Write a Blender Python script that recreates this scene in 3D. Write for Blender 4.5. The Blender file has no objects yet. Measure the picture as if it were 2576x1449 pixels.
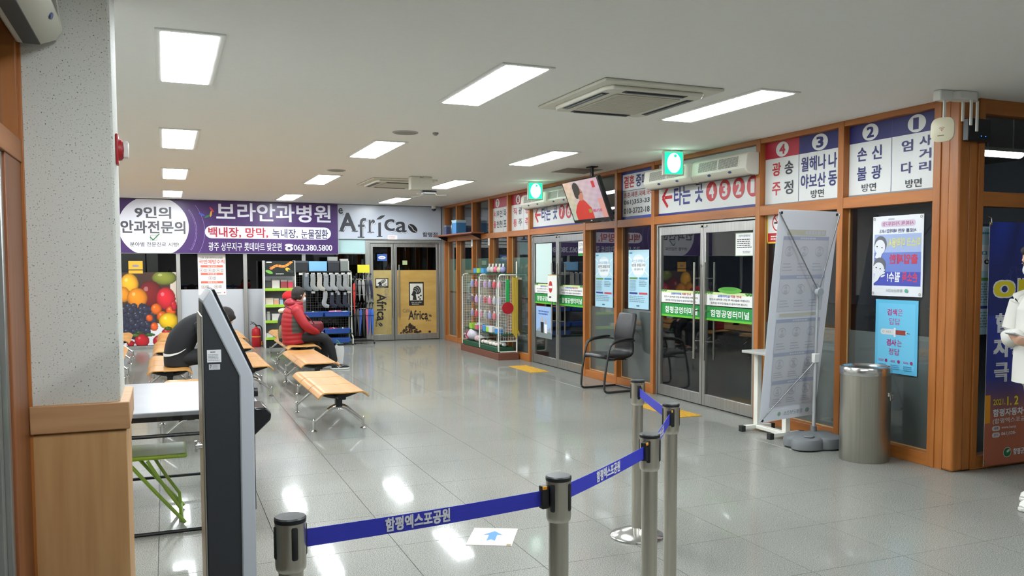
import bpy, bmesh, math, random
from math import sin, cos, pi, radians, sqrt, atan2
from mathutils import Vector, Matrix
random.seed(7)
SC = bpy.context.scene
COL = SC.collection

# ---------------------------------------------------------------- camera
cam_d = bpy.data.cameras.new('camera')
cam = bpy.data.objects.new('camera', cam_d)
COL.objects.link(cam)
SC.camera = cam
cam_d.sensor_width = 36.0
cam_d.lens = 2196.3 / 2576.0 * 36.0
cam_d.shift_x = -98.25 / 2576.0
cam_d.shift_y = 69.49 / 2576.0
cam_d.clip_start = 0.05
cam_d.clip_end = 200
_p, _r, _y = radians(3.2766), radians(-0.0205), radians(23.8545)
_fw = Vector((sin(_y) * cos(_p), cos(_y) * cos(_p), -sin(_p)))
_rt = Vector((cos(_y), -sin(_y), 0))
_up = _rt.cross(_fw)
_R = _rt * cos(_r) + _up * sin(_r)
_U = -_rt * sin(_r) + _up * cos(_r)
_m = Matrix((_R, _U, -_fw)).transposed().to_4x4()
_m.translation = Vector((0, 0, 1.562))
cam.matrix_world = _m

# ---------------------------------------------------------------- world and exposure
world = bpy.data.worlds.new('night')
SC.world = world
world.use_nodes = True
world.node_tree.nodes['Background'].inputs[0].default_value = (0.55, 0.7, 1.0, 1)
world.node_tree.nodes['Background'].inputs[1].default_value = 0.012
SC.view_settings.view_transform = 'Standard'
SC.view_settings.look = 'None'
SC.view_settings.gamma = 1.0
SC.view_settings.use_curve_mapping = False
SC.view_settings.exposure = 0.0
LAMP = 43.5            # radiance of the ceiling light panels
SC.cycles.max_bounces = 5
SC.cycles.diffuse_bounces = 3
SC.cycles.glossy_bounces = 2
SC.cycles.transparent_max_bounces = 10
SC.cycles.caustics_reflective = False
SC.cycles.caustics_refractive = False
SC.cycles.sample_clamp_indirect = 6.0
SC.cycles.use_adaptive_sampling = True
SC.cycles.adaptive_threshold = 0.08

# ---------------------------------------------------------------- materials
def lin(c):
    c = c / 255.0
    return c / 12.92 if c <= 0.04045 else ((c + 0.055) / 1.055) ** 2.4

def C(r, g, b):
    return (lin(r), lin(g), lin(b), 1.0)

_M = {}
def mat(name, col, rough=0.5, metal=0.0, spec=0.5, emit=None, es=0.0, alpha=1.0, coat=0.0, trans=0.0):
    if name in _M:
        return _M[name]
    m = bpy.data.materials.new(name)
    m.use_nodes = True
    b = m.node_tree.nodes['Principled BSDF']
    b.inputs['Base Color'].default_value = col
    b.inputs['Roughness'].default_value = rough
    b.inputs['Metallic'].default_value = metal
    b.inputs['Specular IOR Level'].default_value = spec
    b.inputs['Coat Weight'].default_value = coat
    b.inputs['Transmission Weight'].default_value = trans
    if emit:
        b.inputs['Emission Color'].default_value = emit
        b.inputs['Emission Strength'].default_value = es
    if alpha < 1:
        b.inputs['Alpha'].default_value = alpha
    _M[name] = m
    return m

def noisy(name, c1, c2, scale=20, rough=0.5, metal=0.0, bump=0.0, stretch=(1, 1, 1), detail=4, spec=0.5, rr=None, lo=0.3, hi=0.7):
    """two colours mixed by noise in object space"""
    if name in _M:
        return _M[name]
    m = mat(name, c1, rough, metal, spec)
    nt = m.node_tree
    N = nt.nodes
    b = N['Principled BSDF']
    tc = N.new('ShaderNodeTexCoord')
    mp = N.new('ShaderNodeMapping')
    mp.inputs['Scale'].default_value = stretch
    nt.links.new(tc.outputs['Object'], mp.inputs[0])
    no = N.new('ShaderNodeTexNoise')
    no.inputs['Scale'].default_value = scale
    no.inputs['Detail'].default_value = detail
    nt.links.new(mp.outputs[0], no.inputs['Vector'])
    rp = N.new('ShaderNodeValToRGB')
    rp.color_ramp.elements[0].position = lo
    rp.color_ramp.elements[1].position = hi
    rp.color_ramp.elements[0].color = c1
    rp.color_ramp.elements[1].color = c2
    nt.links.new(no.outputs['Fac'], rp.inputs[0])
    nt.links.new(rp.outputs[0], b.inputs['Base Color'])
    if bump:
        bp = N.new('ShaderNodeBump')
        bp.inputs['Strength'].default_value = bump
        bp.inputs['Distance'].default_value = 0.01
        nt.links.new(no.outputs['Fac'], bp.inputs['Height'])
        nt.links.new(bp.outputs[0], b.inputs['Normal'])
    if rr:
        mr = N.new('ShaderNodeMapRange')
        mr.inputs['To Min'].default_value = rr[0]
        mr.inputs['To Max'].default_value = rr[1]
        nt.links.new(no.outputs['Fac'], mr.inputs[0])
        nt.links.new(mr.outputs[0], b.inputs['Roughness'])
    return m

def speckle(name, base, dark, light, scale, rough, world_pos=False, spec=0.5, da=0.32, lb=0.68, big=None, rvar=None):
    """granite or stone plaster: base with dark and light grains"""
    m = mat(name, base, rough, 0, spec)
    nt = m.node_tree
    N = nt.nodes
    b = N['Principled BSDF']
    if world_pos:
        g = N.new('ShaderNodeNewGeometry')
        src = g.outputs['Position']
    else:
        t = N.new('ShaderNodeTexCoord')
        src = t.outputs['Object']
    def noise(sc, det=2):
        n = N.new('ShaderNodeTexNoise')
        n.inputs['Scale'].default_value = sc
        n.inputs['Detail'].default_value = det
        nt.links.new(src, n.inputs['Vector'])
        return n
    n1 = noise(scale)
    r = N.new('ShaderNodeValToRGB')
    cr = r.color_ramp
    cr.elements[0].position = da
    cr.elements[0].color = dark
    cr.elements[1].position = lb
    cr.elements[1].color = light
    e = cr.elements.new(da + 0.06)
    e.color = base
    e = cr.elements.new(lb - 0.06)
    e.color = base
    nt.links.new(n1.outputs['Fac'], r.inputs[0])
    out = r.outputs[0]
    if big:
        n2 = noise(big, 3)
        mx = N.new('ShaderNodeMix')
        mx.data_type = 'RGBA'
        mx.blend_type = 'MULTIPLY'
        mr = N.new('ShaderNodeMapRange')
        mr.inputs['From Min'].default_value = 0.3
        mr.inputs['From Max'].default_value = 0.7
        mr.inputs['To Min'].default_value = 0.86
        mr.inputs['To Max'].default_value = 1.06
        nt.links.new(n2.outputs['Fac'], mr.inputs[0])
        cc = N.new('ShaderNodeCombineColor')
        for i in range(3):
            nt.links.new(mr.outputs[0], cc.inputs[i])
        mx.inputs['Factor'].default_value = 1
        nt.links.new(out, mx.inputs['A'])
        nt.links.new(cc.outputs[0], mx.inputs['B'])
        out = mx.outputs['Result']
    nt.links.new(out, b.inputs['Base Color'])
    if rvar:
        n3 = noise(rvar[2], 3)
        mr = N.new('ShaderNodeMapRange')
        mr.inputs['From Min'].default_value = 0.46
        mr.inputs['From Max'].default_value = 0.54
        mr.inputs['To Min'].default_value = rvar[0]
        mr.inputs['To Max'].default_value = rvar[1]
        nt.links.new(n3.outputs['Fac'], mr.inputs[0])
        nt.links.new(mr.outputs[0], b.inputs['Roughness'])
    return m

def glass(name, tint, refl=1.0, rough=0.0):
    """thin pane: fresnel mix of a mirror and a tinted see-through sheet"""
    if name in _M:
        return _M[name]
    m = bpy.data.materials.new(name)
    m.use_nodes = True
    nt = m.node_tree
    N = nt.nodes
    N.remove(N['Principled BSDF'])
    tr = N.new('ShaderNodeBsdfTransparent')
    tr.inputs[0].default_value = tint
    gl = N.new('ShaderNodeBsdfGlossy')
    gl.inputs['Roughness'].default_value = rough
    gl.inputs['Color'].default_value = (refl, refl, refl, 1)
    # reflectance 0.043 + 0.957 (1 - cos)^5, the same from both faces
    ge = N.new('ShaderNodeNewGeometry')
    dt = N.new('ShaderNodeVectorMath'); dt.operation = 'DOT_PRODUCT'
    nt.links.new(ge.outputs['Normal'], dt.inputs[0]); nt.links.new(ge.outputs['Incoming'], dt.inputs[1])
    def mth(op, a, b=None, v=None):
        q = N.new('ShaderNodeMath'); q.operation = op
        if a is not None: nt.links.new(a, q.inputs[0])
        if b is not None: q.inputs[1].default_value = b
        if v is not None: q.inputs[0].default_value = v
        return q
    ab = mth('ABSOLUTE', dt.outputs['Value'])
    su = mth('SUBTRACT', None, v=1.0); nt.links.new(ab.outputs[0], su.inputs[1])
    pw = mth('POWER', su.outputs[0], 5.0)
    ml = mth('MULTIPLY_ADD', pw.outputs[0], 0.957); ml.inputs[2].default_value = 0.043
    mx = N.new('ShaderNodeMixShader')
    nt.links.new(ml.outputs[0], mx.inputs[0])
    nt.links.new(tr.outputs[0], mx.inputs[1])
    nt.links.new(gl.outputs[0], mx.inputs[2])
    nt.links.new(mx.outputs[0], N['Material Output'].inputs[0])
    _M[name] = m
    return m

def vcol(name, rough=0.4, emit=0.0):
    """print whose colours sit in a colour attribute"""
    if name in _M:
        return _M[name]
    m = mat(name, (1, 1, 1, 1), rough)
    nt = m.node_tree
    a = nt.nodes.new('ShaderNodeVertexColor')
    a.layer_name = 'print'
    b = nt.nodes['Principled BSDF']
    if emit:
        b.inputs['Base Color'].default_value = (0.01, 0.01, 0.01, 1)
        nt.links.new(a.outputs[0], b.inputs['Emission Color'])
        b.inputs['Emission Strength'].default_value = emit
    else:
        nt.links.new(a.outputs[0], b.inputs['Base Color'])
    return m

def ink(r, g, b):
    return mat('ink_%d_%d_%d' % (r, g, b), C(r, g, b), 0.45)

WOOD = noisy('orange_wood', C(154, 90, 38), C(178, 110, 50), 3.0, 0.42, stretch=(6, 6, 0.5), detail=5)
WOODH = noisy('orange_wood_rail', C(154, 90, 38), C(178, 110, 50), 3.0, 0.42, stretch=(6, 0.5, 6), detail=5)
OAK = noisy('oak_laminate', C(184, 138, 88), C(204, 160, 108), 2.2, 0.5, stretch=(9, 9, 0.7), detail=6)
OAKH = noisy('oak_laminate_cap', C(180, 134, 92), C(200, 156, 112), 2.2, 0.5, stretch=(0.7, 9, 9), detail=6)
SEATW = noisy('bent_plywood', C(178, 124, 62), C(196, 146, 80), 2.0, 0.33, stretch=(7, 0.8, 7), detail=5)
STEEL = noisy('brushed_steel', C(182, 179, 168), C(170, 167, 156), 6, 0.36, metal=1.0, stretch=(14, 14, 0.3))
STEELH = noisy('door_steel', C(186, 186, 182), C(168, 168, 164), 6, 0.34, metal=0.9, stretch=(8, 8, 0.4))
CHROME = mat('chrome', C(225, 225, 225), 0.08, 1.0)
ALU = mat('aluminium', C(200, 202, 204), 0.35, 0.9)
BLACKP = mat('black_plastic', C(28, 29, 31), 0.4)
BLACKM = mat('black_metal', C(26, 26, 28), 0.35, 0.4)
WHITEP = mat('white_plastic', C(228, 228, 222), 0.4)
CREAM = mat('cream_plastic', C(222, 220, 206), 0.42)
GREYP = mat('grey_plastic', C(112, 115, 117), 0.5)
WIRE = mat('white_coated_wire', C(226, 224, 214), 0.35)
CEIL = noisy('ceiling_paint', C(248, 248, 243), C(250, 250, 246), 30, 0.8)
WALLP = noisy('wall_paint', C(214, 214, 208), C(222, 221, 216), 25, 0.7)
PLASTER = speckle('stone_plaster', C(206, 206, 198), C(96, 94, 86), C(224, 224, 216), 150, 0.75, da=0.315, lb=0.74)
GRANITE = speckle('granite', C(133, 133, 126), C(74, 74, 70), C(175, 174, 166), 190, 0.07, world_pos=True, spec=0.2, da=0.36, lb=0.66, big=0.9, rvar=(0.05, 0.38, 210))
GROUT = mat('grout', C(92, 90, 84), 0.8)
PANE = glass('window_glass', (0.88, 0.90, 0.90, 1))
DARKPANE = glass('dark_tint_glass', (0.16, 0.18, 0.2, 1))  # dark tint stands in for the unlit shop behind the glass
CLEAR = glass('clear_vinyl', (0.9, 0.92, 0.91, 1), rough=0.05)
YELT = noisy('yellow_tactile', C(206, 160, 44), C(188, 142, 36), 14, 0.6)
SKIN = mat('skin', C(214, 168, 142), 0.5)
HAIR = noisy('black_hair', C(24, 21, 20), C(44, 39, 36), 70, 0.7, bump=0.5, stretch=(1, 1, 0.3))

# ---------------------------------------------------------------- mesh builder
class MB:
    def __init__(s):
        s.v = []; s.f = []; s.m = []; s.c = None
    def add(s, vs, fs, mi=0):
        o = len(s.v)
        s.v += [tuple(x) for x in vs]
        s.f += [tuple(i + o for i in f) for f in fs]
        s.m += [mi] * len(fs)
        return s
    def box(s, a, b, mi=0):
        x0, y0, z0 = a; x1, y1, z1 = b
        vs = [(x0, y0, z0), (x1, y0, z0), (x1, y1, z0), (x0, y1, z0), (x0, y0, z1), (x1, y0, z1), (x1, y1, z1), (x0, y1, z1)]
        return s.add(vs, [(3, 2, 1, 0), (4, 5, 6, 7), (0, 1, 5, 4), (1, 2, 6, 5), (2, 3, 7, 6), (3, 0, 4, 7)], mi)
    def obox(s, c, ax, ay, az, mi=0):
        """oriented box: centre and three half-axis vectors"""
        c = Vector(c); ax = Vector(ax); ay = Vector(ay); az = Vector(az)
        vs = [c + ax * i + ay * j + az * k for k in (-1, 1) for (i, j) in ((-1, -1), (1, -1), (1, 1), (-1, 1))]
        return s.add(vs, [(3, 2, 1, 0), (4, 5, 6, 7), (0, 1, 5, 4), (1, 2, 6, 5), (2, 3, 7, 6), (3, 0, 4, 7)], mi)
    def loft(s, path, rad, side=None, n=12, caps=True, mi=0, mf=None, power=2.0):
        """rings along a path; rad: (a along side, b across) per ring"""
        P = [Vector(p) for p in path]
        k = len(P); vs = []; fs = []
        for i in range(k):
            t = (P[min(i + 1, k - 1)] - P[max(i - 1, 0)])
            if t.length < 1e-9: t = Vector((0, 0, 1))
            t.normalize()
            sd = Vector(side) if side is not None else (Vector((0, 0, 1)) if abs(t.z) < 0.9 else Vector((1, 0, 0)))
            sd = sd - t * sd.dot(t)
            if sd.length < 1e-6: sd = t.orthogonal()
            sd.normalize()
            w = t.cross(sd)
            r = rad[i] if isinstance(rad, list) else rad
            a, b = (r, r) if isinstance(r, (int, float)) else r
            for j in range(n):
                th = 2 * pi * j / n
                cx = abs(cos(th)) ** (2 / power) * (1 if cos(th) >= 0 else -1)
                sx = abs(sin(th)) ** (2 / power) * (1 if sin(th) >= 0 else -1)
                vs.append(P[i] + sd * (a * cx) + w * (b * sx))
        mm = []
        for i in range(k - 1):
            for j in range(n):
                fs.append((i * n + j, i * n + (j + 1) % n, (i + 1) * n + (j + 1) % n, (i + 1) * n + j))
                mm.append(mf(i, j) if mf else mi)
        if caps:
            fs.append(tuple(range(n - 1, -1, -1))); mm.append(mi)
            fs.append(tuple((k - 1) * n + j for j in range(n))); mm.append(mi)
        o = len(s.v)
        s.v += [tuple(x) for x in vs]
        s.f += [tuple(i + o for i in f) for f in fs]
        s.m += mm
        return s
    def tube(s, path, r, n=8, mi=0, smooth=0):
        if smooth:
            path = spline(path, smooth)
        return s.loft(path, r, n=n, mi=mi)
    def cyl(s, a, b, r, r2=None, n=16, mi=0):
        return s.loft([a, b], [r, r if r2 is None else r2], n=n, mi=mi)
    def ell(s, c, r, n=16, m=10, mi=0, rot=None):
        c = Vector(c)
        if isinstance(r, (int, float)): r = (r, r, r)
        vs = [Vector((0, 0, -r[2]))]
        for i in range(1, m):
            ph = -pi / 2 + pi * i / m
            for j in range(n):
                th = 2 * pi * j / n
                vs.append(Vector((r[0] * cos(ph) * cos(th), r[1] * cos(ph) * sin(th), r[2] * sin(ph))))
        vs.append(Vector((0, 0, r[2])))
        if rot is not None:
            vs = [rot @ v for v in vs]
        vs = [v + c for v in vs]
        fs = []
        for j in range(n):
            fs.append((0, 1 + (j + 1) % n, 1 + j))
        for i in range(m - 2):
            for j in range(n):
                a = 1 + i * n + j; b = 1 + i * n + (j + 1) % n
                fs.append((a, b, b + n, a + n))
        L = len(vs) - 1
        for j in range(n):
            a = 1 + (m - 2) * n
            fs.append((a + j, a + (j + 1) % n, L))
        return s.add(vs, fs, mi)
    def lathe(s, prof, c=(0, 0, 0), n=24, mi=0):
        c = Vector(c)
        vs = []; fs = []
        k = len(prof)
        for (r, z) in prof:
            for j in range(n):
                th = 2 * pi * j / n
                vs.append(c + Vector((r * cos(th), r * sin(th), z)))
        for i in range(k - 1):
            for j in range(n):
                fs.append((i * n + j, i * n + (j + 1) % n, (i + 1) * n + (j + 1) % n, (i + 1) * n + j))
        fs.append(tuple(range(n - 1, -1, -1)))
        fs.append(tuple((k - 1) * n + j for j in range(n)))
        return s.add(vs, fs, mi)
    def prism(s, poly, o, u, v, d, mi=0):
        """polygon (2-D) in the plane o,u,v extruded by vector d"""
        o = Vector(o); u = Vector(u); v = Vector(v); d = Vector(d)
        n = len(poly)
        vs = [o + u * a + v * b for a, b in poly] + [o + u * a + v * b + d for a, b in poly]
        fs = [tuple(range(n)), tuple(range(2 * n - 1, n - 1, -1))]
        for i in range(n):
            fs.append((i, i + n, (i + 1) % n + n, (i + 1) % n))
        return s.add(vs, fs, mi)
    def strip(s, pts, w, t, mi=0):
        """flat band through pts, width vector w, thickness vector t"""
        w = Vector(w); t = Vector(t)
        vs = []
        for p in pts:
            p = Vector(p)
            vs += [p - w - t, p + w - t, p + w + t, p - w + t]
        fs = [(3, 2, 1, 0)]
        for i in range(len(pts) - 1):
            for j in range(4):
                fs.append((4 * i + j, 4 * i + (j + 1) % 4, 4 * i + 4 + (j + 1) % 4, 4 * i + 4 + j))
        k = 4 * (len(pts) - 1)
        fs.append((k, k + 1, k + 2, k + 3))
        return s.add(vs, fs, mi)
    def mesh(s, name, mats, smooth=True, fix=True):
        me = bpy.data.meshes.new(name)
        me.from_pydata(s.v, [], s.f)
        if not isinstance(mats, (list, tuple)): mats = [mats]
        for m in mats: me.materials.append(m)
        me.polygons.foreach_set('material_index', s.m)
        if fix:
            bm = bmesh.new(); bm.from_mesh(me)
            bmesh.ops.recalc_face_normals(bm, faces=bm.faces)
            bm.to_mesh(me); bm.free()
        if smooth:
            me.shade_smooth()
            me.set_sharp_from_angle(angle=radians(38))
        return me
    def build(s, name, mats, parent=None, bev=0, smooth=True, sub=0, fix=True, remesh=0, seg=2):
        o = bpy.data.objects.new(name, s.mesh(name, mats, smooth, fix))
        COL.objects.link(o)
        if parent: o.parent = parent
        if remesh:
            r = o.modifiers.new('remesh', 'REMESH'); r.mode = 'VOXEL'; r.voxel_size = remesh; r.use_smooth_shade = True
            q = o.modifiers.new('smooth', 'SMOOTH'); q.factor = 0.5; q.iterations = 4
        if bev:
            b = o.modifiers.new('bevel', 'BEVEL'); b.width = bev; b.segments = seg; b.limit_method = 'ANGLE'; b.angle_limit = radians(40)
        if sub:
            q = o.modifiers.new('sub', 'SUBSURF'); q.levels = sub; q.render_levels = sub
        return o

def spline(P, k=6):
    P = [Vector(p) for p in P]
    if len(P) < 3: return P
    out = []
    for i in range(len(P) - 1):
        p0 = P[max(i - 1, 0)]; p1 = P[i]; p2 = P[i + 1]; p3 = P[min(i + 2, len(P) - 1)]
        for j in range(k):
            t = j / k
            out.append(0.5 * ((2 * p1) + (p2 - p0) * t + (2 * p0 - 5 * p1 + 4 * p2 - p3) * t * t + (3 * p1 - p0 - 3 * p2 + p3) * t ** 3))
    out.append(P[-1])
    return out

def lerp_list(vals, k):
    """the radii for spline(P, k)"""
    out = []
    for i in range(len(vals) - 1):
        for j in range(k):
            t = j / k
            a = vals[i]; b = vals[i + 1]
            if isinstance(a, tuple):
                out.append(tuple(x + (y - x) * t for x, y in zip(a, b)))
            else:
                out.append(a + (b - a) * t)
    out.append(vals[-1])
    return out

def tag(o, label, cat, group=None, kind=None):
    if label: o['label'] = label
    if cat: o['category'] = cat
    if group: o['group'] = group
    if kind: o['kind'] = kind
    return o

def thing(name, label, cat, loc=(0, 0, 0), rz=0, group=None):
    o = bpy.data.objects.new(name, None)
    COL.objects.link(o)
    o.location = loc
    o.rotation_euler = (0, 0, rz)
    o.empty_display_size = 0.1
    return tag(o, label, cat, group)

def struct(name, label=None):
    o = bpy.data.objects.new(name, None)
    COL.objects.link(o)
    o['kind'] = 'structure'
    if label: o['label'] = label
    return o

def dup(root, loc=None, rz=None, label=None, group=None, parent=None):
    r = root.copy()
    COL.objects.link(r)
    if parent: r.parent = parent
    if loc is not None: r.location = loc
    if rz is not None: r.rotation_euler = (0, 0, rz)
    if label: r['label'] = label
    if group: r['group'] = group
    for ch in list(root.children):
        c = ch.copy(); COL.objects.link(c); c.parent = r
        for g in list(ch.children):
            d = g.copy(); COL.objects.link(d); d.parent = c
    return r

# ---------------------------------------------------------------- lettering and flat print
PRINTS = []
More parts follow.
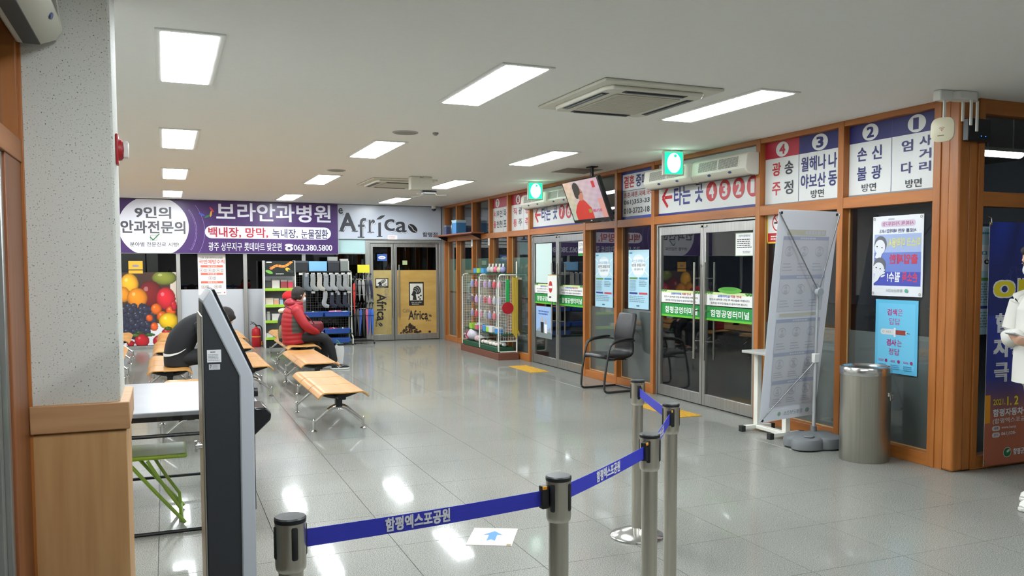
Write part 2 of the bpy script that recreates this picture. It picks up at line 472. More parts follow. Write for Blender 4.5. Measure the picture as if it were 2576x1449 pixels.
# letter outlines (plain sans strokes) used for all the writing in the hall
GLYPHS = {
33: (34, [[10,68,10,60,11,54,14,33,15,27,17,25,19,27,20,33,23,54,24,60,24,68,22,82,17,86,12,82],[17,14,12,12,10,6,12,1,17,-1,22,1,24,6,22,12]]),
40: (40, [[21,29,25,60,39,87,32,87,14,60,8,29,14,-2,32,-29,39,-29,25,-2]]),
41: (40, [[20,29,15,-2,2,-29,8,-29,26,-2,32,29,26,60,8,87,2,87,15,60]]),
44: (27, [[7,-15,18,-7,22,3,20,12,13,15,8,13,6,8,8,3,12,1,12,-6,7,-12]]),
45: (40, [[35,33,5,33,5,22,35,22]]),
46: (27, [[14,14,8,12,6,6,8,1,14,-1,19,1,21,6,19,12]]),
48: (62, [[59,43,51,74,31,86,11,74,4,43,11,11,31,-1,51,11],[46,43,42,19,31,10,20,19,16,43,20,66,31,75,42,66]]),
49: (62, [[38,85,25,85,25,0,38,0]]),
50: (62, [[58,12,26,12,46,39,52,60,45,79,26,86,16,84,6,78,6,63,16,72,25,74,36,70,40,58,38,49,34,40,20,20,4,1,4,0,58,0]]),
51: (62, [[10,71,18,74,25,75,35,71,39,62,35,53,22,50,22,38,36,35,41,24,37,14,27,10,18,12,8,17,8,4,17,0,26,-1,46,6,53,25,50,37,41,45,49,53,52,64,45,80,26,86,18,86,10,83]]),
52: (62, [[50,86,44,86,1,34,1,28,38,28,38,0,50,0,50,28,59,28,59,39,50,39],[37,63,38,63,38,39,18,39]]),
53: (62, [[50,85,13,85,13,41,35,39,42,26,37,15,25,10,16,12,6,17,6,4,17,0,27,-1,47,7,55,26,46,46,24,53,24,74,50,74]]),
54: (62, [[40,86,14,60,6,29,13,7,33,-1,51,6,58,24,51,42,34,49,27,48,21,46,31,63,47,77],[18,33,25,37,32,38,42,34,46,24,42,14,32,10,21,17]]),
55: (62, [[61,85,6,85,6,74,43,74,12,4,23,-1]]),
56: (62, [[58,23,56,35,47,44,55,52,57,62,50,79,32,86,14,79,6,62,9,52,16,44,7,35,4,23,12,6,32,-1,51,6],[45,62,41,53,32,49,22,53,18,62,22,71,32,75,41,71],[46,24,42,15,31,10,20,14,16,24,20,34,32,38,42,34]]),
57: (62, [[23,-1,48,24,58,55,50,78,30,86,12,78,4,61,12,44,29,36,36,37,42,40,33,23,16,8],[17,61,21,71,31,75,41,70,45,59,45,56,44,52,38,49,31,48,21,52]]),
65: (83, [[45,86,37,86,0,0,12,0,23,25,60,25,71,0,83,0],[41,67,54,36,28,36]]),
67: (88, [[82,79,66,85,53,86,19,74,6,41,17,13,52,-1,69,1,83,6,83,20,68,13,53,10,28,19,19,42,28,66,53,75,67,73,82,66]]),
68: (94, [[10,0,43,0,76,13,88,43,77,72,43,85,10,85],[22,74,41,74,67,65,75,43,69,23,41,11,22,11]]),
73: (31, [[22,85,10,85,10,0,22,0]]),
83: (57, [[50,80,41,85,31,86,12,80,5,64,24,40,42,21,38,14,28,10,16,13,6,22,6,7,17,1,29,-1,46,5,53,22,35,48,16,65,20,73,30,75,39,74,50,66]]),
84: (76, [[73,85,2,85,2,74,32,74,32,0,44,0,44,74,73,74]]),
86: (76, [[76,85,63,85,38,25,12,85,0,85,37,-1,39,-1]]),
97: (53, [[51,10,48,8,46,7,44,8,43,10,43,39,38,53,23,57,12,55,4,50,4,38,13,44,22,47,30,44,32,37,32,34,22,30,10,24,3,13,7,3,17,-1,25,0,32,5,35,0,41,-1,45,0,51,3],[32,11,28,8,22,7,17,9,14,15,20,22,32,28]]),
99: (55, [[49,53,41,56,33,57,13,49,5,27,13,7,34,-1,43,0,50,2,50,13,43,10,36,9,22,14,16,28,21,42,34,47,41,46,49,42]]),
101: (60, [[55,16,45,11,35,10,22,14,16,26,56,26,49,50,31,57,12,49,5,29,12,8,32,-1,45,0,55,6],[16,34,21,44,32,48,41,44,45,34]]),
102: (31, [[37,85,25,86,16,81,11,73,9,60,9,56,1,56,1,46,9,46,9,0,20,0,20,46,30,46,30,56,20,56,20,62,23,72,32,75,34,75,37,74]]),
104: (62, [[19,85,8,85,8,0,19,0,19,40,26,46,33,48,41,45,44,35,44,0,55,0,55,34,50,52,36,57,27,55,19,49,19,49]]),
105: (27, [[19,56,8,56,8,0,19,0],[20,73,18,78,14,80,9,78,7,73,9,68,14,66,18,68]]),
107: (60, [[58,56,44,56,19,29,48,0,62,0,34,29],[19,85,8,85,8,0,19,0]]),
109: (96, [[7,56,7,0,18,0,18,41,25,46,32,48,40,45,43,35,43,0,54,0,54,41,60,46,66,48,74,44,78,35,78,0,89,0,89,35,84,51,70,57,60,54,52,47,44,55,35,57,27,55,18,49,18,56]]),
111: (69, [[34,57,13,49,4,29,13,7,34,-1,56,7,64,29,56,49],[34,47,48,42,53,28,48,14,34,9,21,14,16,29,21,42]]),
112: (62, [[18,1,24,0,30,-1,50,7,58,28,50,49,26,56,7,56,7,-29,18,-29],[18,46,28,46,42,41,47,28,42,14,29,9,24,10,18,11]]),
114: (50, [[9,56,9,0,20,0,20,29,24,42,33,47,38,45,44,41,50,51,43,56,36,57,28,54,20,43,20,43,20,56]]),
116: (42, [[21,68,0,47,0,46,10,46,10,16,14,4,28,-1,35,0,42,3,42,13,35,10,29,9,24,11,21,17,21,46,39,46,39,56,21,56]]),
117: (62, [[55,0,55,56,44,56,44,16,37,10,30,8,22,11,19,20,19,56,8,56,8,21,13,5,27,-1,36,1,44,7,44,0]]),
119: (90, [[49,56,41,56,27,22,12,56,0,56,25,-1,28,-1,45,38,62,-1,65,-1,90,56,78,56,63,22]]),
233: (60, [[55,16,45,11,35,10,22,14,16,26,56,26,49,50,31,57,12,49,5,29,12,8,32,-1,45,0,55,6],[16,34,21,44,32,48,41,44,45,34],[31,82,23,63,30,63,44,82]]),
44048: (115, [[23,34,23,-8,94,-8,94,34],[84,26,84,0,33,0,33,26],[84,103,84,39,94,39,94,67,111,67,111,76,94,76,94,103],[11,96,11,88,52,88,39,63,6,46,10,38,49,60,63,96]]),
44060: (115, [[67,100,67,-4,77,-4,77,49,92,49,92,-10,102,-10,102,103,92,103,92,58,77,58,77,100],[11,89,11,80,44,80,34,48,6,22,12,14,46,48,54,89]]),
44144: (115, [[62,58,62,49,89,49,89,-10,99,-10,99,103,89,103,89,58],[11,91,11,83,52,83,40,47,6,20,12,12,51,46,63,91]]),
44148: (115, [[64,68,64,60,89,60,89,20,99,20,99,103,89,103,89,68],[14,95,14,86,54,86,40,59,8,41,12,33,51,57,65,95],[28,28,28,-7,102,-7,102,1,38,1,38,28]]),
44160: (115, [[26,34,26,-8,99,-8,99,34],[89,26,89,0,36,0,36,26],[13,96,13,88,53,88,40,63,8,46,12,38,50,60,64,96],[64,74,64,66,89,66,89,39,99,39,99,103,89,103,89,74]]),
44208: (115, [[59,65,59,57,89,57,89,46,99,46,99,103,89,103,89,87,63,87,64,92,64,98,14,98,14,89,53,89,40,66,8,52,12,43,43,57,61,79,89,79,89,65],[27,0,27,-9,103,-9,103,0,37,0,37,13,99,13,99,40,26,40,26,32,89,32,89,21,27,21]]),
44275: (115, [[18,98,18,90,85,90,85,76,82,59,92,58,95,76,95,90,95,98],[48,73,48,50,6,50,6,42,108,42,108,50,58,50,58,73],[52,33,52,28,40,9,14,-1,18,-9,41,-1,57,14,73,-1,96,-9,100,-1,73,9,62,28,62,33]]),
44277: (115, [[57,32,28,26,18,11,28,-4,57,-10,86,-4,96,11,86,26],[57,24,78,20,86,11,78,2,57,-1,36,2,28,11,36,21],[18,98,18,89,85,89,85,88,85,75,82,59,92,58,95,74,95,88,95,98],[48,72,48,51,6,51,6,42,108,42,108,51,58,51,58,72]]),
44284: (115, [[11,91,11,82,58,82,58,65,55,41,65,40,68,67,68,85,68,91],[6,15,40,16,76,19,76,27,58,25,39,24,39,59,29,59,29,24,5,24],[82,103,82,-10,93,-10,93,47,111,47,111,56,93,56,93,103]]),
44305: (115, [[58,31,30,26,20,11,30,-4,58,-9,85,-4,95,11,85,26],[58,23,78,20,85,11,78,2,58,-1,38,2,31,11,38,20],[12,96,12,88,58,88,58,76,55,60,65,60,68,77,68,90,68,96],[7,40,41,41,77,45,76,52,58,51,40,50,40,72,29,72,29,49,17,49,6,49],[84,103,84,33,94,33,94,64,110,64,110,73,94,73,94,103]]),
44396: (115, [[6,48,6,39,52,39,52,-10,62,-10,62,39,108,39,108,48,92,48,95,69,95,86,95,96,19,96,19,88,85,88,85,86,84,69,81,48]]),
44397: (115, [[17,28,17,20,86,20,86,-10,96,-10,96,28,62,28,62,49,109,49,109,58,93,58,95,76,96,90,96,98,19,98,19,90,85,90,85,76,82,58,6,58,6,49,52,49,52,28]]),
44400: (115, [[6,54,6,45,53,45,53,18,63,18,63,45,109,45,109,54,93,54,95,73,96,88,96,97,19,97,19,89,85,89,85,88,85,73,82,54],[19,28,19,-7,98,-7,98,1,30,1,30,28]]),
44428: (115, [[16,96,16,88,58,88,58,76,56,60,29,59,6,59,7,50,21,50,37,51,37,25,48,25,48,51,64,53,79,55,79,62,72,62,66,61,68,80,68,92,68,96],[64,42,64,34,89,34,89,18,99,18,99,103,89,103,89,42],[22,27,22,-7,102,-7,102,1,32,1,32,27]]),
44537: (115, [[17,30,17,22,86,22,86,-10,96,-10,96,30],[6,56,6,47,109,47,109,56,93,56,95,75,96,90,96,98,19,98,19,90,85,90,85,75,82,56]]),
44592: (115, [[89,103,89,-10,99,-10,99,103],[13,91,13,83,55,83,42,47,8,20,13,11,54,46,66,91]]),
45208: (115, [[83,103,83,-10,93,-10,93,50,111,50,111,58,93,58,93,103],[11,28,11,19,20,19,46,20,74,24,72,33,46,29,21,28,21,92,11,92]]),
45236: (115, [[66,101,66,-4,76,-4,76,49,92,49,92,-10,102,-10,102,103,92,103,92,57,76,57,76,101],[12,29,12,20,19,20,38,20,60,23,58,32,39,30,22,29,22,90,12,90]]),
45328: (115, [[13,58,13,50,22,50,48,50,73,54,72,63,48,59,23,58,23,98,13,98],[89,103,89,85,57,85,57,76,89,76,89,45,99,45,99,103],[27,0,27,-8,103,-8,103,0,37,0,37,12,99,12,99,40,26,40,26,31,89,31,89,20,27,20]]),
45433: (115, [[18,28,18,20,85,20,85,-10,96,-10,96,28],[6,48,6,40,108,40,108,48,62,48,62,63,97,63,97,72,30,72,30,101,20,101,20,63,52,63,52,48]]),
45576: (115, [[20,99,20,61,97,61,97,69,30,69,30,99],[6,48,6,39,53,39,53,16,63,16,63,39,108,39,108,48],[19,26,19,-7,98,-7,98,1,30,1,30,26]]),
45716: (115, [[6,46,6,37,109,37,109,46],[20,99,20,61,97,61,97,69,30,69,30,99],[19,26,19,-7,98,-7,98,2,30,2,30,26]]),
45768: (115, [[88,103,88,-10,99,-10,99,103],[13,28,13,19,23,19,50,21,78,25,77,34,50,30,24,28,24,92,13,92]]),
45796: (115, [[83,103,83,-10,93,-10,93,50,112,50,112,59,93,59,93,103],[11,92,11,18,20,18,48,19,74,22,72,31,48,28,21,27,21,84,64,84,64,92]]),
45813: (115, [[23,37,23,-8,94,-8,94,37,84,37,84,23,33,23,33,37],[33,15,84,15,84,1,33,1],[84,103,84,43,94,43,94,68,111,68,111,77,94,77,94,103],[12,96,12,47,20,47,50,48,73,51,72,59,50,56,22,56,22,88,61,88,61,96]]),
45936: (115, [[92,103,92,-10,102,-10,102,103],[70,101,70,60,45,60,45,52,70,52,70,-4,79,-4,79,101],[10,90,10,18,18,18,40,18,60,21,58,29,41,27,21,26,21,81,53,81,53,90]]),
46021: (115, [[18,28,18,19,86,19,86,-11,96,-11,96,28],[19,99,19,60,52,60,52,47,6,47,6,39,108,39,108,47,62,47,62,60,97,60,97,69,30,69,30,90,96,90,96,99]]),
46041: (115, [[57,31,29,26,18,11,29,-4,57,-10,86,-4,96,11,86,26],[57,23,78,20,86,11,78,2,57,-2,36,2,29,11,36,20],[19,98,19,61,52,61,52,48,6,48,6,39,108,39,108,48,62,48,62,61,96,61,96,69,29,69,29,90,96,90,96,98]]),
46160: (115, [[20,97,20,53,96,53,96,61,31,61,31,88,94,88,94,97],[6,38,6,30,52,30,52,-9,62,-9,62,30,109,30,109,38]]),
46300: (115, [[6,14,6,6,109,6,109,14],[19,93,19,41,97,41,97,49,30,49,30,84,96,84,96,93]]),
46972: (115, [[83,103,83,-10,93,-10,93,50,112,50,112,58,93,58,93,103],[11,93,11,84,51,84,51,61,11,61,11,17,20,17,48,18,74,22,73,30,48,27,21,26,21,52,62,52,62,93]]),
46989: (115, [[23,36,23,-8,94,-8,94,36,84,36,84,22,33,22,33,36],[33,14,84,14,84,0,33,0],[84,103,84,41,94,41,94,67,111,67,111,76,94,76,94,103],[11,98,11,89,52,89,52,76,11,76,11,44,20,44,48,44,74,47,73,56,48,53,21,52,21,67,62,67,62,98]]),
47084: (115, [[67,60,67,51,89,51,89,-10,99,-10,99,103,89,103,89,60],[10,93,10,84,50,84,50,62,10,62,10,17,19,17,46,18,71,21,70,30,46,27,21,26,21,53,61,53,61,93]]),
47140: (115, [[66,47,66,38,89,38,89,-10,99,-10,99,103,89,103,89,78,67,78,67,69,89,69,89,47],[10,93,10,85,49,85,49,61,10,61,10,16,19,16,44,17,69,20,68,28,44,26,21,25,21,53,60,53,60,93]]),
47196: (115, [[19,42,19,34,52,34,52,13,6,13,6,4,109,4,109,13,62,13,62,34,99,34,99,42,29,42,29,61,96,61,96,95,19,95,19,86,86,86,86,69,19,69]]),
47215: (115, [[19,62,19,54,52,54,52,42,6,42,6,34,109,34,109,42,62,42,62,54,98,54,98,62,30,62,30,73,96,73,96,100,19,100,19,92,85,92,85,81,19,81],[52,28,52,26,41,8,14,-1,18,-9,42,-2,57,12,73,-2,97,-9,101,-1,74,8,63,26,63,28]]),
47308: (115, [[19,43,19,34,35,34,35,13,6,13,6,4,109,4,109,13,81,13,81,34,99,34,99,43,29,43,29,61,96,61,96,95,19,95,19,86,86,86,86,69,19,69],[45,13,45,34,71,34,71,13]]),
47484: (115, [[6,51,6,43,109,43,109,51],[19,-1,19,-8,100,-8,100,-1,29,-1,29,10,96,10,96,34,18,34,18,26,86,26,86,17,19,17],[19,67,19,59,98,59,98,67,30,67,30,76,96,76,96,100,19,100,19,93,85,93,85,84,19,84]]),
47532: (115, [[89,103,89,-10,99,-10,99,103],[12,93,12,84,54,84,54,61,13,61,13,18,22,18,50,18,79,22,78,30,50,27,23,26,23,52,65,52,65,93]]),
47560: (115, [[11,92,11,19,63,19,63,92],[52,84,52,27,21,27,21,84],[83,103,83,-10,93,-10,93,50,112,50,112,58,93,58,93,103]]),
47561: (115, [[11,95,11,45,63,45,63,95],[53,87,53,53,21,53,21,87],[20,30,20,22,84,22,84,-10,94,-10,94,30],[84,103,84,36,94,36,94,65,111,65,111,74,94,74,94,103]]),
47564: (115, [[11,93,11,41,63,41,63,93],[53,85,53,49,21,49,21,85],[84,103,84,20,94,20,94,60,111,60,111,69,94,69,94,103],[24,28,24,-7,99,-7,99,1,34,1,34,28]]),
47581: (115, [[11,95,11,46,63,46,63,95],[53,86,53,54,21,54,21,86],[58,33,31,27,21,12,31,-4,58,-10,85,-4,95,12,85,27],[58,24,78,21,85,12,78,2,58,-1,38,2,31,12,38,21],[84,103,84,37,94,37,94,67,111,67,111,75,94,75,94,103]]),
47582: (115, [[11,96,11,47,63,47,63,96],[53,87,53,56,21,56,21,87],[84,103,84,39,94,39,94,68,111,68,111,76,94,76,94,103],[22,32,22,24,53,24,42,8,18,-1,21,-9,44,-2,59,13,74,-2,96,-9,100,-1,76,8,64,24,96,24,96,32]]),
47588: (115, [[10,90,10,21,53,21,53,90],[44,82,44,29,20,29,20,82],[67,101,67,-4,77,-4,77,50,92,50,92,-10,102,-10,102,103,92,103,92,59,77,59,77,101]]),
47732: (115, [[53,85,53,49,22,49,22,85],[63,75,89,75,89,59,63,59],[89,103,89,84,63,84,63,94,12,94,12,41,63,41,63,51,89,51,89,21,99,21,99,103],[27,28,27,-7,102,-7,102,1,37,1,37,28]]),
47785: (115, [[85,90,85,69,30,69,30,90],[18,26,18,18,85,18,85,-10,96,-10,96,26],[6,46,6,38,108,38,108,46,62,46,62,60,95,60,95,99,19,99,19,60,52,60,52,46]]),
47924: (115, [[19,97,19,53,96,53,96,97],[85,89,85,61,29,61,29,89],[6,38,6,29,52,29,52,-10,62,-10,62,29,109,29,109,38]]),
47928: (115, [[19,98,19,58,95,58,95,98],[85,90,85,67,30,67,30,90],[6,46,6,37,53,37,53,14,63,14,63,37,109,37,109,46],[19,25,19,-7,97,-7,97,1,30,1,30,25]]),
47932: (115, [[20,100,20,65,95,65,95,100],[85,91,85,73,30,73,30,91],[19,0,19,-8,99,-8,99,0,29,0,29,11,95,11,95,36,62,36,62,47,108,47,108,56,6,56,6,47,52,47,52,36,19,36,19,28,85,28,85,18,19,18]]),
48120: (115, [[13,92,13,19,65,19,65,92],[55,84,55,27,23,27,23,84],[88,103,88,-10,99,-10,99,103]]),
48124: (115, [[12,94,12,41,65,41,65,94],[55,85,55,49,22,49,22,85],[88,103,88,22,99,22,99,103],[26,30,26,-6,102,-6,102,2,37,2,37,30]]),
48148: (115, [[11,94,11,17,63,17,63,94,53,94,53,64,21,64,21,94],[21,56,53,56,53,26,21,26],[83,103,83,-10,93,-10,93,50,112,50,112,59,93,59,93,103]]),
48152: (115, [[11,95,11,39,63,39,63,95,53,95,53,76,21,76,21,95],[21,68,53,68,53,48,21,48],[84,103,84,20,94,20,94,60,111,60,111,69,94,69,94,103],[24,28,24,-7,99,-7,99,1,34,1,34,28]]),
48169: (115, [[58,32,31,27,21,12,31,-4,58,-10,85,-4,95,12,85,27],[58,24,78,21,85,12,78,2,58,-1,38,2,31,12,38,21],[11,96,11,44,63,44,63,96,53,96,53,79,21,79,21,96],[21,71,53,71,53,52,21,52],[84,103,84,36,94,36,94,66,111,66,111,75,94,75,94,103]]),
48176: (115, [[10,93,10,18,54,18,54,93,44,93,44,65,20,65,20,93],[20,57,44,57,44,27,20,27],[67,101,67,-4,77,-4,77,50,92,50,92,-10,102,-10,102,103,92,103,92,59,77,59,77,101]]),
48177: (115, [[11,96,11,43,55,43,55,96,45,96,45,78,21,78,21,96],[21,70,45,70,45,52,21,52],[26,29,26,20,91,20,91,-10,102,-10,102,29],[67,101,67,36,77,36,77,65,92,65,92,35,102,35,102,103,92,103,92,74,77,74,77,101]]),
48260: (115, [[21,57,52,57,52,27,21,27],[11,94,11,19,63,19,63,53,89,53,89,-10,99,-10,99,103,89,103,89,61,63,61,63,94,52,94,52,65,21,65,21,94]]),
48324: (115, [[22,74,53,74,53,57,22,57],[89,79,89,67,63,67,63,79],[12,98,12,49,63,49,63,59,89,59,89,44,99,44,99,103,89,103,89,87,63,87,63,98,53,98,53,82,22,82,22,98],[27,0,27,-8,103,-8,103,0,37,0,37,12,99,12,99,39,26,39,26,31,89,31,89,20,27,20]]),
48337: (115, [[22,70,53,70,53,52,22,52],[62,33,34,27,24,12,34,-4,62,-10,90,-4,100,12,90,27],[62,24,82,21,89,12,82,2,62,-1,42,2,35,12,42,21],[63,76,89,76,89,62,63,62],[89,103,89,85,63,85,63,96,53,96,53,78,22,78,22,96,12,96,12,43,63,43,63,53,89,53,89,35,99,35,99,103]]),
48372: (115, [[29,67,86,67,86,46,29,46],[18,95,18,38,52,38,52,13,6,13,6,5,109,5,109,13,62,13,62,38,96,38,96,95,86,95,86,75,29,75,29,95]]),
48512: (115, [[19,99,19,50,96,50,96,99,85,99,85,83,29,83,29,99],[29,75,85,75,85,58,29,58],[6,36,6,28,52,28,52,-10,62,-10,62,28,109,28,109,36]]),
48516: (115, [[20,100,20,54,95,54,95,100,85,100,85,85,30,85,30,100],[30,77,85,77,85,63,30,63],[6,44,6,35,53,35,53,13,63,13,63,35,109,35,109,44],[19,24,19,-7,97,-7,97,1,29,1,29,24]]),
48520: (115, [[20,102,20,64,95,64,95,102,85,102,85,91,30,91,30,102],[30,83,85,83,85,72,30,72],[19,0,19,-8,99,-8,99,0,29,0,29,10,95,10,95,36,62,36,62,47,108,47,108,55,6,55,6,47,52,47,52,36,19,36,19,28,85,28,85,18,19,18]]),
49324: (115, [[34,94,34,73,26,43,5,23,11,14,28,29,39,52,50,31,66,17,73,25,52,45,44,73,44,94],[83,103,83,-10,93,-10,93,49,112,49,112,58,93,58,93,103]]),
49328: (115, [[34,96,34,83,26,59,6,44,11,36,29,47,40,64,50,48,67,38,72,46,52,61,44,82,44,96],[84,103,84,20,94,20,94,60,111,60,111,69,94,69,94,103],[24,28,24,-7,99,-7,99,1,34,1,34,28]]),
49345: (115, [[58,32,31,26,21,11,31,-4,58,-10,85,-4,95,11,85,26],[58,24,78,20,85,11,78,2,58,-1,38,2,31,11,38,20],[34,98,34,86,26,62,6,47,11,39,28,50,39,68,50,52,66,42,72,50,52,64,44,85,44,98],[84,103,84,35,94,35,94,65,111,65,111,74,94,74,94,103]]),
49353: (115, [[26,29,26,20,91,20,91,-10,102,-10,102,29],[30,96,30,82,24,62,6,47,12,39,26,50,35,64,44,51,57,42,63,50,46,63,40,82,40,96],[67,101,67,36,77,36,77,65,92,65,92,35,102,35,102,103,92,103,92,74,77,74,77,101]]),
49373: (115, [[64,31,37,26,27,11,37,-4,64,-10,92,-4,102,11,92,26],[64,23,84,20,92,11,84,2,64,-2,44,2,37,11,44,20],[30,96,30,81,24,62,6,47,12,39,26,50,35,64,44,51,57,42,63,50,46,63,40,81,40,96],[67,101,67,37,77,37,77,64,92,64,92,34,102,34,102,103,92,103,92,73,77,73,77,101]]),
49436: (115, [[89,103,89,65,63,65,63,56,89,56,89,-10,99,-10,99,103],[35,94,35,73,27,43,6,22,13,14,30,29,41,52,52,31,69,16,75,24,54,44,46,73,46,94]]),
49548: (115, [[52,41,52,14,6,14,6,5,109,5,109,14,62,14,62,41],[52,96,52,87,38,62,10,48,15,40,40,51,57,71,74,51,99,40,104,48,76,62,62,87,62,96]]),
49552: (115, [[19,25,19,-7,97,-7,97,1,30,1,30,25],[52,62,52,43,6,43,6,34,109,34,109,43,62,43,62,62],[52,100,52,95,40,74,13,63,17,54,41,64,57,81,74,64,98,54,102,63,75,74,62,95,62,100]]),
49569: (115, [[57,30,29,24,18,10,29,-4,57,-10,86,-4,96,10,86,24],[57,22,78,18,86,10,78,2,57,-2,36,2,29,10,36,18],[6,47,6,39,108,39,108,47,62,47,62,64,52,64,52,47],[52,102,52,96,40,77,12,66,16,58,41,66,57,83,74,66,98,58,102,66,75,77,62,96,62,102]]),
49688: (115, [[52,99,52,93,40,72,12,60,16,52,40,61,58,78,74,61,99,52,103,60,75,72,63,93,63,99],[6,40,6,31,52,31,52,-10,62,-10,62,31,108,31,108,40]]),
49828: (115, [[6,14,6,6,109,6,109,14],[52,96,52,87,38,61,10,47,15,38,40,50,57,70,74,50,99,38,104,47,76,61,62,87,62,96]]),
49849: (115, [[6,49,6,41,108,41,108,49],[57,30,29,25,18,10,29,-4,57,-10,86,-4,96,10,86,25],[57,22,78,19,86,10,78,2,57,-2,36,2,29,10,36,19],[52,102,52,96,40,77,12,67,16,58,41,67,57,83,74,67,98,58,102,67,75,77,63,96,63,102]]),
49884: (115, [[88,103,88,-10,99,-10,99,103],[36,94,36,73,27,43,6,22,12,14,30,29,41,52,53,30,70,16,76,24,55,44,46,73,46,94]]),
49888: (115, [[88,103,88,20,99,20,99,103],[26,28,26,-7,102,-7,102,1,37,1,37,28],[36,97,36,86,28,61,7,45,13,37,30,48,41,67,52,50,69,39,74,47,54,62,46,86,46,97]]),
50504: (115, [[38,95,17,88,8,68,17,48,38,40,59,48,67,68,59,88],[38,86,52,81,57,68,52,54,38,49,24,54,18,68,24,81],[84,103,84,20,94,20,94,60,111,60,111,69,94,69,94,103],[24,29,24,-7,99,-7,99,1,34,1,34,29]]),
50556: (115, [[36,95,16,84,8,55,16,26,36,16,57,26,65,55,57,84],[36,85,50,77,55,55,50,33,36,25,23,33,18,55,23,77],[83,103,83,-10,93,-10,93,33,111,33,111,41,93,41,93,66,111,66,111,75,93,75,93,103]]),
50628: (115, [[37,88,51,83,56,70,51,57,37,52,23,57,18,70,23,83],[26,33,26,-8,99,-8,99,33],[89,24,89,0,36,0,36,24],[89,103,89,75,66,75,56,91,37,97,16,89,8,70,16,51,37,44,57,50,66,66,89,66,89,38,99,38,99,103]]),
50641: (115, [[92,103,92,36,102,36,102,103],[26,30,26,22,91,22,91,-10,102,-10,102,30],[33,87,45,82,49,69,45,56,33,51,21,56,17,69,21,82],[33,96,15,89,7,69,15,50,33,42,50,49,58,65,70,65,70,37,80,37,80,101,70,101,70,74,58,74,50,90]]),
50684: (115, [[37,88,51,83,56,70,51,57,37,52,23,57,18,70,23,83],[26,33,26,-8,99,-8,99,33],[89,24,89,0,36,0,36,24],[65,79,89,79,89,62,65,62,66,66,66,70,66,75],[89,103,89,87,60,87,50,94,37,97,16,89,8,70,16,51,37,44,50,46,60,53,89,53,89,38,99,38,99,103]]),
50689: (115, [[37,88,51,83,56,70,51,57,37,52,23,57,18,70,23,83],[62,34,34,28,24,12,34,-4,62,-10,90,-4,100,12,90,28],[62,26,82,22,90,12,82,2,62,-1,42,2,34,12,42,22],[65,79,89,79,89,61,65,61,66,65,66,70,66,74],[89,103,89,87,60,87,50,94,37,97,16,89,8,70,16,50,37,43,50,46,60,52,89,52,89,36,99,36,99,103]]),
50696: (115, [[92,103,92,-10,102,-10,102,103],[32,84,42,76,46,55,42,33,32,25,21,33,17,55,21,76],[70,68,70,42,55,42,56,48,56,55,56,61,55,68],[32,94,14,83,8,55,14,26,32,15,44,20,53,33,70,33,70,-4,80,-4,80,101,70,101,70,76,53,76,44,89]]),
50836: (115, [[57,88,80,82,88,67,80,52,57,46,35,52,26,67,35,82],[57,96,28,88,16,67,20,54,31,44,31,13,6,13,6,5,109,5,109,13,84,13,84,44,94,54,98,67,87,88],[42,13,42,40,49,39,57,38,66,39,73,40,73,13]]),
50857: (115, [[57,30,29,25,18,11,29,-4,57,-10,86,-4,96,11,86,25],[57,22,78,19,86,11,78,2,57,-2,36,2,29,11,36,19],[57,93,79,90,86,80,79,71,57,67,36,71,28,80,36,90],[57,101,28,96,18,80,21,70,31,63,31,48,6,48,6,39,108,39,108,48,83,48,83,63,93,70,97,80,86,96],[42,48,42,61,49,60,57,59,66,60,73,61,73,48]]),
50868: (115, [[57,100,28,94,18,78,28,61,57,55,86,61,97,78,86,94],[57,92,78,88,86,78,78,67,57,64,36,67,29,78,36,88],[6,46,6,38,53,38,53,15,64,15,64,38,109,38,109,46],[19,26,19,-7,97,-7,97,1,30,1,30,26]]),
50872: (115, [[57,102,28,97,18,82,28,68,57,63,86,68,97,82,86,97],[57,94,79,91,86,82,79,74,57,71,36,74,28,82,36,91],[19,0,19,-8,99,-8,99,0,29,0,29,11,95,11,95,37,62,37,62,47,108,47,108,56,6,56,6,47,52,47,52,37,19,37,19,29,85,29,85,19,19,19]]),
50896: (115, [[42,99,22,93,15,79,22,65,42,59,62,65,70,79,62,93],[42,91,55,88,60,79,55,70,42,67,29,70,24,79,29,88],[7,42,22,43,38,43,38,21,49,21,49,44,64,45,79,47,78,54,41,52,6,51],[65,36,65,29,88,29,88,17,99,17,99,103,88,103,88,36],[22,26,22,-7,102,-7,102,1,32,1,32,26]]),
50900: (115, [[42,101,22,97,14,84,22,72,42,67,63,72,70,84,63,97],[42,94,56,91,60,84,56,77,42,74,29,77,24,84,29,91],[7,53,21,53,37,53,37,36,47,36,47,54,64,55,80,57,80,64,42,61,6,61],[66,50,66,43,88,43,88,37,99,37,99,103,88,103,88,50],[23,-1,23,-8,102,-8,102,-1,34,-1,34,9,99,9,99,33,23,33,23,25,88,25,88,16,23,16]]),
50948: (115, [[43,98,22,92,14,75,22,58,43,52,64,58,72,75,64,92],[43,90,57,85,62,75,57,64,43,60,30,64,24,75,30,85],[89,103,89,-10,99,-10,99,103],[7,33,22,33,39,34,39,-6,49,-6,49,34,65,36,81,38,80,46,42,43,6,42]]),
51008: (115, [[6,44,6,36,108,36,108,44],[57,100,28,94,18,77,28,60,57,54,86,60,97,77,86,94],[57,91,78,87,86,77,78,67,57,63,36,67,28,77,36,87],[19,26,19,-7,97,-7,97,1,30,1,30,26]]),
51032: (115, [[43,95,21,88,12,68,21,49,43,42,65,49,73,68,65,88],[43,86,57,81,63,68,57,56,43,51,28,56,23,68,28,81],[88,103,88,-10,98,-10,98,103],[8,15,43,16,82,20,81,28,42,24,7,24]]),
51060: (115, [[88,103,88,-10,99,-10,99,103],[39,95,18,84,10,55,18,26,39,16,60,26,68,55,60,84],[39,85,53,77,58,55,53,33,39,25,26,33,20,55,26,77]]),
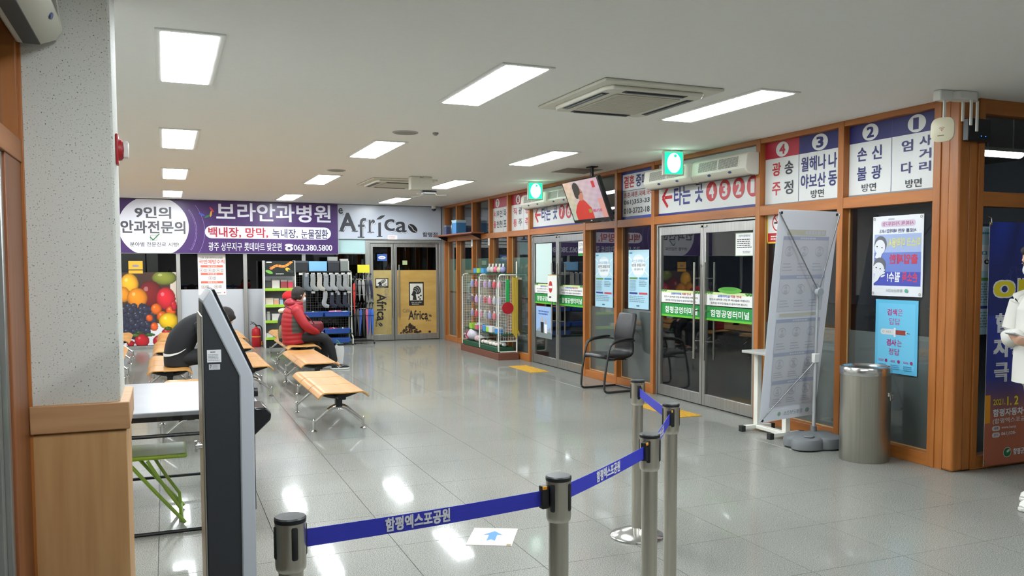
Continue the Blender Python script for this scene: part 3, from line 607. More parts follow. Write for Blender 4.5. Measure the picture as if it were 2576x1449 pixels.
51064: (115, [[88,103,88,21,99,21,99,103],[38,95,17,88,9,68,17,48,38,40,59,48,68,68,59,88],[38,86,52,81,58,68,52,54,38,49,24,54,19,68,24,81],[26,29,26,-7,102,-7,102,1,37,1,37,29]]),
51068: (115, [[38,99,17,92,9,74,17,56,38,49,59,56,67,74,59,92],[38,91,52,86,57,74,52,62,38,58,24,62,19,74,24,86],[88,103,88,46,99,46,99,103],[26,0,26,-8,103,-8,103,0,36,0,36,12,99,12,99,40,26,40,26,32,89,32,89,20,26,20]]),
51077: (115, [[88,103,88,43,99,43,99,103],[26,37,26,-8,99,-8,99,37,89,37,89,23,36,23,36,37],[36,15,89,15,89,0,36,0],[38,98,17,91,9,72,17,53,38,46,59,53,68,72,59,91],[38,89,52,84,58,72,52,59,38,54,24,59,19,72,24,84]]),
51088: (115, [[8,92,8,83,34,83,34,69,25,40,4,20,10,12,28,27,39,49,51,29,68,15,73,23,53,42,44,69,44,83,69,83,69,92],[83,103,83,-10,93,-10,93,49,112,49,112,58,93,58,93,103]]),
51109: (115, [[58,32,31,27,21,11,31,-4,58,-10,85,-4,95,11,85,27],[58,24,78,21,85,11,78,2,58,-1,38,2,31,11,38,21],[9,95,9,86,34,86,34,82,26,60,6,45,11,37,28,48,40,65,50,50,67,40,72,49,52,62,44,82,44,86,69,86,69,95],[84,103,84,35,94,35,94,66,111,66,111,75,94,75,94,103]]),
51116: (115, [[68,101,68,-4,78,-4,78,49,93,49,93,-10,103,-10,103,103,93,103,93,58,78,58,78,101],[8,90,8,82,30,82,30,73,23,42,5,22,12,14,26,28,35,48,44,30,58,18,64,26,46,44,40,73,40,82,60,82,60,90]]),
51201: (115, [[24,30,24,21,89,21,89,-10,99,-10,99,30],[10,96,10,87,35,87,35,83,27,60,7,46,12,38,30,49,40,66,51,50,68,40,73,48,53,62,46,83,46,87,70,87,70,96],[89,103,89,74,67,74,67,65,89,65,89,36,99,36,99,103]]),
51204: (115, [[89,103,89,72,66,72,66,64,89,64,89,20,99,20,99,103],[27,28,27,-7,102,-7,102,1,37,1,37,28],[10,94,10,86,35,86,35,80,27,58,7,43,12,35,29,46,40,63,51,48,68,37,73,46,53,60,46,80,46,86,70,86,70,94]]),
51216: (115, [[26,32,26,-8,99,-8,99,32],[89,23,89,0,36,0,36,23],[89,103,89,75,66,75,66,66,89,66,89,37,99,37,99,103],[10,96,10,88,35,88,35,84,27,61,7,46,12,38,29,49,40,66,51,51,68,41,73,49,53,63,46,84,46,88,70,88,70,96]]),
51221: (115, [[62,32,34,27,24,11,34,-4,62,-10,90,-4,100,11,90,27],[62,24,82,21,89,11,82,2,62,-2,42,2,35,11,42,21],[89,103,89,74,67,74,67,65,89,65,89,36,99,36,99,103],[10,95,10,87,35,87,35,83,27,60,7,45,12,37,30,48,40,66,51,50,68,40,73,48,53,62,46,83,46,87,70,87,70,95]]),
51228: (115, [[92,103,92,-10,102,-10,102,103],[70,101,70,63,51,63,51,54,70,54,70,-4,79,-4,79,101],[8,90,8,82,29,82,29,71,23,42,5,21,11,13,26,28,34,48,43,29,57,16,63,23,46,43,39,71,39,82,60,82,60,90]]),
51333: (115, [[57,30,29,24,18,10,29,-4,57,-10,86,-4,96,10,86,24],[57,21,78,18,86,10,78,2,57,-2,36,2,29,10,36,18],[6,47,6,39,108,39,108,47,62,47,62,63,52,63,52,47],[16,98,16,90,51,90,38,74,12,66,16,58,41,65,57,80,74,65,99,58,103,66,76,74,64,90,99,90,99,98]]),
51452: (115, [[16,96,16,88,52,88,52,87,39,68,12,57,16,48,41,58,57,74,74,58,98,48,102,57,75,68,63,87,63,88,99,88,99,96],[6,39,6,30,52,30,52,-10,62,-10,62,30,108,30,108,39]]),
51473: (115, [[57,22,78,19,86,10,78,2,57,-2,36,2,29,10,36,19],[6,50,6,42,52,42,52,30,27,24,18,10,29,-4,57,-10,86,-4,96,10,87,24,62,30,62,42,108,42,108,50],[16,98,16,90,51,90,38,74,12,66,16,57,41,65,57,80,74,65,99,57,103,66,76,74,64,90,99,90,99,98]]),
51613: (115, [[6,50,6,41,108,41,108,50],[57,31,29,26,18,11,29,-4,57,-10,86,-4,96,11,86,26],[57,23,78,20,86,11,78,2,57,-1,36,2,29,11,36,20],[16,98,16,89,51,89,38,73,12,65,16,56,41,64,57,79,74,64,99,56,103,65,76,73,64,89,99,89,99,98]]),
51648: (115, [[88,103,88,-10,99,-10,99,103],[10,92,10,83,36,83,36,69,27,40,6,20,12,12,30,27,42,49,53,28,71,15,77,23,56,42,47,69,47,83,73,83,73,92]]),
51649: (115, [[88,103,88,35,99,35,99,103],[23,29,23,20,88,20,88,-10,99,-10,99,29],[10,96,10,87,36,87,36,83,28,60,8,46,13,38,31,49,42,66,53,50,70,40,75,48,55,62,47,83,47,87,72,87,72,96]]),
51652: (115, [[88,103,88,20,99,20,99,103],[10,94,10,86,36,86,36,79,28,57,8,43,13,34,31,45,42,62,53,47,70,37,75,45,55,58,47,79,47,86,72,86,72,94],[26,28,26,-7,102,-7,102,1,37,1,37,28]]),
51656: (115, [[88,103,88,45,99,45,99,103],[26,0,26,-8,103,-8,103,0,36,0,36,12,99,12,99,39,26,39,26,31,89,31,89,20,26,20],[10,97,10,88,36,88,36,87,28,66,8,53,13,44,31,55,42,71,53,56,70,47,76,55,55,68,47,87,47,88,72,88,72,97]]),
52264: (115, [[34,101,34,84,8,84,8,75,34,75,34,67,26,39,5,20,11,12,28,26,39,47,50,27,66,14,72,22,52,41,44,67,44,75,69,75,69,84,44,84,44,101],[83,103,83,-10,93,-10,93,48,112,48,112,57,93,57,93,103]]),
52265: (115, [[20,28,20,20,84,20,84,-10,94,-10,94,28],[34,104,34,90,9,90,9,81,34,81,34,79,27,58,6,45,12,37,29,47,40,62,51,48,67,39,72,47,52,60,45,79,45,81,70,81,70,90,45,90,45,104],[84,103,84,34,94,34,94,64,111,64,111,73,94,73,94,103]]),
52380: (115, [[34,103,34,88,9,88,9,80,34,80,34,76,27,55,6,41,12,33,29,43,40,59,51,44,68,35,73,43,53,56,45,76,45,80,70,80,70,88,45,88,45,103],[89,103,89,68,66,68,66,60,89,60,89,19,99,19,99,103],[27,26,27,-7,102,-7,102,1,37,1,37,26]]),
52488: (115, [[52,39,52,13,6,13,6,4,109,4,109,13,62,13,62,39],[52,101,52,86,16,86,16,77,52,77,40,55,12,43,16,35,41,44,57,61,74,44,99,35,103,43,74,55,63,77,99,77,99,86,62,86,62,101]]),
52636: (115, [[19,0,19,-8,99,-8,99,0,29,0,29,10,95,10,95,35,62,35,62,45,108,45,108,53,6,53,6,45,52,45,52,35,19,35,19,27,85,27,85,18,19,18],[17,94,17,86,51,86,39,72,12,66,15,58,40,64,57,76,74,64,100,58,103,66,76,72,63,86,98,86,98,94,62,94,62,104,52,104,52,94]]),
52825: (115, [[88,103,88,34,99,34,99,103],[23,28,23,20,88,20,88,-10,99,-10,99,28],[37,104,37,90,11,90,11,81,37,81,37,78,29,58,8,44,14,36,31,46,42,62,54,47,71,38,76,46,55,59,47,78,47,81,73,81,73,90,47,90,47,104]]),
53076: (115, [[18,92,18,84,86,84,86,82,86,74,86,65,15,62,17,53,85,57,84,45,81,30,91,29,96,59,96,82,96,92],[46,44,46,14,6,14,6,6,108,6,108,14,56,14,56,44]]),
53356: (115, [[6,15,6,6,108,6,108,15],[18,92,18,83,86,83,86,78,86,69,86,60,15,58,17,49,85,53,84,39,81,24,91,23,95,53,96,78,96,92]]),
53440: (115, [[11,93,11,18,20,18,48,18,73,21,72,30,48,27,22,26,22,53,61,53,61,61,22,61,22,84,64,84,64,93],[83,103,83,-10,93,-10,93,49,112,49,112,58,93,58,93,103]]),
53457: (115, [[23,36,23,-8,94,-8,94,36,84,36,84,22,33,22,33,36],[33,14,84,14,84,0,33,0],[11,97,11,44,20,44,49,45,72,48,70,56,49,53,22,53,22,67,61,67,61,75,22,75,22,89,63,89,63,97],[84,103,84,41,94,41,94,68,111,68,111,77,94,77,94,103]]),
53468: (115, [[11,90,11,18,18,18,41,19,60,21,59,30,42,28,21,27,21,52,54,52,54,60,21,60,21,82,55,82,55,90],[68,101,68,-4,77,-4,77,50,92,50,92,-10,102,-10,102,103,92,103,92,58,77,58,77,101]]),
53552: (115, [[66,61,66,52,89,52,89,-10,99,-10,99,103,89,103,89,61],[12,93,12,17,20,17,48,18,72,21,70,29,48,26,22,26,22,53,59,53,59,61,22,61,22,84,64,84,64,93]]),
53685: (115, [[57,27,29,22,18,9,29,-5,57,-10,86,-5,96,9,86,22],[57,19,78,16,86,9,78,1,57,-2,36,1,29,9,36,16],[20,100,20,54,52,54,52,44,6,44,6,35,108,35,108,44,62,44,62,54,96,54,96,63,30,63,30,74,93,74,93,82,30,82,30,92,96,92,96,100]]),
53944: (115, [[6,14,6,5,109,5,109,14],[19,94,19,34,97,34,97,42,30,42,30,60,93,60,93,68,30,68,30,85,96,85,96,94]]),
54200: (115, [[70,60,70,52,89,52,89,19,99,19,99,103,89,103,89,82,70,82,70,73,89,73,89,60],[8,36,39,37,73,40,73,48,65,47,58,46,58,86,69,86,69,94,10,94,10,86,21,86,21,45,6,45],[31,86,48,86,48,46,31,45],[27,26,27,-7,102,-7,102,1,37,1,37,26]]),
54217: (115, [[62,31,34,26,24,11,34,-4,62,-10,90,-4,100,11,90,26],[62,23,82,20,89,11,82,2,62,-1,42,2,35,11,42,20],[89,103,89,83,70,83,70,75,89,75,89,63,70,63,70,54,89,54,89,34,99,34,99,103],[8,40,39,41,73,44,73,52,65,51,58,50,58,86,69,86,69,95,10,95,10,86,21,86,21,49,6,49],[31,86,48,86,48,50,31,49]]),
54252: (115, [[16,47,16,39,52,39,52,13,6,13,6,4,109,4,109,13,62,13,62,39,99,39,99,47,82,47,82,84,99,84,99,92,15,92,15,84,33,84,33,47],[43,84,71,84,71,47,43,47]]),
54596: (115, [[89,103,89,45,99,45,99,103],[26,0,26,-8,103,-8,103,0,36,0,36,12,99,12,99,39,25,39,25,31,89,31,89,20,26,20],[9,49,43,50,78,53,77,60,69,60,61,59,61,88,72,88,72,96,11,96,11,88,22,88,22,57,8,57],[32,88,51,88,51,58,32,58]]),
54620: (115, [[40,75,20,69,13,54,20,39,40,33,59,39,67,54,59,69],[40,67,52,63,57,54,52,44,40,41,28,44,23,54,28,63],[84,103,84,18,94,18,94,58,111,58,111,66,94,66,94,103],[35,103,35,90,6,90,6,81,73,81,73,90,45,90,45,103],[24,25,24,-7,99,-7,99,1,34,1,34,25]]),
54632: (115, [[23,29,23,-8,94,-8,94,29],[84,20,84,0,33,0,33,20],[40,77,20,72,13,57,20,43,40,37,59,43,67,57,59,72],[40,69,52,66,57,57,52,48,40,45,28,48,23,57,28,66],[84,103,84,35,94,35,94,65,111,65,111,73,94,73,94,103],[35,104,35,91,6,91,6,83,73,83,73,91,45,91,45,104]]),
54633: (115, [[23,33,23,-8,94,-8,94,33,84,33,84,21,33,21,33,33],[33,13,84,13,84,0,33,0],[40,78,20,73,13,58,20,44,40,38,59,44,67,58,59,73],[40,70,52,67,57,58,52,50,40,46,28,50,23,58,28,67],[84,103,84,38,94,38,94,66,111,66,111,74,94,74,94,103],[35,104,35,92,6,92,6,83,73,83,73,92,45,92,45,104]]),
54644: (115, [[34,68,17,61,10,42,17,24,34,16,52,24,58,42,52,61],[34,59,45,54,49,42,45,30,34,25,23,30,19,42,23,54],[29,100,29,84,6,84,6,76,62,76,62,84,39,84,39,100],[68,101,68,-4,78,-4,78,47,92,47,92,-10,102,-10,102,103,92,103,92,56,78,56,78,101]]),
54665: (115, [[34,76,17,70,10,56,17,42,34,37,52,42,58,56,52,70],[34,68,45,65,49,56,45,48,34,45,24,48,20,56,24,65],[64,30,37,25,27,10,37,-4,64,-10,92,-4,102,10,92,25],[64,22,84,19,92,10,84,2,64,-2,44,2,37,10,44,19],[67,101,67,36,77,36,77,64,92,64,92,32,102,32,102,103,92,103,92,73,77,73,77,101],[29,102,29,90,6,90,6,82,63,82,63,90,40,90,40,102]]),
54844: (115, [[57,72,76,70,83,63,76,56,57,53,38,56,31,63,38,70],[57,80,30,76,21,63,29,51,52,46,52,37,6,37,6,28,108,28,108,37,62,37,62,46,86,51,94,63,84,76],[19,21,19,-7,97,-7,97,1,30,1,30,21],[52,105,52,93,12,93,12,85,102,85,102,93,62,93,62,105]]),
54868: (115, [[41,67,53,63,58,54,53,44,41,41,28,44,24,54,28,63],[41,75,22,69,14,54,20,40,36,33,36,21,20,20,5,20,6,12,40,12,77,16,76,24,61,22,46,21,46,33,62,40,67,54,60,69],[83,103,83,-10,93,-10,93,47,111,47,111,55,93,55,93,103],[36,103,36,90,7,90,7,81,74,81,74,90,46,90,46,103]]),
54872: (115, [[41,72,53,70,57,62,53,55,41,52,29,55,24,62,29,70],[84,103,84,15,94,15,94,55,110,55,110,64,94,64,94,103],[22,21,22,-7,98,-7,98,1,33,1,33,21],[41,80,22,75,14,62,20,51,36,45,36,37,20,36,6,36,7,28,41,29,78,33,77,40,62,38,46,37,46,45,62,51,67,62,60,75],[36,104,36,92,8,92,8,84,73,84,73,92,46,92,46,104]]),
54924: (115, [[88,103,88,-10,98,-10,98,103],[44,67,56,63,61,54,56,44,44,41,31,44,26,54,31,63],[44,75,24,69,16,54,22,40,38,33,38,21,22,21,7,20,8,12,43,12,82,16,81,24,65,22,49,21,49,33,65,40,71,54,63,69],[38,103,38,90,9,90,9,81,78,81,78,90,49,90,49,103]]),
54980: (115, [[57,76,30,71,20,57,30,43,57,38,84,43,94,57,84,71],[57,68,76,65,83,57,76,49,57,46,38,49,31,57,38,65],[52,104,52,90,12,90,12,82,102,82,102,90,62,90,62,104],[6,30,6,22,52,22,52,-10,62,-10,62,22,109,22,109,30]]),
}

def rounded(l):
    """one more point on every curved stretch of an outline"""
    n = len(l) // 2
    P = [Vector((l[2 * i], l[2 * i + 1])) for i in range(n)]
    def turn(i):
        a = P[i] - P[i - 1]; b = P[(i + 1) % n] - P[i]
        return a.angle(b, 0.0) if a.length and b.length else 0.0
    T = [turn(i) for i in range(n)]
    out = []
    for i in range(n):
        j = (i + 1) % n
        out += [P[i].x, P[i].y]
        if 0.12 < T[i] < 1.05 and 0.12 < T[j] < 1.05 and (P[j] - P[i]).length < 45:
            m_ = (9 * P[i] + 9 * P[j] - P[i - 1] - P[(j + 1) % n]) / 16
            out += [m_.x, m_.y]
    return out

def outline_text(s_):
    """fill the outlines of a string"""
    cu = bpy.data.curves.new('lettering_source', 'CURVE')
    cu.dimensions = '2D'
    cu.fill_mode = 'BOTH'
    x = 0.0
    for c in s_:
        if c == ' ':
            x += 0.28; continue
        adv, ls = GLYPHS[ord(c)]
        for l in ls:
            l = rounded(l)
            n = len(l) // 2
            sp = cu.splines.new('POLY')
            sp.points.add(n - 1)
            flat = []
            for i in range(n): flat += [l[2 * i] / 125 + x, l[2 * i + 1] / 125, 0.0, 1.0]
            sp.points.foreach_set('co', flat)
            sp.use_cyclic_u = True
        x += adv / 125
    ob = bpy.data.objects.new('lettering_source', cu)
    me = ob.to_mesh()
    vs = [(v.co.x, v.co.y) for v in me.vertices]
    fs = [tuple(f.vertices) for f in me.polygons]
    ob.to_mesh_clear()
    bpy.data.objects.remove(ob)
    bpy.data.curves.remove(cu)
    return vs, fs

def flush_prints():
    got = {}
    for p, parent, name in PRINTS:
        for q in p.pend:
            if q[0] not in got: got[q[0]] = outline_text(q[0])
    for p, parent, name in PRINTS:
        for q in p.pend: p.put_text(got[q[0]], *q[1:])
        if p.b.v: p.b.build(name, p.mats, parent, smooth=False, fix=False)

class Print:
    """flat print on a sheet: origin o, unit axes u (right), v (up); metres"""
    def __init__(s, o, u, v):
        s.o = Vector(o); s.u = Vector(u); s.v = Vector(v); s.n = s.u.cross(s.v)
        s.b = MB(); s.mats = []; s.lv = 0; s.pend = []
    def mi(s, m):
        if m not in s.mats: s.mats.append(m)
        return s.mats.index(m)
    def P(s, a, b, lift):
        return s.o + s.u * a + s.v * b + s.n * lift
    def lift(s):
        s.lv += 1
        return 0.0006 + s.lv * 0.00022
    def poly(s, pts, m):
        l = s.lift()
        s.b.add([s.P(a, b, l) for a, b in pts], [tuple(range(len(pts)))], s.mi(m))
    def rect(s, a0, b0, a1, b1, m):
        s.poly([(a0, b0), (a1, b0), (a1, b1), (a0, b1)], m)
    def rects(s, L, m):
        l = s.lift()
        for a0, b0, a1, b1 in L:
            s.b.add([s.P(a, b, l) for a, b in ((a0, b0), (a1, b0), (a1, b1), (a0, b1))], [(0, 1, 2, 3)], s.mi(m))
    def frame(s, a0, b0, a1, b1, w, m):
        s.rects([(a0, b0, a1, b0 + w), (a0, b1 - w, a1, b1), (a0, b0, a0 + w, b1), (a1 - w, b0, a1, b1)], m)
    def ell(s, a, b, ra, rb, m, n=28, t0=0, t1=2 * pi, rot=0):
        pts = []
        for i in range(n):
            t = t0 + (t1 - t0) * i / (n if t1 - t0 > 6.28 else n - 1)
            x = ra * cos(t); y = rb * sin(t)
            pts.append((a + x * cos(rot) - y * sin(rot), b + x * sin(rot) + y * cos(rot)))
        s.poly(pts, m)
    def ring(s, a, b, ra, rb, w, m, n=28, t0=0, t1=2 * pi, dash=False):
        l = s.lift()
        for i in range(n):
            if dash and i % 2: continue
            ta = t0 + (t1 - t0) * i / n; tb = t0 + (t1 - t0) * (i + 1) / n
            q = [(a + (ra - w) * cos(ta), b + (rb - w) * sin(ta)), (a + ra * cos(ta), b + rb * sin(ta)),
                 (a + ra * cos(tb), b + rb * sin(tb)), (a + (ra - w) * cos(tb), b + (rb - w) * sin(tb))]
            s.b.add([s.P(x, y, l) for x, y in q], [(0, 1, 2, 3)], s.mi(m))
    def line(s, a0, b0, a1, b1, w, m):
        dx, dy = a1 - a0, b1 - b0
        L = sqrt(dx * dx + dy * dy) or 1
        nx, ny = -dy / L * w / 2, dx / L * w / 2
        s.poly([(a0 - nx, b0 - ny), (a1 - nx, b1 - ny), (a1 + nx, b1 + ny), (a0 + nx, b0 + ny)], m)
    def pill(s, a0, b0, a1, b1, m, n=8):
        r = (b1 - b0) / 2
        pts = [(a1 - r + r * cos(t), (b0 + b1) / 2 + r * sin(t)) for t in [-pi / 2 + pi * i / n for i in range(n + 1)]]
        pts += [(a0 + r + r * cos(t), (b0 + b1) / 2 + r * sin(t)) for t in [pi / 2 + pi * i / n for i in range(n + 1)]]
        s.poly(pts, m)
    def text(s, t, a0, b0, a1, b1, m, bold=0.012, rot90=False):
        s.pend.append((t, bold, a0, b0, a1, b1, s.mi(m), rot90, s.lift()))
    def put_text(s, g, bold, a0, b0, a1, b1, mi, rot90, l):
        vs, fs = g
        if not vs: return
        d = bold * 0.9
        sh = ((0, 0),) if d < 0.004 else ((-d, -d), (d, d), (-d, d), (d, -d))
        x0 = min(v[0] for v in vs); x1 = max(v[0] for v in vs)
        y0 = min(v[1] for v in vs); y1 = max(v[1] for v in vs)
        if d >= 0.004: x0 -= d; x1 += d; y0 -= d; y1 += d
        for k, (ex, ey) in enumerate(sh):
            out = []
            for x, y in vs:
                fx = (x + ex - x0) / (x1 - x0); fy = (y + ey - y0) / (y1 - y0)
                if rot90: fx, fy = fy, 1 - fx
                out.append(s.P(a0 + (a1 - a0) * fx, b0 + (b1 - b0) * fy, l + k * 0.00005))
            s.b.add(out, fs, mi)
    def lines(s, a0, b0, a1, b1, k, m, fill=0.45, seed=0):
        """k rows of print too small to read"""
        rg = random.Random(seed + k)
        h = (b1 - b0) / k
        L = []
        for i in range(k):
            y = b1 - (i + 1) * h + h * (1 - fill) / 2
            x = a0
            end = a0 + (a1 - a0) * rg.uniform(0.75, 1.0)
            sg = 1 if a1 > a0 else -1
            while (end - x) * sg > 0:
                w = abs(a1 - a0) * rg.uniform(0.05, 0.16)
                xe = x + sg * w
                if (end - xe) * sg < 0: xe = end
                L.append((x, y, xe, y + h * fill))
                x = xe + sg * abs(a1 - a0) * 0.025
        s.rects(L, m)
    def done(s, parent, name='print'):
        PRINTS.append((s, parent, name))

def rightwall(X, Yleft, Z):
    return Print((X, Yleft, Z), (0, -1, 0), (0, 0, 1))
def backwall(X, Y, Z):
    return Print((X, Y, Z), (1, 0, 0), (0, 0, 1))

def color_grid(name, parent, o, u, v, w, h, nx, ny, fn, m):
    """print of nx by ny coloured cells; fn(a, b) with a, b in 0..1"""
    o = Vector(o); u = Vector(u); v = Vector(v)
    vs = []; cols = []
    for j in range(ny + 1):
        for i in range(nx + 1):
            a = i / nx; b = j / ny
            vs.append(o + u * (a * w) + v * (b * h))
            cols.append(fn(a, b))
    fs = [(j * (nx + 1) + i, j * (nx + 1) + i + 1, (j + 1) * (nx + 1) + i + 1, (j + 1) * (nx + 1) + i) for j in range(ny) for i in range(nx)]
    me = bpy.data.meshes.new(name)
    me.from_pydata([tuple(x) for x in vs], [], fs)
    at = me.color_attributes.new('print', 'FLOAT_COLOR', 'POINT')
    flat = []
    for c in cols: flat += [lin(c[0]), lin(c[1]), lin(c[2]), 1.0]
    at.data.foreach_set('color', flat)
    me.materials.append(m)
    ob = bpy.data.objects.new(name, me)
    COL.objects.link(ob)
    if parent: ob.parent = parent
    return ob

# ================================================================ the setting
XW = 5.40          # front of the wooden glazing on the right
H = 2.81           # ceiling height
YB = 18.0          # back wall
XG = 5.485         # glass of the right wall

# ---- floor: granite tiles with recessed joints
floor = struct('floor', 'polished grey speckled granite tile floor')
MB().box((-3.3, -1.6, -0.12), (5.50, YB, -0.004)).box((5.50, -1.6, -0.12), (9.0, 4.80, -0.004)).build('grout_bed', GROUT, floor, smooth=False)
TX, TY, X0, Y0 = 0.612, 0.637, -0.065, 4.735
_tm = {}
def tile_mesh(w, d):
    k = (round(w, 3), round(d, 3))
    if k not in _tm:
        g = 0.0016; c = 0.0007
        b = MB()
        a0, a1, b0, b1 = g, k[0] - g, g, k[1] - g
        vs = [(a0, b0, -0.012), (a1, b0, -0.012), (a1, b1, -0.012), (a0, b1, -0.012),
              (a0, b0, -c), (a1, b0, -c), (a1, b1, -c), (a0, b1, -c),
              (a0 + c, b0 + c, 0), (a1 - c, b0 + c, 0), (a1 - c, b1 - c, 0), (a0 + c, b1 - c, 0)]
        fs = [(0, 1, 5, 4), (1, 2, 6, 5), (2, 3, 7, 6), (3, 0, 4, 7), (4, 5, 9, 8), (5, 6, 10, 9), (6, 7, 11, 10), (7, 4, 8, 11), (8, 9, 10, 11)]
        b.add(vs, fs)
        _tm[k] = b.mesh('tile', GRANITE, smooth=False)
    return _tm[k]
rest = MB()
ntile = 0
for i in range(-6, 16):
    for j in range(-10, 22):
        x0 = max(X0 + i * TX, -3.3); x1 = X0 + (i + 1) * TX
        y0 = max(Y0 + j * TY, -1.6); y1 = min(Y0 + (j + 1) * TY, YB)
        if y1 - y0 < 0.02: continue
        lim = 9.0 if y0 < 4.7 else 5.50
        x1 = min(x1, lim)
        if x1 - x0 < 0.02: continue
        near = 3.4 < y1 and y0 < 11.0 and x1 > -0.75 and x0 < 0.45 + 0.85 * y1
        if near and ntile < 300:
            o = bpy.data.objects.new('tile', tile_mesh(x1 - x0, y1 - y0))
            o.location = (x0, y0, 0)
            COL.objects.link(o); o.parent = floor
            ntile += 1
        else:
            g = 0.0016
            rest.box((x0 + g, y0 + g, -0.012), (x1 - g, y1 - g, 0))
o = rest.build('tile_field', GRANITE, floor, smooth=False)
o['kind'] = 'stuff'

# ---- ceiling, plain walls
MB().box((-3.3, -1.6, H), (5.52, YB, H + 0.12)).box((5.52, -1.6, H), (9.0, 4.86, H + 0.12)).build('ceiling', CEIL, smooth=False)['kind'] = 'structure'
MB().box((-3.45, -1.6, -0.12), (-3.3, YB + 2.2, H + 0.12)).build('wall_left', WALLP, smooth=False)['kind'] = 'structure'
MB().box((-3.45, -1.75, -0.12), (9.15, -1.6, H + 0.12)).build('wall_rear', WALLP, smooth=False)['kind'] = 'structure'
MB().box((9.0, -1.6, -0.12), (9.15, 4.9, H + 0.12)).build('wall_end', WALLP, smooth=False)['kind'] = 'structure'
MB().box((-3.3, 4.50, 0), (-0.56, 4.62, H)).build('wall_return', WALLP, smooth=False)['kind'] = 'structure'
MB().box((-3.45, YB + 2.2, -0.12), (5.6, YB + 2.35, H + 0.12)).build('wall_shop', mat('dark_shop', C(60, 62, 66), 0.8), smooth=False)['kind'] = 'structure'
MB().box((-3.45, YB + 0.1, -0.14), (5.6, YB + 2.2, -0.02)).build('floor_shop', mat('dark_shop_floor', C(70, 70, 72), 0.6), smooth=False)['kind'] = 'structure'
MB().box((-3.45, YB + 0.1, H), (5.6, YB + 2.2, H + 0.12)).build('ceiling_shop', mat('dark_shop_ceiling', C(70, 70, 72), 0.8), smooth=False)['kind'] = 'structure'
MB().box((5.52, 4.86, -0.16), (26.0, 34.0, -0.03)).box((9.15, -8, -0.16), (26, 4.86, -0.03)).build('ground', noisy('asphalt', C(54, 55, 56), C(70, 70, 70), 40, 0.85), smooth=False)['kind'] = 'structure'

# ---- right wall: wooden posts, rails and panes
wr = struct('wall_right', 'orange wooden post and rail glazing on the right')
POSTS = [(17.80, 17.72), (16.97, 16.90), (15.99, 15.92), (15.03, 14.96), (14.10, 14.03), (13.14, 13.07), (11.10, 11.03), (10.16, 10.09), (9.22, 9.15), (7.18, 7.11), (6.02, 5.95), (4.98, 4.91)]
for a, b in POSTS:
    MB().box((XW, b, 0), (XW + 0.12, a, H)).build('post', WOOD, wr, bev=0.004)
MB().box((XW, 17.80, 0), (XW + 0.14, YB, H)).build('corner_panel', mat('grey_panel', C(128, 130, 130), 0.5), wr)
DOORBAY = {5: 1, 8: 2}
TZ0, TZ1 = 2.055, 2.15
HZ = 2.762
wn = 0
for i in range(len(POSTS) - 1):
    ya = POSTS[i][1]; yb = POSTS[i + 1][0]
    MB().box((XW + 0.004, yb, TZ0), (XW + 0.11, ya, TZ1)).build('transom', WOODH, wr, bev=0.003)
    MB().box((XW + 0.004, yb, HZ), (XW + 0.11, ya, H)).build('header', WOODH, wr, bev=0.003)
    if i not in DOORBAY:
        MB().box((XW + 0.004, yb, 0), (XW + 0.11, ya, 0.10)).build('base_rail', WOODH, wr, bev=0.003)
    wn += 1
    w = struct('window_%d' % wn)
    MB().box((XG, yb, TZ1), (XG + 0.006, ya, HZ)).build('pane', PANE, w, smooth=False)
    bead = mat('pale_bead', C(196, 160, 112), 0.5)
    if i not in DOORBAY:
        MB().box((XG, yb, 0.10), (XG + 0.006, ya, TZ0)).build('pane', PANE, w, smooth=False)
        MB().box((XG + 0.008, yb + 0.002, 0.104), (XG + 0.010, ya - 0.002, 1.0)).build('privacy_film', mat('grey_film', C(112, 117, 114), 0.6), w, smooth=False)
        if i < 5:
            MB().box((XG + 0.008, yb + 0.10, 1.03), (XG + 0.010, ya - 0.002, 1.70)).build('green_panel', mat('green_panel', C(96, 128, 116), 0.5), w, smooth=False)  # flat green sheet just behind the far panes
        t = 0.008
        MB().box((XG - 0.012, yb, 0.10), (XG, yb + t, TZ0)).box((XG - 0.012, ya - t, 0.10), (XG, ya, TZ0)).box((XG - 0.012, yb + t, 0.10), (XG, ya - t, 0.10 + t)).build('glazing_bead', bead, w, smooth=False)

# corner column wrapped in wood, then the glazing that turns to the right
cc = struct('trim_1', 'wide orange wooden corner column')
MB().box((XW + 0.01, 4.84, 0), (5.66, 4.91, H)).build('column_core', WOOD, cc)
MB().box((XW, 4.735, 0), (5.515, 4.84, H)).build('column_face', WOOD, cc, bev=0.02, seg=3)
MB().box((5.515, 4.745, 0), (5.60, 4.84, H)).build('column_face', WOOD, cc, bev=0.012, seg=3)
MB().box((5.60, 4.735, 0), (5.66, 4.86, H)).build('column_post', WOOD, cc, bev=0.004)
wf = struct('wall_front', 'wooden glazing turning right beside the corner column')
RX = [(6.78, 6.85), (7.9, 7.97), (8.93, 9.0)]
xa = 5.66
for k, (a, b) in enumerate(RX):
    MB().box((a, 4.735, 0), (b, 4.86, H)).build('post', WOOD, wf, bev=0.004)
    for nm, z0, z1 in (('transom', 2.01, 2.12), ('header', 2.70, H), ('base_rail', 0, 0.10)):
        MB().box((xa, 4.74, z0), (a, 4.85, z1)).build(nm, noisy('orange_wood_x', C(154, 90, 38), C(178, 110, 50), 3.0, 0.42, stretch=(0.5, 6, 6), detail=5), wf, bev=0.003)
    wn += 1
    w = struct('window_%d' % wn)
    MB().box((xa, 4.80, 2.12), (a, 4.806, 2.70)).build('pane', PANE, w, smooth=False)
    MB().box((xa, 4.80, 0.10), (a, 4.806, 2.01)).build('pane', PANE, w, smooth=False)
    xa = b

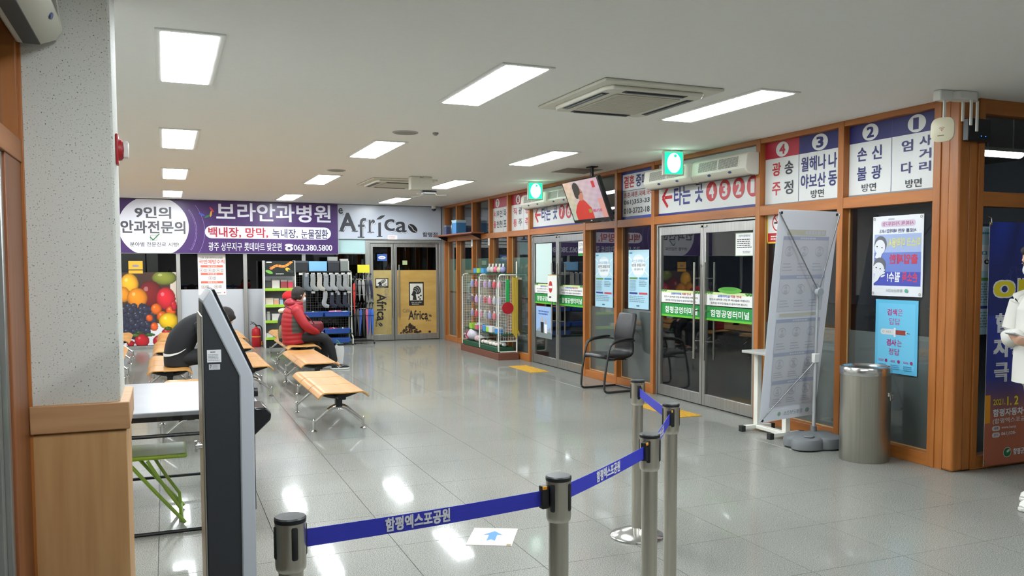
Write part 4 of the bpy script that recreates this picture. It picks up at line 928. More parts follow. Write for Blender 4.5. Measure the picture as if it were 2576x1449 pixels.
# ---- steel framed double doors in the right wall
GREEN = ink(22, 138, 58); LIME = ink(96, 186, 44); WHITE = ink(240, 240, 238); INKB = ink(36, 36, 40)
def door_leaf(door, ya, yb, hinge_far, Xf=XW + 0.045):
    """leaf between ya (far) and yb (near)"""
    st, tr, br = 0.05, 0.10, 0.125
    z1 = 2.02
    b = MB()
    b.box((Xf, yb, 0.012), (Xf + 0.04, yb + st, z1)).box((Xf, ya - st, 0.012), (Xf + 0.04, ya, z1))
    b.box((Xf, yb + st, z1 - tr), (Xf + 0.04, ya - st, z1)).box((Xf, yb + st, 0.012), (Xf + 0.04, ya - st, 0.012 + br))
    leaf = b.build('door_leaf', STEELH, door, bev=0.003)
    MB().box((Xf + 0.017, yb + st, 0.012 + br), (Xf + 0.023, ya - st, z1 - tr)).build('pane', PANE, leaf, smooth=False)
    yh = (yb + st + 0.045) if hinge_far else (ya - st - 0.045)
    ym = (yb + st / 2) if hinge_far else (ya - st / 2)
    for sx in (-1, 1):
        x = Xf + 0.02 + sx * 0.065
        hb = MB().cyl((x, yh, 0.52), (x, yh, 1.60), 0.013, n=12)
        for z in (0.72, 1.06, 1.42):
            hb.cyl((x, yh, z), (Xf + 0.02 + sx * 0.004, yh, z), 0.007, n=8)
        hb.build('handle', STEEL, leaf)
    MB().cyl((Xf - 0.008, ym, 1.30 + 0.26), (Xf, ym, 1.56), 0.018, n=14).build('lock', CHROME, leaf)
    # floor hinge shoe and a spring catch at the top
    MB().box((Xf - 0.012, ym - 0.05, 1.985), (Xf - 0.001, ym + 0.05, 2.005)).build('top_catch', STEEL, leaf)
    return leaf, ya - st, yb + st

def leaf_print(leaf, ya, yb, Xf=XW + 0.045):
    Wd = ya - yb
    p = rightwall(Xf + 0.0165, ya, 0)
    p.rect(0, 0.985, Wd, 1.118, GREEN)
    p.rect(0, 0.962, Wd, 0.985, LIME)
    p.text('함평공영터미널', Wd * 0.10, 1.005, Wd * 0.92, 1.085, WHITE, 0.02)
    p.rect(0, 1.128, Wd, 1.275, WHITE)
    p.rect(0, 1.245, Wd, 1.275, ink(206, 226, 160))
    for k in range(7):
        p.ell(0.01 + 0.018 * k, 1.27 - 0.004 * (k % 3), 0.014, 0.010, ink(70, 140, 60), n=8)
        p.ell(Wd - 0.01 - 0.018 * k, 1.268 - 0.006 * (k % 3), 0.014, 0.013, ink(64, 130, 54), n=8)
    p.text('공용터미널', Wd * 0.26, 1.222, Wd * 0.52, 1.250, ink(40, 84, 190), 0.02)
    p.text('이용 안내', Wd * 0.54, 1.222, Wd * 0.76, 1.250, ink(190, 40, 50), 0.02)
    p.text('반드시 승차권 구입 후 버스탑승 바랍니다.', Wd * 0.08, 1.185, Wd * 0.94, 1.208, INKB, 0.012)
    p.text('승차권 미구입 탑승시 승차거부 합니다.', Wd * 0.11, 1.145, Wd * 0.90, 1.168, INKB, 0.012)
    return p

def double_door(n, ya, yb):
    d = struct('door_%d' % n, 'steel framed glass double door')
    b = MB()
    b.box((XW + 0.03, ya - 0.035, 0), (XW + 0.10, ya, TZ0)).box((XW + 0.03, yb, 0), (XW + 0.10, yb + 0.035, TZ0)).box((XW + 0.03, yb + 0.035, 2.03), (XW + 0.10, ya - 0.035, TZ0))
    b.build('door_frame', STEELH, d, bev=0.003)
    ym = (ya + yb) / 2
    L1 = door_leaf(d, ya - 0.04, ym + 0.004, True)
    L2 = door_leaf(d, ym - 0.004, yb + 0.04, False)
    return d, L1, L2
d1, d1a, d1b = double_door(1, 13.07, 11.10)
d2, d2a, d2b = double_door(2, 9.15, 7.18)
leaf_print(*d1a).done(d1a[0], 'door_sticker')
p = leaf_print(*d1b)
p.rect(0.66, 1.70, 0.83, 1.91, WHITE); p.text('CCTV', 0.68, 1.84, 0.81, 1.88, INKB); p.rect(0.66, 1.70, 0.83, 1.74, GREEN); p.text('녹화중', 0.68, 1.77, 0.81, 1.81, ink(40, 60, 150))
p.done(d1b[0], 'door_sticker')
leaf_print(*d2a).done(d2a[0], 'door_sticker')
p = leaf_print(*d2b)
Wd = d2b[1] - d2b[2]
p.ell(Wd * 0.52, 1.30, 0.21, 0.035, ink(92, 170, 60), n=30)
p.ell(Wd * 0.50, 1.315, 0.15, 0.02, ink(70, 150, 48), n=24)
p.rect(Wd - 0.31, 1.66, Wd - 0.005, 1.90, WHITE); p.frame(Wd - 0.31, 1.66, Wd - 0.005, 1.90, 0.008, ink(150, 170, 140))
p.text('CCTV운영안내', Wd - 0.25, 1.855, Wd - 0.06, 1.88, ink(40, 50, 110), 0.015)
p.lines(Wd - 0.28, 1.74, Wd - 0.03, 1.84, 5, INKB)
p.lines(Wd - 0.18, 1.685, Wd - 0.05, 1.715, 2, ink(110, 110, 114))
p.done(d2b[0], 'door_sticker')

# ---- back wall: shop front in steel and glass
wb = struct('wall_back', 'shop front with steel mullions at the back of the hall')
MB().box((-3.3, YB, 1.80), (3.83, YB + 0.08, H)).build('fascia', WALLP, wb, smooth=False)
MB().box((3.83, YB, 2.07), (5.40, YB + 0.08, H)).build('fascia', WALLP, wb, smooth=False)
for x in (-2.2, -0.98, 0.24, 1.44, 2.55):
    MB().box((x - 0.035, YB - 0.02, 0), (x + 0.035, YB + 0.08, 1.80)).build('mullion', STEELH, wb, bev=0.003)
MB().box((3.78, YB - 0.03, 0), (3.88, YB + 0.08, 2.07)).build('mullion', STEELH, wb, bev=0.003)
MB().box((5.345, YB - 0.03, 0), (5.40, YB + 0.08, 2.07)).build('mullion', STEELH, wb, bev=0.003)
MB().box((3.88, YB - 0.03, 2.025), (5.345, YB + 0.08, 2.07)).build('door_head', STEELH, wb, bev=0.003)
MB().box((-3.3, YB - 0.01, 0), (3.78, YB + 0.07, 0.06)).build('sill', STEELH, wb, bev=0.003)
BX = [(-2.165, -1.015), (-0.945, 0.205), (0.275, 1.405), (1.475, 2.515), (2.585, 3.78)]
FROST = mat('white_film', C(188, 191, 196), 0.35)
for k, (a, b) in enumerate(BX):
    wn += 1
    w = struct('window_%d' % wn)
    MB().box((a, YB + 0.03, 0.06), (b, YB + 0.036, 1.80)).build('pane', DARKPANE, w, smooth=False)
    if k in (2, 3):
        MB().box((a + 0.002, YB + 0.026, 0.062), (b - 0.002, YB + 0.029, 1.11)).build('privacy_film', FROST, w, smooth=False)
w = struct('window_%d' % (wn + 1))
MB().box((2.95, YB - 0.012, 1.815), (3.78, YB - 0.004, 2.10)).build('pane', mat('pale_blue_panel', C(176, 206, 206), 0.4), w, smooth=False)

cd = struct('door_3', 'cafe entrance of two steel framed glass leaves')
def cafe_leaf(x0, x1, hx):
    b = MB(); y = YB - 0.01; st = 0.055
    b.box((x0, y, 0.01), (x0 + st, y + 0.045, 2.02)).box((x1 - st, y, 0.01), (x1, y + 0.045, 2.02))
    b.box((x0 + st, y, 1.95), (x1 - st, y + 0.045, 2.02)).box((x0 + st, y, 0.01), (x1 - st, y + 0.045, 0.13))
    lf = b.build('door_leaf', STEELH, cd, bev=0.003)
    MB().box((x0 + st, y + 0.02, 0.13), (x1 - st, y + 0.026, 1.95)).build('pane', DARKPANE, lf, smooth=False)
    h = MB().cyl((hx, y - 0.06, 0.48), (hx, y - 0.06, 1.58), 0.014, n=10)
    for z in (0.7, 1.35): h.cyl((hx, y - 0.06, z), (hx, y, z), 0.008, n=8)
    h.build('handle', STEEL, lf)
    return lf, x0 + st, x1 - st, y + 0.0195
ca = cafe_leaf(3.885, 4.375, 4.345)
cb = cafe_leaf(4.385, 5.34, 4.47)
KHAKI = noisy('khaki_film', C(176, 152, 92), C(190, 170, 112), 8, 0.4)
GOLD = noisy('gold_film', C(186, 146, 74), C(206, 168, 98), 2.0, 0.4, stretch=(1, 1, 3))
BRN = ink(58, 42, 30); DK = ink(30, 28, 30); SIL = ink(196, 190, 170)
def coffee_emblem(p, a, b, w, h):
    """black framed emblem: a head in profile with a striped turban and coffee beans"""
    p.rect(a, b, a + w, b + h, DK)
    p.rect(a + w * 0.07, b + h * 0.22, a + w * 0.93, b + h * 0.93, ink(222, 218, 206))
    p.ell(a + w * 0.56, b + h * 0.66, w * 0.27, h * 0.18, DK, rot=0.5)
    for k in range(4):
        p.ring(a + w * (0.36 + 0.03 * k), b + h * (0.50 + 0.03 * k), w * (0.17 + 0.07 * k), h * (0.15 + 0.05 * k), w * 0.025, ink(222, 218, 206), n=12, t0=0.1, t1=1.7)
    p.ell(a + w * 0.34, b + h * 0.50, w * 0.12, h * 0.13, DK)
    p.poly([(a + w * 0.22, b + h * 0.52), (a + w * 0.14, b + h * 0.46), (a + w * 0.24, b + h * 0.42)], DK)
    p.poly([(a + w * 0.30, b + h * 0.44), (a + w * 0.46, b + h * 0.46), (a + w * 0.52, b + h * 0.24), (a + w * 0.24, b + h * 0.24)], DK)
    for q in ((0.66, 0.36), (0.80, 0.42), (0.74, 0.28)):
        p.ell(a + w * q[0], b + h * q[1], w * 0.06, h * 0.035, DK, rot=0.7, n=12)
    p.text('take out coffee', a + w * 0.16, b + h * 0.11, a + w * 0.84, b + h * 0.17, SIL)
    p.lines(a + w * 0.2, b + h * 0.04, a + w * 0.8, b + h * 0.085, 1, SIL, 0.7)
def bean(p, a, b, r, rot=-0.7, m=None):
    p.ell(a, b, r, r * 0.62, m or DK, rot=rot, n=18)
    c, s = cos(rot), sin(rot)
    pts = [(-0.9, 0.05), (-0.3, 0.12), (0.3, -0.08), (0.9, 0.0), (0.9, -0.08), (0.3, -0.2), (-0.3, 0.0), (-0.9, -0.06)]
    p.poly([(a + r * (x * c - y * s), b + r * (x * s + y * c)) for x, y in pts], ink(206, 206, 206))
def leafmark(p, a, b, r):
    pts = []
    for i in range(9):
        t = i / 8; pts.append((a + r * (2 * t - 1), b + r * (0.9 * t - 0.45) + r * 0.34 * sin(pi * t)))
    for i in range(7, 0, -1):
        t = i / 8; pts.append((a + r * (2 * t - 1), b + r * (0.9 * t - 0.45) - r * 0.34 * sin(pi * t)))
    p.poly(pts, DK)
# narrow leaf
lf, x0, x1, yy = ca
p = backwall(x0, yy, 0); wv = x1 - x0
p.rect(0, 0.13, wv, 1.47, KHAKI)
p.rect(wv * 0.24, 1.66, wv * 0.78, 1.80, ink(60, 96, 170)); p.ell(wv * 0.5, 1.73, wv * 0.2, 0.035, WHITE); p.lines(wv * 0.38, 1.715, wv * 0.62, 1.745, 2, ink(60, 96, 170), 0.6)
coffee_emblem(p, wv * 0.12, 1.10, wv * 0.72, 0.20)
p.text('Africa', wv * 0.18, 0.42, wv * 0.72, 0.98, DK, 0.02, rot90=True)
p.text('Café', wv * 0.62, 0.84, wv * 0.86, 1.08, ink(150, 140, 120), 0.01, rot90=True)
bean(p, wv * 0.38, 0.34, 0.05)
p.text('함평점', wv * 0.10, 0.30, wv * 0.2, 0.46, BRN, 0.0, rot90=True)
p.done(lf, 'door_film')
# wide leaf
lf, x0, x1, yy = cb
p = backwall(x0, yy, 0); wv = x1 - x0
p.rect(0, 0.13, wv, 1.47, GOLD)
coffee_emblem(p, wv * 0.30, 0.72, wv * 0.38, 0.50)
p.text('Africa', wv * 0.28, 0.42, wv * 0.78, 0.62, DK, 0.015)
p.text('Café', wv * 0.14, 0.58, wv * 0.32, 0.66, ink(130, 116, 90), 0.005)
bean(p, wv * 0.84, 0.50, 0.035)
p.text('함평점', wv * 0.72, 0.38, wv * 0.86, 0.42, BRN, 0.0)
rg = random.Random(3)
for k in range(46):
    a = rg.gauss(0.32, 0.14)
    if not 0.03 < a < 0.7: continue
    hh = 0.19 * max(0.08, 1 - abs(a - 0.32) / 0.32)
    p.ell(wv * a, 0.135 + rg.uniform(0.02, 1) * hh + 0.012, 0.03, 0.018, ink(*rg.choice([(58, 40, 28), (78, 54, 36), (42, 30, 22), (96, 70, 46)])), n=9, rot=rg.uniform(0, 3))
p.ell(wv * 0.82, 0.16, 0.03, 0.024, BRN, n=9)
p.rect(wv * 0.14, 1.58, wv * 0.26, 1.67, ink(176, 186, 140))
p.done(lf, 'door_film')

# ---- left: entrance side with wooden frame, steel door, plastered pillar
XL = -0.53
wl = struct('wall_entry', 'wooden entrance framing at the left edge')
MB().box((XL - 0.12, 3.80, 0), (XL, 4.20, 1.985)).build('jamb_panel', noisy('red_wood', C(126, 72, 40), C(150, 92, 54), 3.0, 0.42, stretch=(6, 6, 0.5), detail=5), wl, bev=0.003)
MB().box((XL - 0.12, 4.14, 2.075), (XL, 4.20, H)).build('post', WOOD, wl, bev=0.003)
MB().box((XL - 0.12, 4.185, 0), (XL + 0.012, 4.20, H)).build('edge_strip', WOOD, wl, bev=0.003)
MB().box((XL - 0.12, -1.6, 1.985), (XL + 0.006, 4.185, 2.075)).build('transom', WOODH, wl, bev=0.003)
MB().box((XL - 0.12, -1.6, 2.72), (XL, 4.14, H)).build('header', WOODH, wl, bev=0.003)
for ya, yb in ((1.86, 1.80), (-0.2, -0.28)):
    MB().box((XL - 0.12, yb, 0), (XL, ya, 1.985)).build('post', WOOD, wl, bev=0.003)
MB().box((XL - 0.12, -1.6, 0), (XL, -0.28, 1.985)).build('panel', WALLP, wl)
w = struct('window_20')
MB().box((XL - 0.06, -1.6, 2.075), (XL - 0.052, 4.14, 2.72)).build('pane', PANE, w, smooth=False)
d4 = struct('door_4', 'steel framed glass entrance door at the left edge')
MB().box((XL - 0.09, 3.75, 0), (XL - 0.01, 3.80, 1.985)).box((XL - 0.09, 1.86, 0), (XL - 0.01, 1.90, 1.985)).box((XL - 0.09, 1.90, 1.94), (XL - 0.01, 3.75, 1.985)).build('door_frame', STEELH, d4, bev=0.004)
for ya, yb in ((3.745, 2.83), (2.82, 1.905)):
    b = MB()
    xx = XL - 0.07
    b.box((xx, yb, 0.01), (xx + 0.04, yb + 0.05, 1.93)).box((xx, ya - 0.05, 0.01), (xx + 0.04, ya, 1.93)).box((xx, yb + 0.05, 1.83), (xx + 0.04, ya - 0.05, 1.93)).box((xx, yb + 0.05, 0.01), (xx + 0.04, ya - 0.05, 0.14))
    lf = b.build('door_leaf', STEELH, d4, bev=0.003)
    MB().box((xx + 0.017, yb + 0.05, 0.14), (xx + 0.023, ya - 0.05, 1.83)).build('pane', PANE, lf, smooth=False)
    p = Print((xx + 0.024, yb + 0.05, 0), (0, 1, 0), (0, 0, 1))
    Wd = ya - yb - 0.1
    p.rect(0, 0.94, Wd, 1.08, GREEN); p.rect(0, 0.92, Wd, 0.94, LIME); p.text('함평공영터미널', Wd * 0.1, 0.965, Wd * 0.92, 1.05, WHITE, 0.02)
    p.done(lf, 'door_sticker')
w = struct('window_21')
MB().box((XL - 0.06, -0.2, 0.02), (XL - 0.052, 1.80, 1.985)).build('pane', PANE, w, smooth=False)
MB().box((-3.3, -1.6, -0.12), (-3.0, -1.5, 0.0)).build('trim_2', WALLP, smooth=False)['kind'] = 'structure'

# pillar
pl = struct('trim_3', 'pillar in speckled stone plaster with oak wainscot')
MB().box((XL + 0.001, 4.20, 0.93), (-0.188, 4.66, H)).build('pillar_shaft', PLASTER, pl, bev=0.01)
MB().box((XL + 0.001, 4.186, 0), (-0.166, 4.70, 0.853)).build('wainscot_panel', OAK, pl, bev=0.004)
MB().box((XL + 0.001, 4.172, 0.856), (-0.152, 4.715, 0.975)).build('wainscot_cap', OAKH, pl, bev=0.005)

# ================================================================ ceiling fixtures
EMIT = mat('light_diffuser', C(250, 250, 250), 0.4, emit=(0.90, 0.965, 1.0, 1), es=LAMP)
FRAMEW = mat('light_frame', C(236, 236, 231), 0.6)
LW, LL = 0.2855, 1.361
def make_light():
    t = thing('ceiling_light', 'x', 'light')
    w, l = LW / 2, LL / 2
    f = 0.035
    b = MB()
    b.box((-w - f, -l - f, -0.010), (-w, l + f, 0)).box((w, -l - f, -0.010), (w + f, l + f, 0))
    b.box((-w, -l - f, -0.010), (w, -l, 0)).box((-w, l, -0.010), (w, l + f, 0))
    b.build('frame', FRAMEW, t, bev=0.002)
    pts = []
    r = 0.012
    for cx, cy, a0 in ((w - r, l - r, 0), (-w + r, l - r, pi / 2), (-w + r, -l + r, pi), (w - r, -l + r, 1.5 * pi)):
        for k in range(5):
            a = a0 + k * pi / 8
            pts.append((cx + r * cos(a), cy + r * sin(a)))
    MB().prism(pts, (0, 0, -0.012), (1, 0, 0), (0, 1, 0), (0, 0, 0.010)).build('diffuser', EMIT, t, smooth=False)
    return t
proto = make_light()
LCOL = [(-1.78, 'far left'), (0.158, 'left'), (2.107, 'middle'), (4.045, 'right')]
LROW = [(5.128, 'first and nearest'), (8.745, 'second'), (12.288, 'third'), (15.867, 'fourth and farthest')]
first = True
def put_light(x, y, lab):
    global first
    if first:
        proto.location = (x, y, H); proto['label'] = lab; proto['group'] = 'ceiling light panels'; first = False
    else:
        dup(proto, (x, y, H), 0, lab, 'ceiling light panels')
for x, cn in LCOL:
    for y, rn in LROW:
        put_light(x, y + LL / 2, 'rectangular white ceiling light, %s of the %s row' % (rn, cn))
for x, s in ((0.158, 'left'), (2.107, 'middle'), (4.045, 'right')):
    put_light(x, 1.51 + LL / 2, 'rectangular white ceiling light overhead behind the camera, %s row' % s)

def cassette(loc, label, blades=True):
    t = thing('air_conditioner', label, 'air conditioner', loc)
    hx, hy = 0.475, 0.575
    MB().box((-hx, -hy, -0.022), (hx, hy, 0)).build('panel', CREAM, t, bev=0.012)
    o = 0.30
    pts = [(-0.40, -0.40), (-0.36, -0.48), (0.36, -0.48), (0.40, -0.40), (0.40, 0.40), (0.36, 0.48), (-0.36, 0.48), (-0.40, 0.40)]
    MB().prism(pts, (0, 0, -0.05), (1, 0, 0), (0, 1, 0), (0, 0, 0.03)).build('raised_frame', CREAM, t, bev=0.012)
    slot = mat('vent_dark', C(52, 56, 60), 0.5)
    for nm, a, b in (('vent', (-0.375, -0.33), (-0.315, 0.33)), ('vent', (0.315, -0.33), (0.375, 0.33)), ('vent', (-0.25, -0.45), (0.25, -0.385)), ('vent', (-0.25, 0.385), (0.25, 0.45))):
        v = MB().box((a[0], a[1], -0.053), (b[0], b[1], -0.047)).build(nm, slot, t, bev=0.004)
        m = ((a[0] + b[0]) / 2, (a[1] + b[1]) / 2)
        if abs(b[0] - a[0]) < 0.1:
            MB().box((m[0] - 0.018, a[1] + 0.02, -0.060), (m[0] + 0.010, b[1] - 0.02, -0.054)).build('louvre', GREYP, v, bev=0.002)
        else:
            MB().box((a[0] + 0.02, m[1] - 0.010, -0.060), (b[0] - 0.02, m[1] + 0.018, -0.054)).build('louvre', GREYP, v, bev=0.002)
    g = MB().box((-0.26, -0.33, -0.058), (0.26, 0.33, -0.050))
    g.build('grille', mat('grille_cream', C(206, 202, 186), 0.6), t, bev=0.01)
    gb = MB()
    for k in range(23):
        y = -0.30 + k * 0.0273
        gb.box((-0.24, y, -0.061), (0.24, y + 0.012, -0.058))
    gb.build('grille_bars', CREAM, t, smooth=False)
    return t
cassette((3.175, 5.79, H), 'square ceiling cassette air conditioner between the two nearest lights')
cassette((3.20, 12.95, H), 'small looking ceiling cassette air conditioner far down the hall')

for (x, y), lab in (((2.094, 8.11), 'round flat grey ceiling speaker cover beside the second light'), ((2.086, 11.66), 'round flat grey ceiling speaker cover farther down the hall')):
    t = thing('ceiling_speaker', lab, 'speaker', (x, y, H))
    MB().lathe([(0.12, 0), (0.12, -0.006), (0.105, -0.010)], n=28).build('rim', mat('grey_rim', C(176, 176, 172), 0.5), t)
    MB().lathe([(0.104, -0.009), (0.10, -0.012), (0.02, -0.014)], n=28).build('mesh_cover', mat('grey_mesh', C(150, 150, 147), 0.7), t)
t = thing('smoke_detector', 'tiny dark detector dot on the ceiling beside the nearer round cover', 'detector', (2.36, 8.02, H))
MB().lathe([(0.028, 0), (0.028, -0.012), (0.014, -0.026), (0.004, -0.028)], n=16).build('detector_body', mat('grey_detector', C(140, 140, 138), 0.5), t)
t = thing('ceiling_hatch', 'brown square access hatch in the ceiling above the television', 'hatch', (4.98, 10.44, H))
MB().box((-0.25, -0.27, -0.008), (0.25, 0.27, 0)).build('hatch_panel', mat('brown_hatch', C(140, 128, 116), 0.6), t, bev=0.003)
MB().box((-0.262, -0.282, -0.004), (0.262, 0.282, -0.0005)).build('hatch_rim', FRAMEW, t)

# wireless box hung far down the hall with a bracket of folded antennas
t = thing('wireless_unit', 'cream box hanging from the ceiling with white bent antenna arms', 'wireless unit', (3.32, 12.05, H))
MB().box((-0.155, -0.07, -0.19), (0.155, 0.07, 0)).build('housing', CREAM, t, bev=0.012)
for x in (-0.02, 0.0, 0.02):
    MB().box((x - 0.006, -0.0715, -0.022), (x + 0.006, -0.0695, -0.014)).build('indicator', BLACKP, t)
MB().box((0.02, -0.05, -0.215), (0.22, 0.05, -0.19)).build('mount', BLACKP, t, bev=0.004)
MB().box((0.03, -0.06, -0.240), (0.21, 0.06, -0.215)).build('router_body', ALU, t, bev=0.006)
MB().tube([(0.20, -0.04, -0.225), (0.215, -0.05, -0.255), (0.36, -0.06, -0.252)], 0.008, n=8).build('antenna', WHITEP, t)
MB().tube([(0.04, -0.04, -0.225), (0.03, -0.05, -0.255), (-0.07, -0.06, -0.240)], 0.008, n=8).build('antenna', WHITEP, t)
MB().tube([(0.06, 0.04, -0.225), (0.02, 0.05, -0.265), (-0.12, 0.06, -0.285)], 0.007, n=8).build('antenna', WHITEP, t)

t = thing('security_camera', 'small white dome camera at the ceiling above the cafe sign', 'camera', (5.19, 17.80, H))
MB().lathe([(0.055, 0), (0.055, -0.05), (0.05, -0.06)], n=20).build('mount', WHITEP, t)
MB().ell((0, 0, -0.065), (0.045, 0.045, 0.045)).build('dome', mat('smoke_dome', C(60, 62, 66), 0.1), t)

# ---- exit signs
def exit_sign(loc, label):
    t = thing('exit_sign', label, 'exit sign', loc, radians(-14))
    t.scale = (0.92, 0.92, 0.95)
    MB().box((-0.125, -0.035, -0.285), (0.125, 0.035, -0.012)).build('case', WHITEP, t, bev=0.006)
    MB().box((-0.035, -0.02, -0.012), (0.035, 0.02, 0)).build('hanger', ALU, t)
    EG = mat('exit_green', C(20, 170, 110), 0.4, emit=C(10, 205, 120), es=3.2)
    EW = mat('exit_white', C(240, 250, 245), 0.4, emit=(0.75, 1.0, 0.92, 1), es=5.0)
    p = Print((-0.108, -0.0352, -0.272), (1, 0, 0), (0, 0, 1))
    p.rect(0, 0, 0.216, 0.246, EG)
    p.ell(0.112, 0.125, 0.082, 0.112, EW, n=28)
    p.ell(0.128, 0.205, 0.018, 0.019, EG, n=14)
    p.poly([(0.09, 0.185), (0.128, 0.18), (0.14, 0.12), (0.17, 0.07), (0.155, 0.06), (0.118, 0.105), (0.085, 0.06), (0.06, 0.065), (0.10, 0.12), (0.098, 0.155), (0.07, 0.15), (0.068, 0.165)], EW)
    p.done(t, 'lit_face')
    q = Print((0.108, 0.0352, -0.272), (-1, 0, 0), (0, 0, 1))
    q.rect(0, 0, 0.216, 0.246, EG); q.ell(0.118, 0.125, 0.075, 0.10, EW)
    q.done(t, 'lit_face')
exit_sign((5.07, 8.20, H), 'lit green exit sign hanging in front of the nearer glass door')
exit_sign((5.07, 12.05, H), 'lit green exit sign hanging in front of the farther glass door')

# ---- air curtains above the doors
def air_curtain(name_label, y_far, length, z0=2.46, mirror=1, x_wall=XW):
    """unit runs along Y from y_far towards the camera; faces -X when mirror=1"""
    t = thing('air_curtain', name_label, 'air curtain', (x_wall, y_far - length / 2, z0))
    hl = length / 2
    s = -mirror
    prof = [(0, 0), (0.09, 0), (0.145, 0.022), (0.170, 0.062), (0.152, 0.200), (0.12, 0.225), (0, 0.225)]
    MB().prism([(s * a, b) for a, b in prof], (0, -hl, 0), (1, 0, 0), (0, 0, 1), (0, length, 0)).build('casing', CREAM, t, bev=0.012, seg=3)
    nsec = max(2, int(length / 0.40))
    rim = mat('grille_dark', C(70, 72, 70), 0.6)
    sec = (length - 0.24) / nsec
    # slot field on the sloping upper face
    A = Vector((s * 0.1675, 0, 0.084)); B = Vector((s * 0.1535, 0, 0.192))
    up = (B - A); L = up.length; up.normalize()
    nrm = Vector((s * up.z, 0, -up.x * s * s)); nrm = Vector((s * abs(up.z), 0, abs(up.x)))
    for k in range(nsec):
        g = MB()
        y0 = -hl + 0.12 + k * sec
        rows = 9; cols = int(sec / 0.021)
        for r in range(rows):
            for c in range(cols):
                yy = y0 + 0.012 + c * (sec - 0.024) / cols
                pa = A + up * (0.004 + r * (L - 0.006) / rows)
                q0 = pa + nrm * 0.0012; q1 = q0 + up * 0.0078
                sh = 0.004 if r % 2 else 0
                g.add([(q0.x, yy + sh, q0.z), (q0.x, yy + 0.0125 + sh, q0.z), (q1.x, yy + 0.0125 + sh, q1.z), (q1.x, yy + sh, q1.z)], [(0, 1, 2, 3)])
        g.build('intake_slots', rim, t, smooth=False)
        MB().loft([(s * 0.150, y0 + sec / 2 - 0.03, 0.046), (s * 0.163, y0 + sec / 2 - 0.03, 0.041)], [(0.014, 0.028), (0.012, 0.026)], side=(0, 0, 1), n=18).build('badge', mat('blue_badge', C(54, 78, 128), 0.3), t)
    MB().box((s * 0.03 if s > 0 else s * 0.09, -hl + 0.03, -0.006), (s * 0.09 if s > 0 else s * 0.03, hl - 0.03, 0.002)).build('outlet', rim, t)
    for e in ((-1,) if mirror == 1 else ()):
        MB().box((min(s * 0.10, s * 0.150), e * (hl - 0.05) - 0.025, 0.028), (max(s * 0.10, s * 0.158), e * (hl - 0.05) + 0.025, 0.085)).build('end_cap', mat('cap_grey', C(170, 170, 164), 0.5), t, bev=0.004)
    return t
air_curtain('long cream air curtain above the nearer glass door', 9.12, 1.02)
air_curtain('cream air curtain above the nearer door, at its right end', 8.09, 0.97)
air_curtain('short cream air curtain left of the far exit sign', 13.05, 0.95)
air_curtain('cream air curtain above the farther door behind the television', 12.09, 0.95)
air_curtain('cream air curtain at the top left corner beside the pillar', 4.165, 1.6, 2.465, -1, XL)
MB().tube([(XW - 0.02, 7.20, 2.48), (XW - 0.03, 7.21, 2.38), (XW - 0.02, 7.27, 2.33), (XW - 0.01, 7.33, 2.42), (XW - 0.01, 7.34, 2.47)], 0.004, n=6, smooth=6)

# ================================================================ signs in the transom bays
def board(name, label, cat, ya, yb, z0, z1, m, X=5.465, th=0.014, loc_z=None):
    t = thing(name, label, cat, (X, (ya + yb) / 2, z0))
    MB().box((0, -(ya - yb) / 2, 0), (th, (ya - yb) / 2, z1 - z0)).build('board', m, t)
    p = Print((0, (ya - yb) / 2, 0), (0, -1, 0), (0, 0, 1))
    return t, p, ya - yb, z1 - z0
SIGNW = mat('sign_white', C(216, 218, 216), 0.35)
NAVY = ink(38, 40, 104); CRIM = ink(172, 34, 56); SW = ink(216, 218, 216); RED = ink(190, 34, 44)
GREYE = ink(128, 136, 140)
def disc_number(p, n, cx, cy, ra, rb, bg, fg):
    p.ell(cx, cy, ra, rb, bg, n=32)
    p.text(n, cx - ra * (0.40 if n == '1' else 0.46), cy - rb * 0.66, cx + ra * (0.22 if n == '1' else 0.46), cy + rb * 0.66, fg, 0.012 if n == '1' else 0.035)

t, p, W_, H_ = board('route_sign', 'white sign with red 4 and blue 3 panels above the standing banner', 'sign', 7.108, 6.022, 2.152, 2.76, SIGNW)
p.rect(0, H_ * 0.74, W_ * 0.46, H_, CRIM); p.rect(W_ * 0.46, H_ * 0.74, W_, H_, NAVY)
p.rect(W_ * 0.457, 0, W_ * 0.463, H_ * 0.74, NAVY)
disc_number(p, '4', W_ * 0.235, H_ * 0.87, 0.095, 0.072, SW, CRIM)
disc_number(p, '3', W_ * 0.72, H_ * 0.87, 0.105, 0.075, SW, NAVY)
BK = ink(44, 44, 56)
p.text('광', W_ * 0.10, H_ * 0.46, W_ * 0.22, H_ * 0.67, RED, 0.02); p.text('주', W_ * 0.10, H_ * 0.15, W_ * 0.22, H_ * 0.36, RED, 0.02)
p.text('송', W_ * 0.27, H_ * 0.46, W_ * 0.39, H_ * 0.67, BK, 0.02); p.text('정', W_ * 0.27, H_ * 0.15, W_ * 0.39, H_ * 0.36, BK, 0.02)
p.text('월해나', W_ * 0.49, H_ * 0.46, W_ * 0.80, H_ * 0.68, NAVY, 0.02); p.text('야보산', W_ * 0.49, H_ * 0.20, W_ * 0.80, H_ * 0.42, NAVY, 0.02)
p.text('나', W_ * 0.83, H_ * 0.46, W_ * 0.93, H_ * 0.68, NAVY, 0.02); p.text('동', W_ * 0.83, H_ * 0.20, W_ * 0.93, H_ * 0.42, NAVY, 0.02)
p.text('방면', W_ * 0.62, H_ * 0.05, W_ * 0.78, H_ * 0.17, BK, 0.01)
p.rect(0, 0, W_, H_ * 0.02, GREYE)
p.done(t)

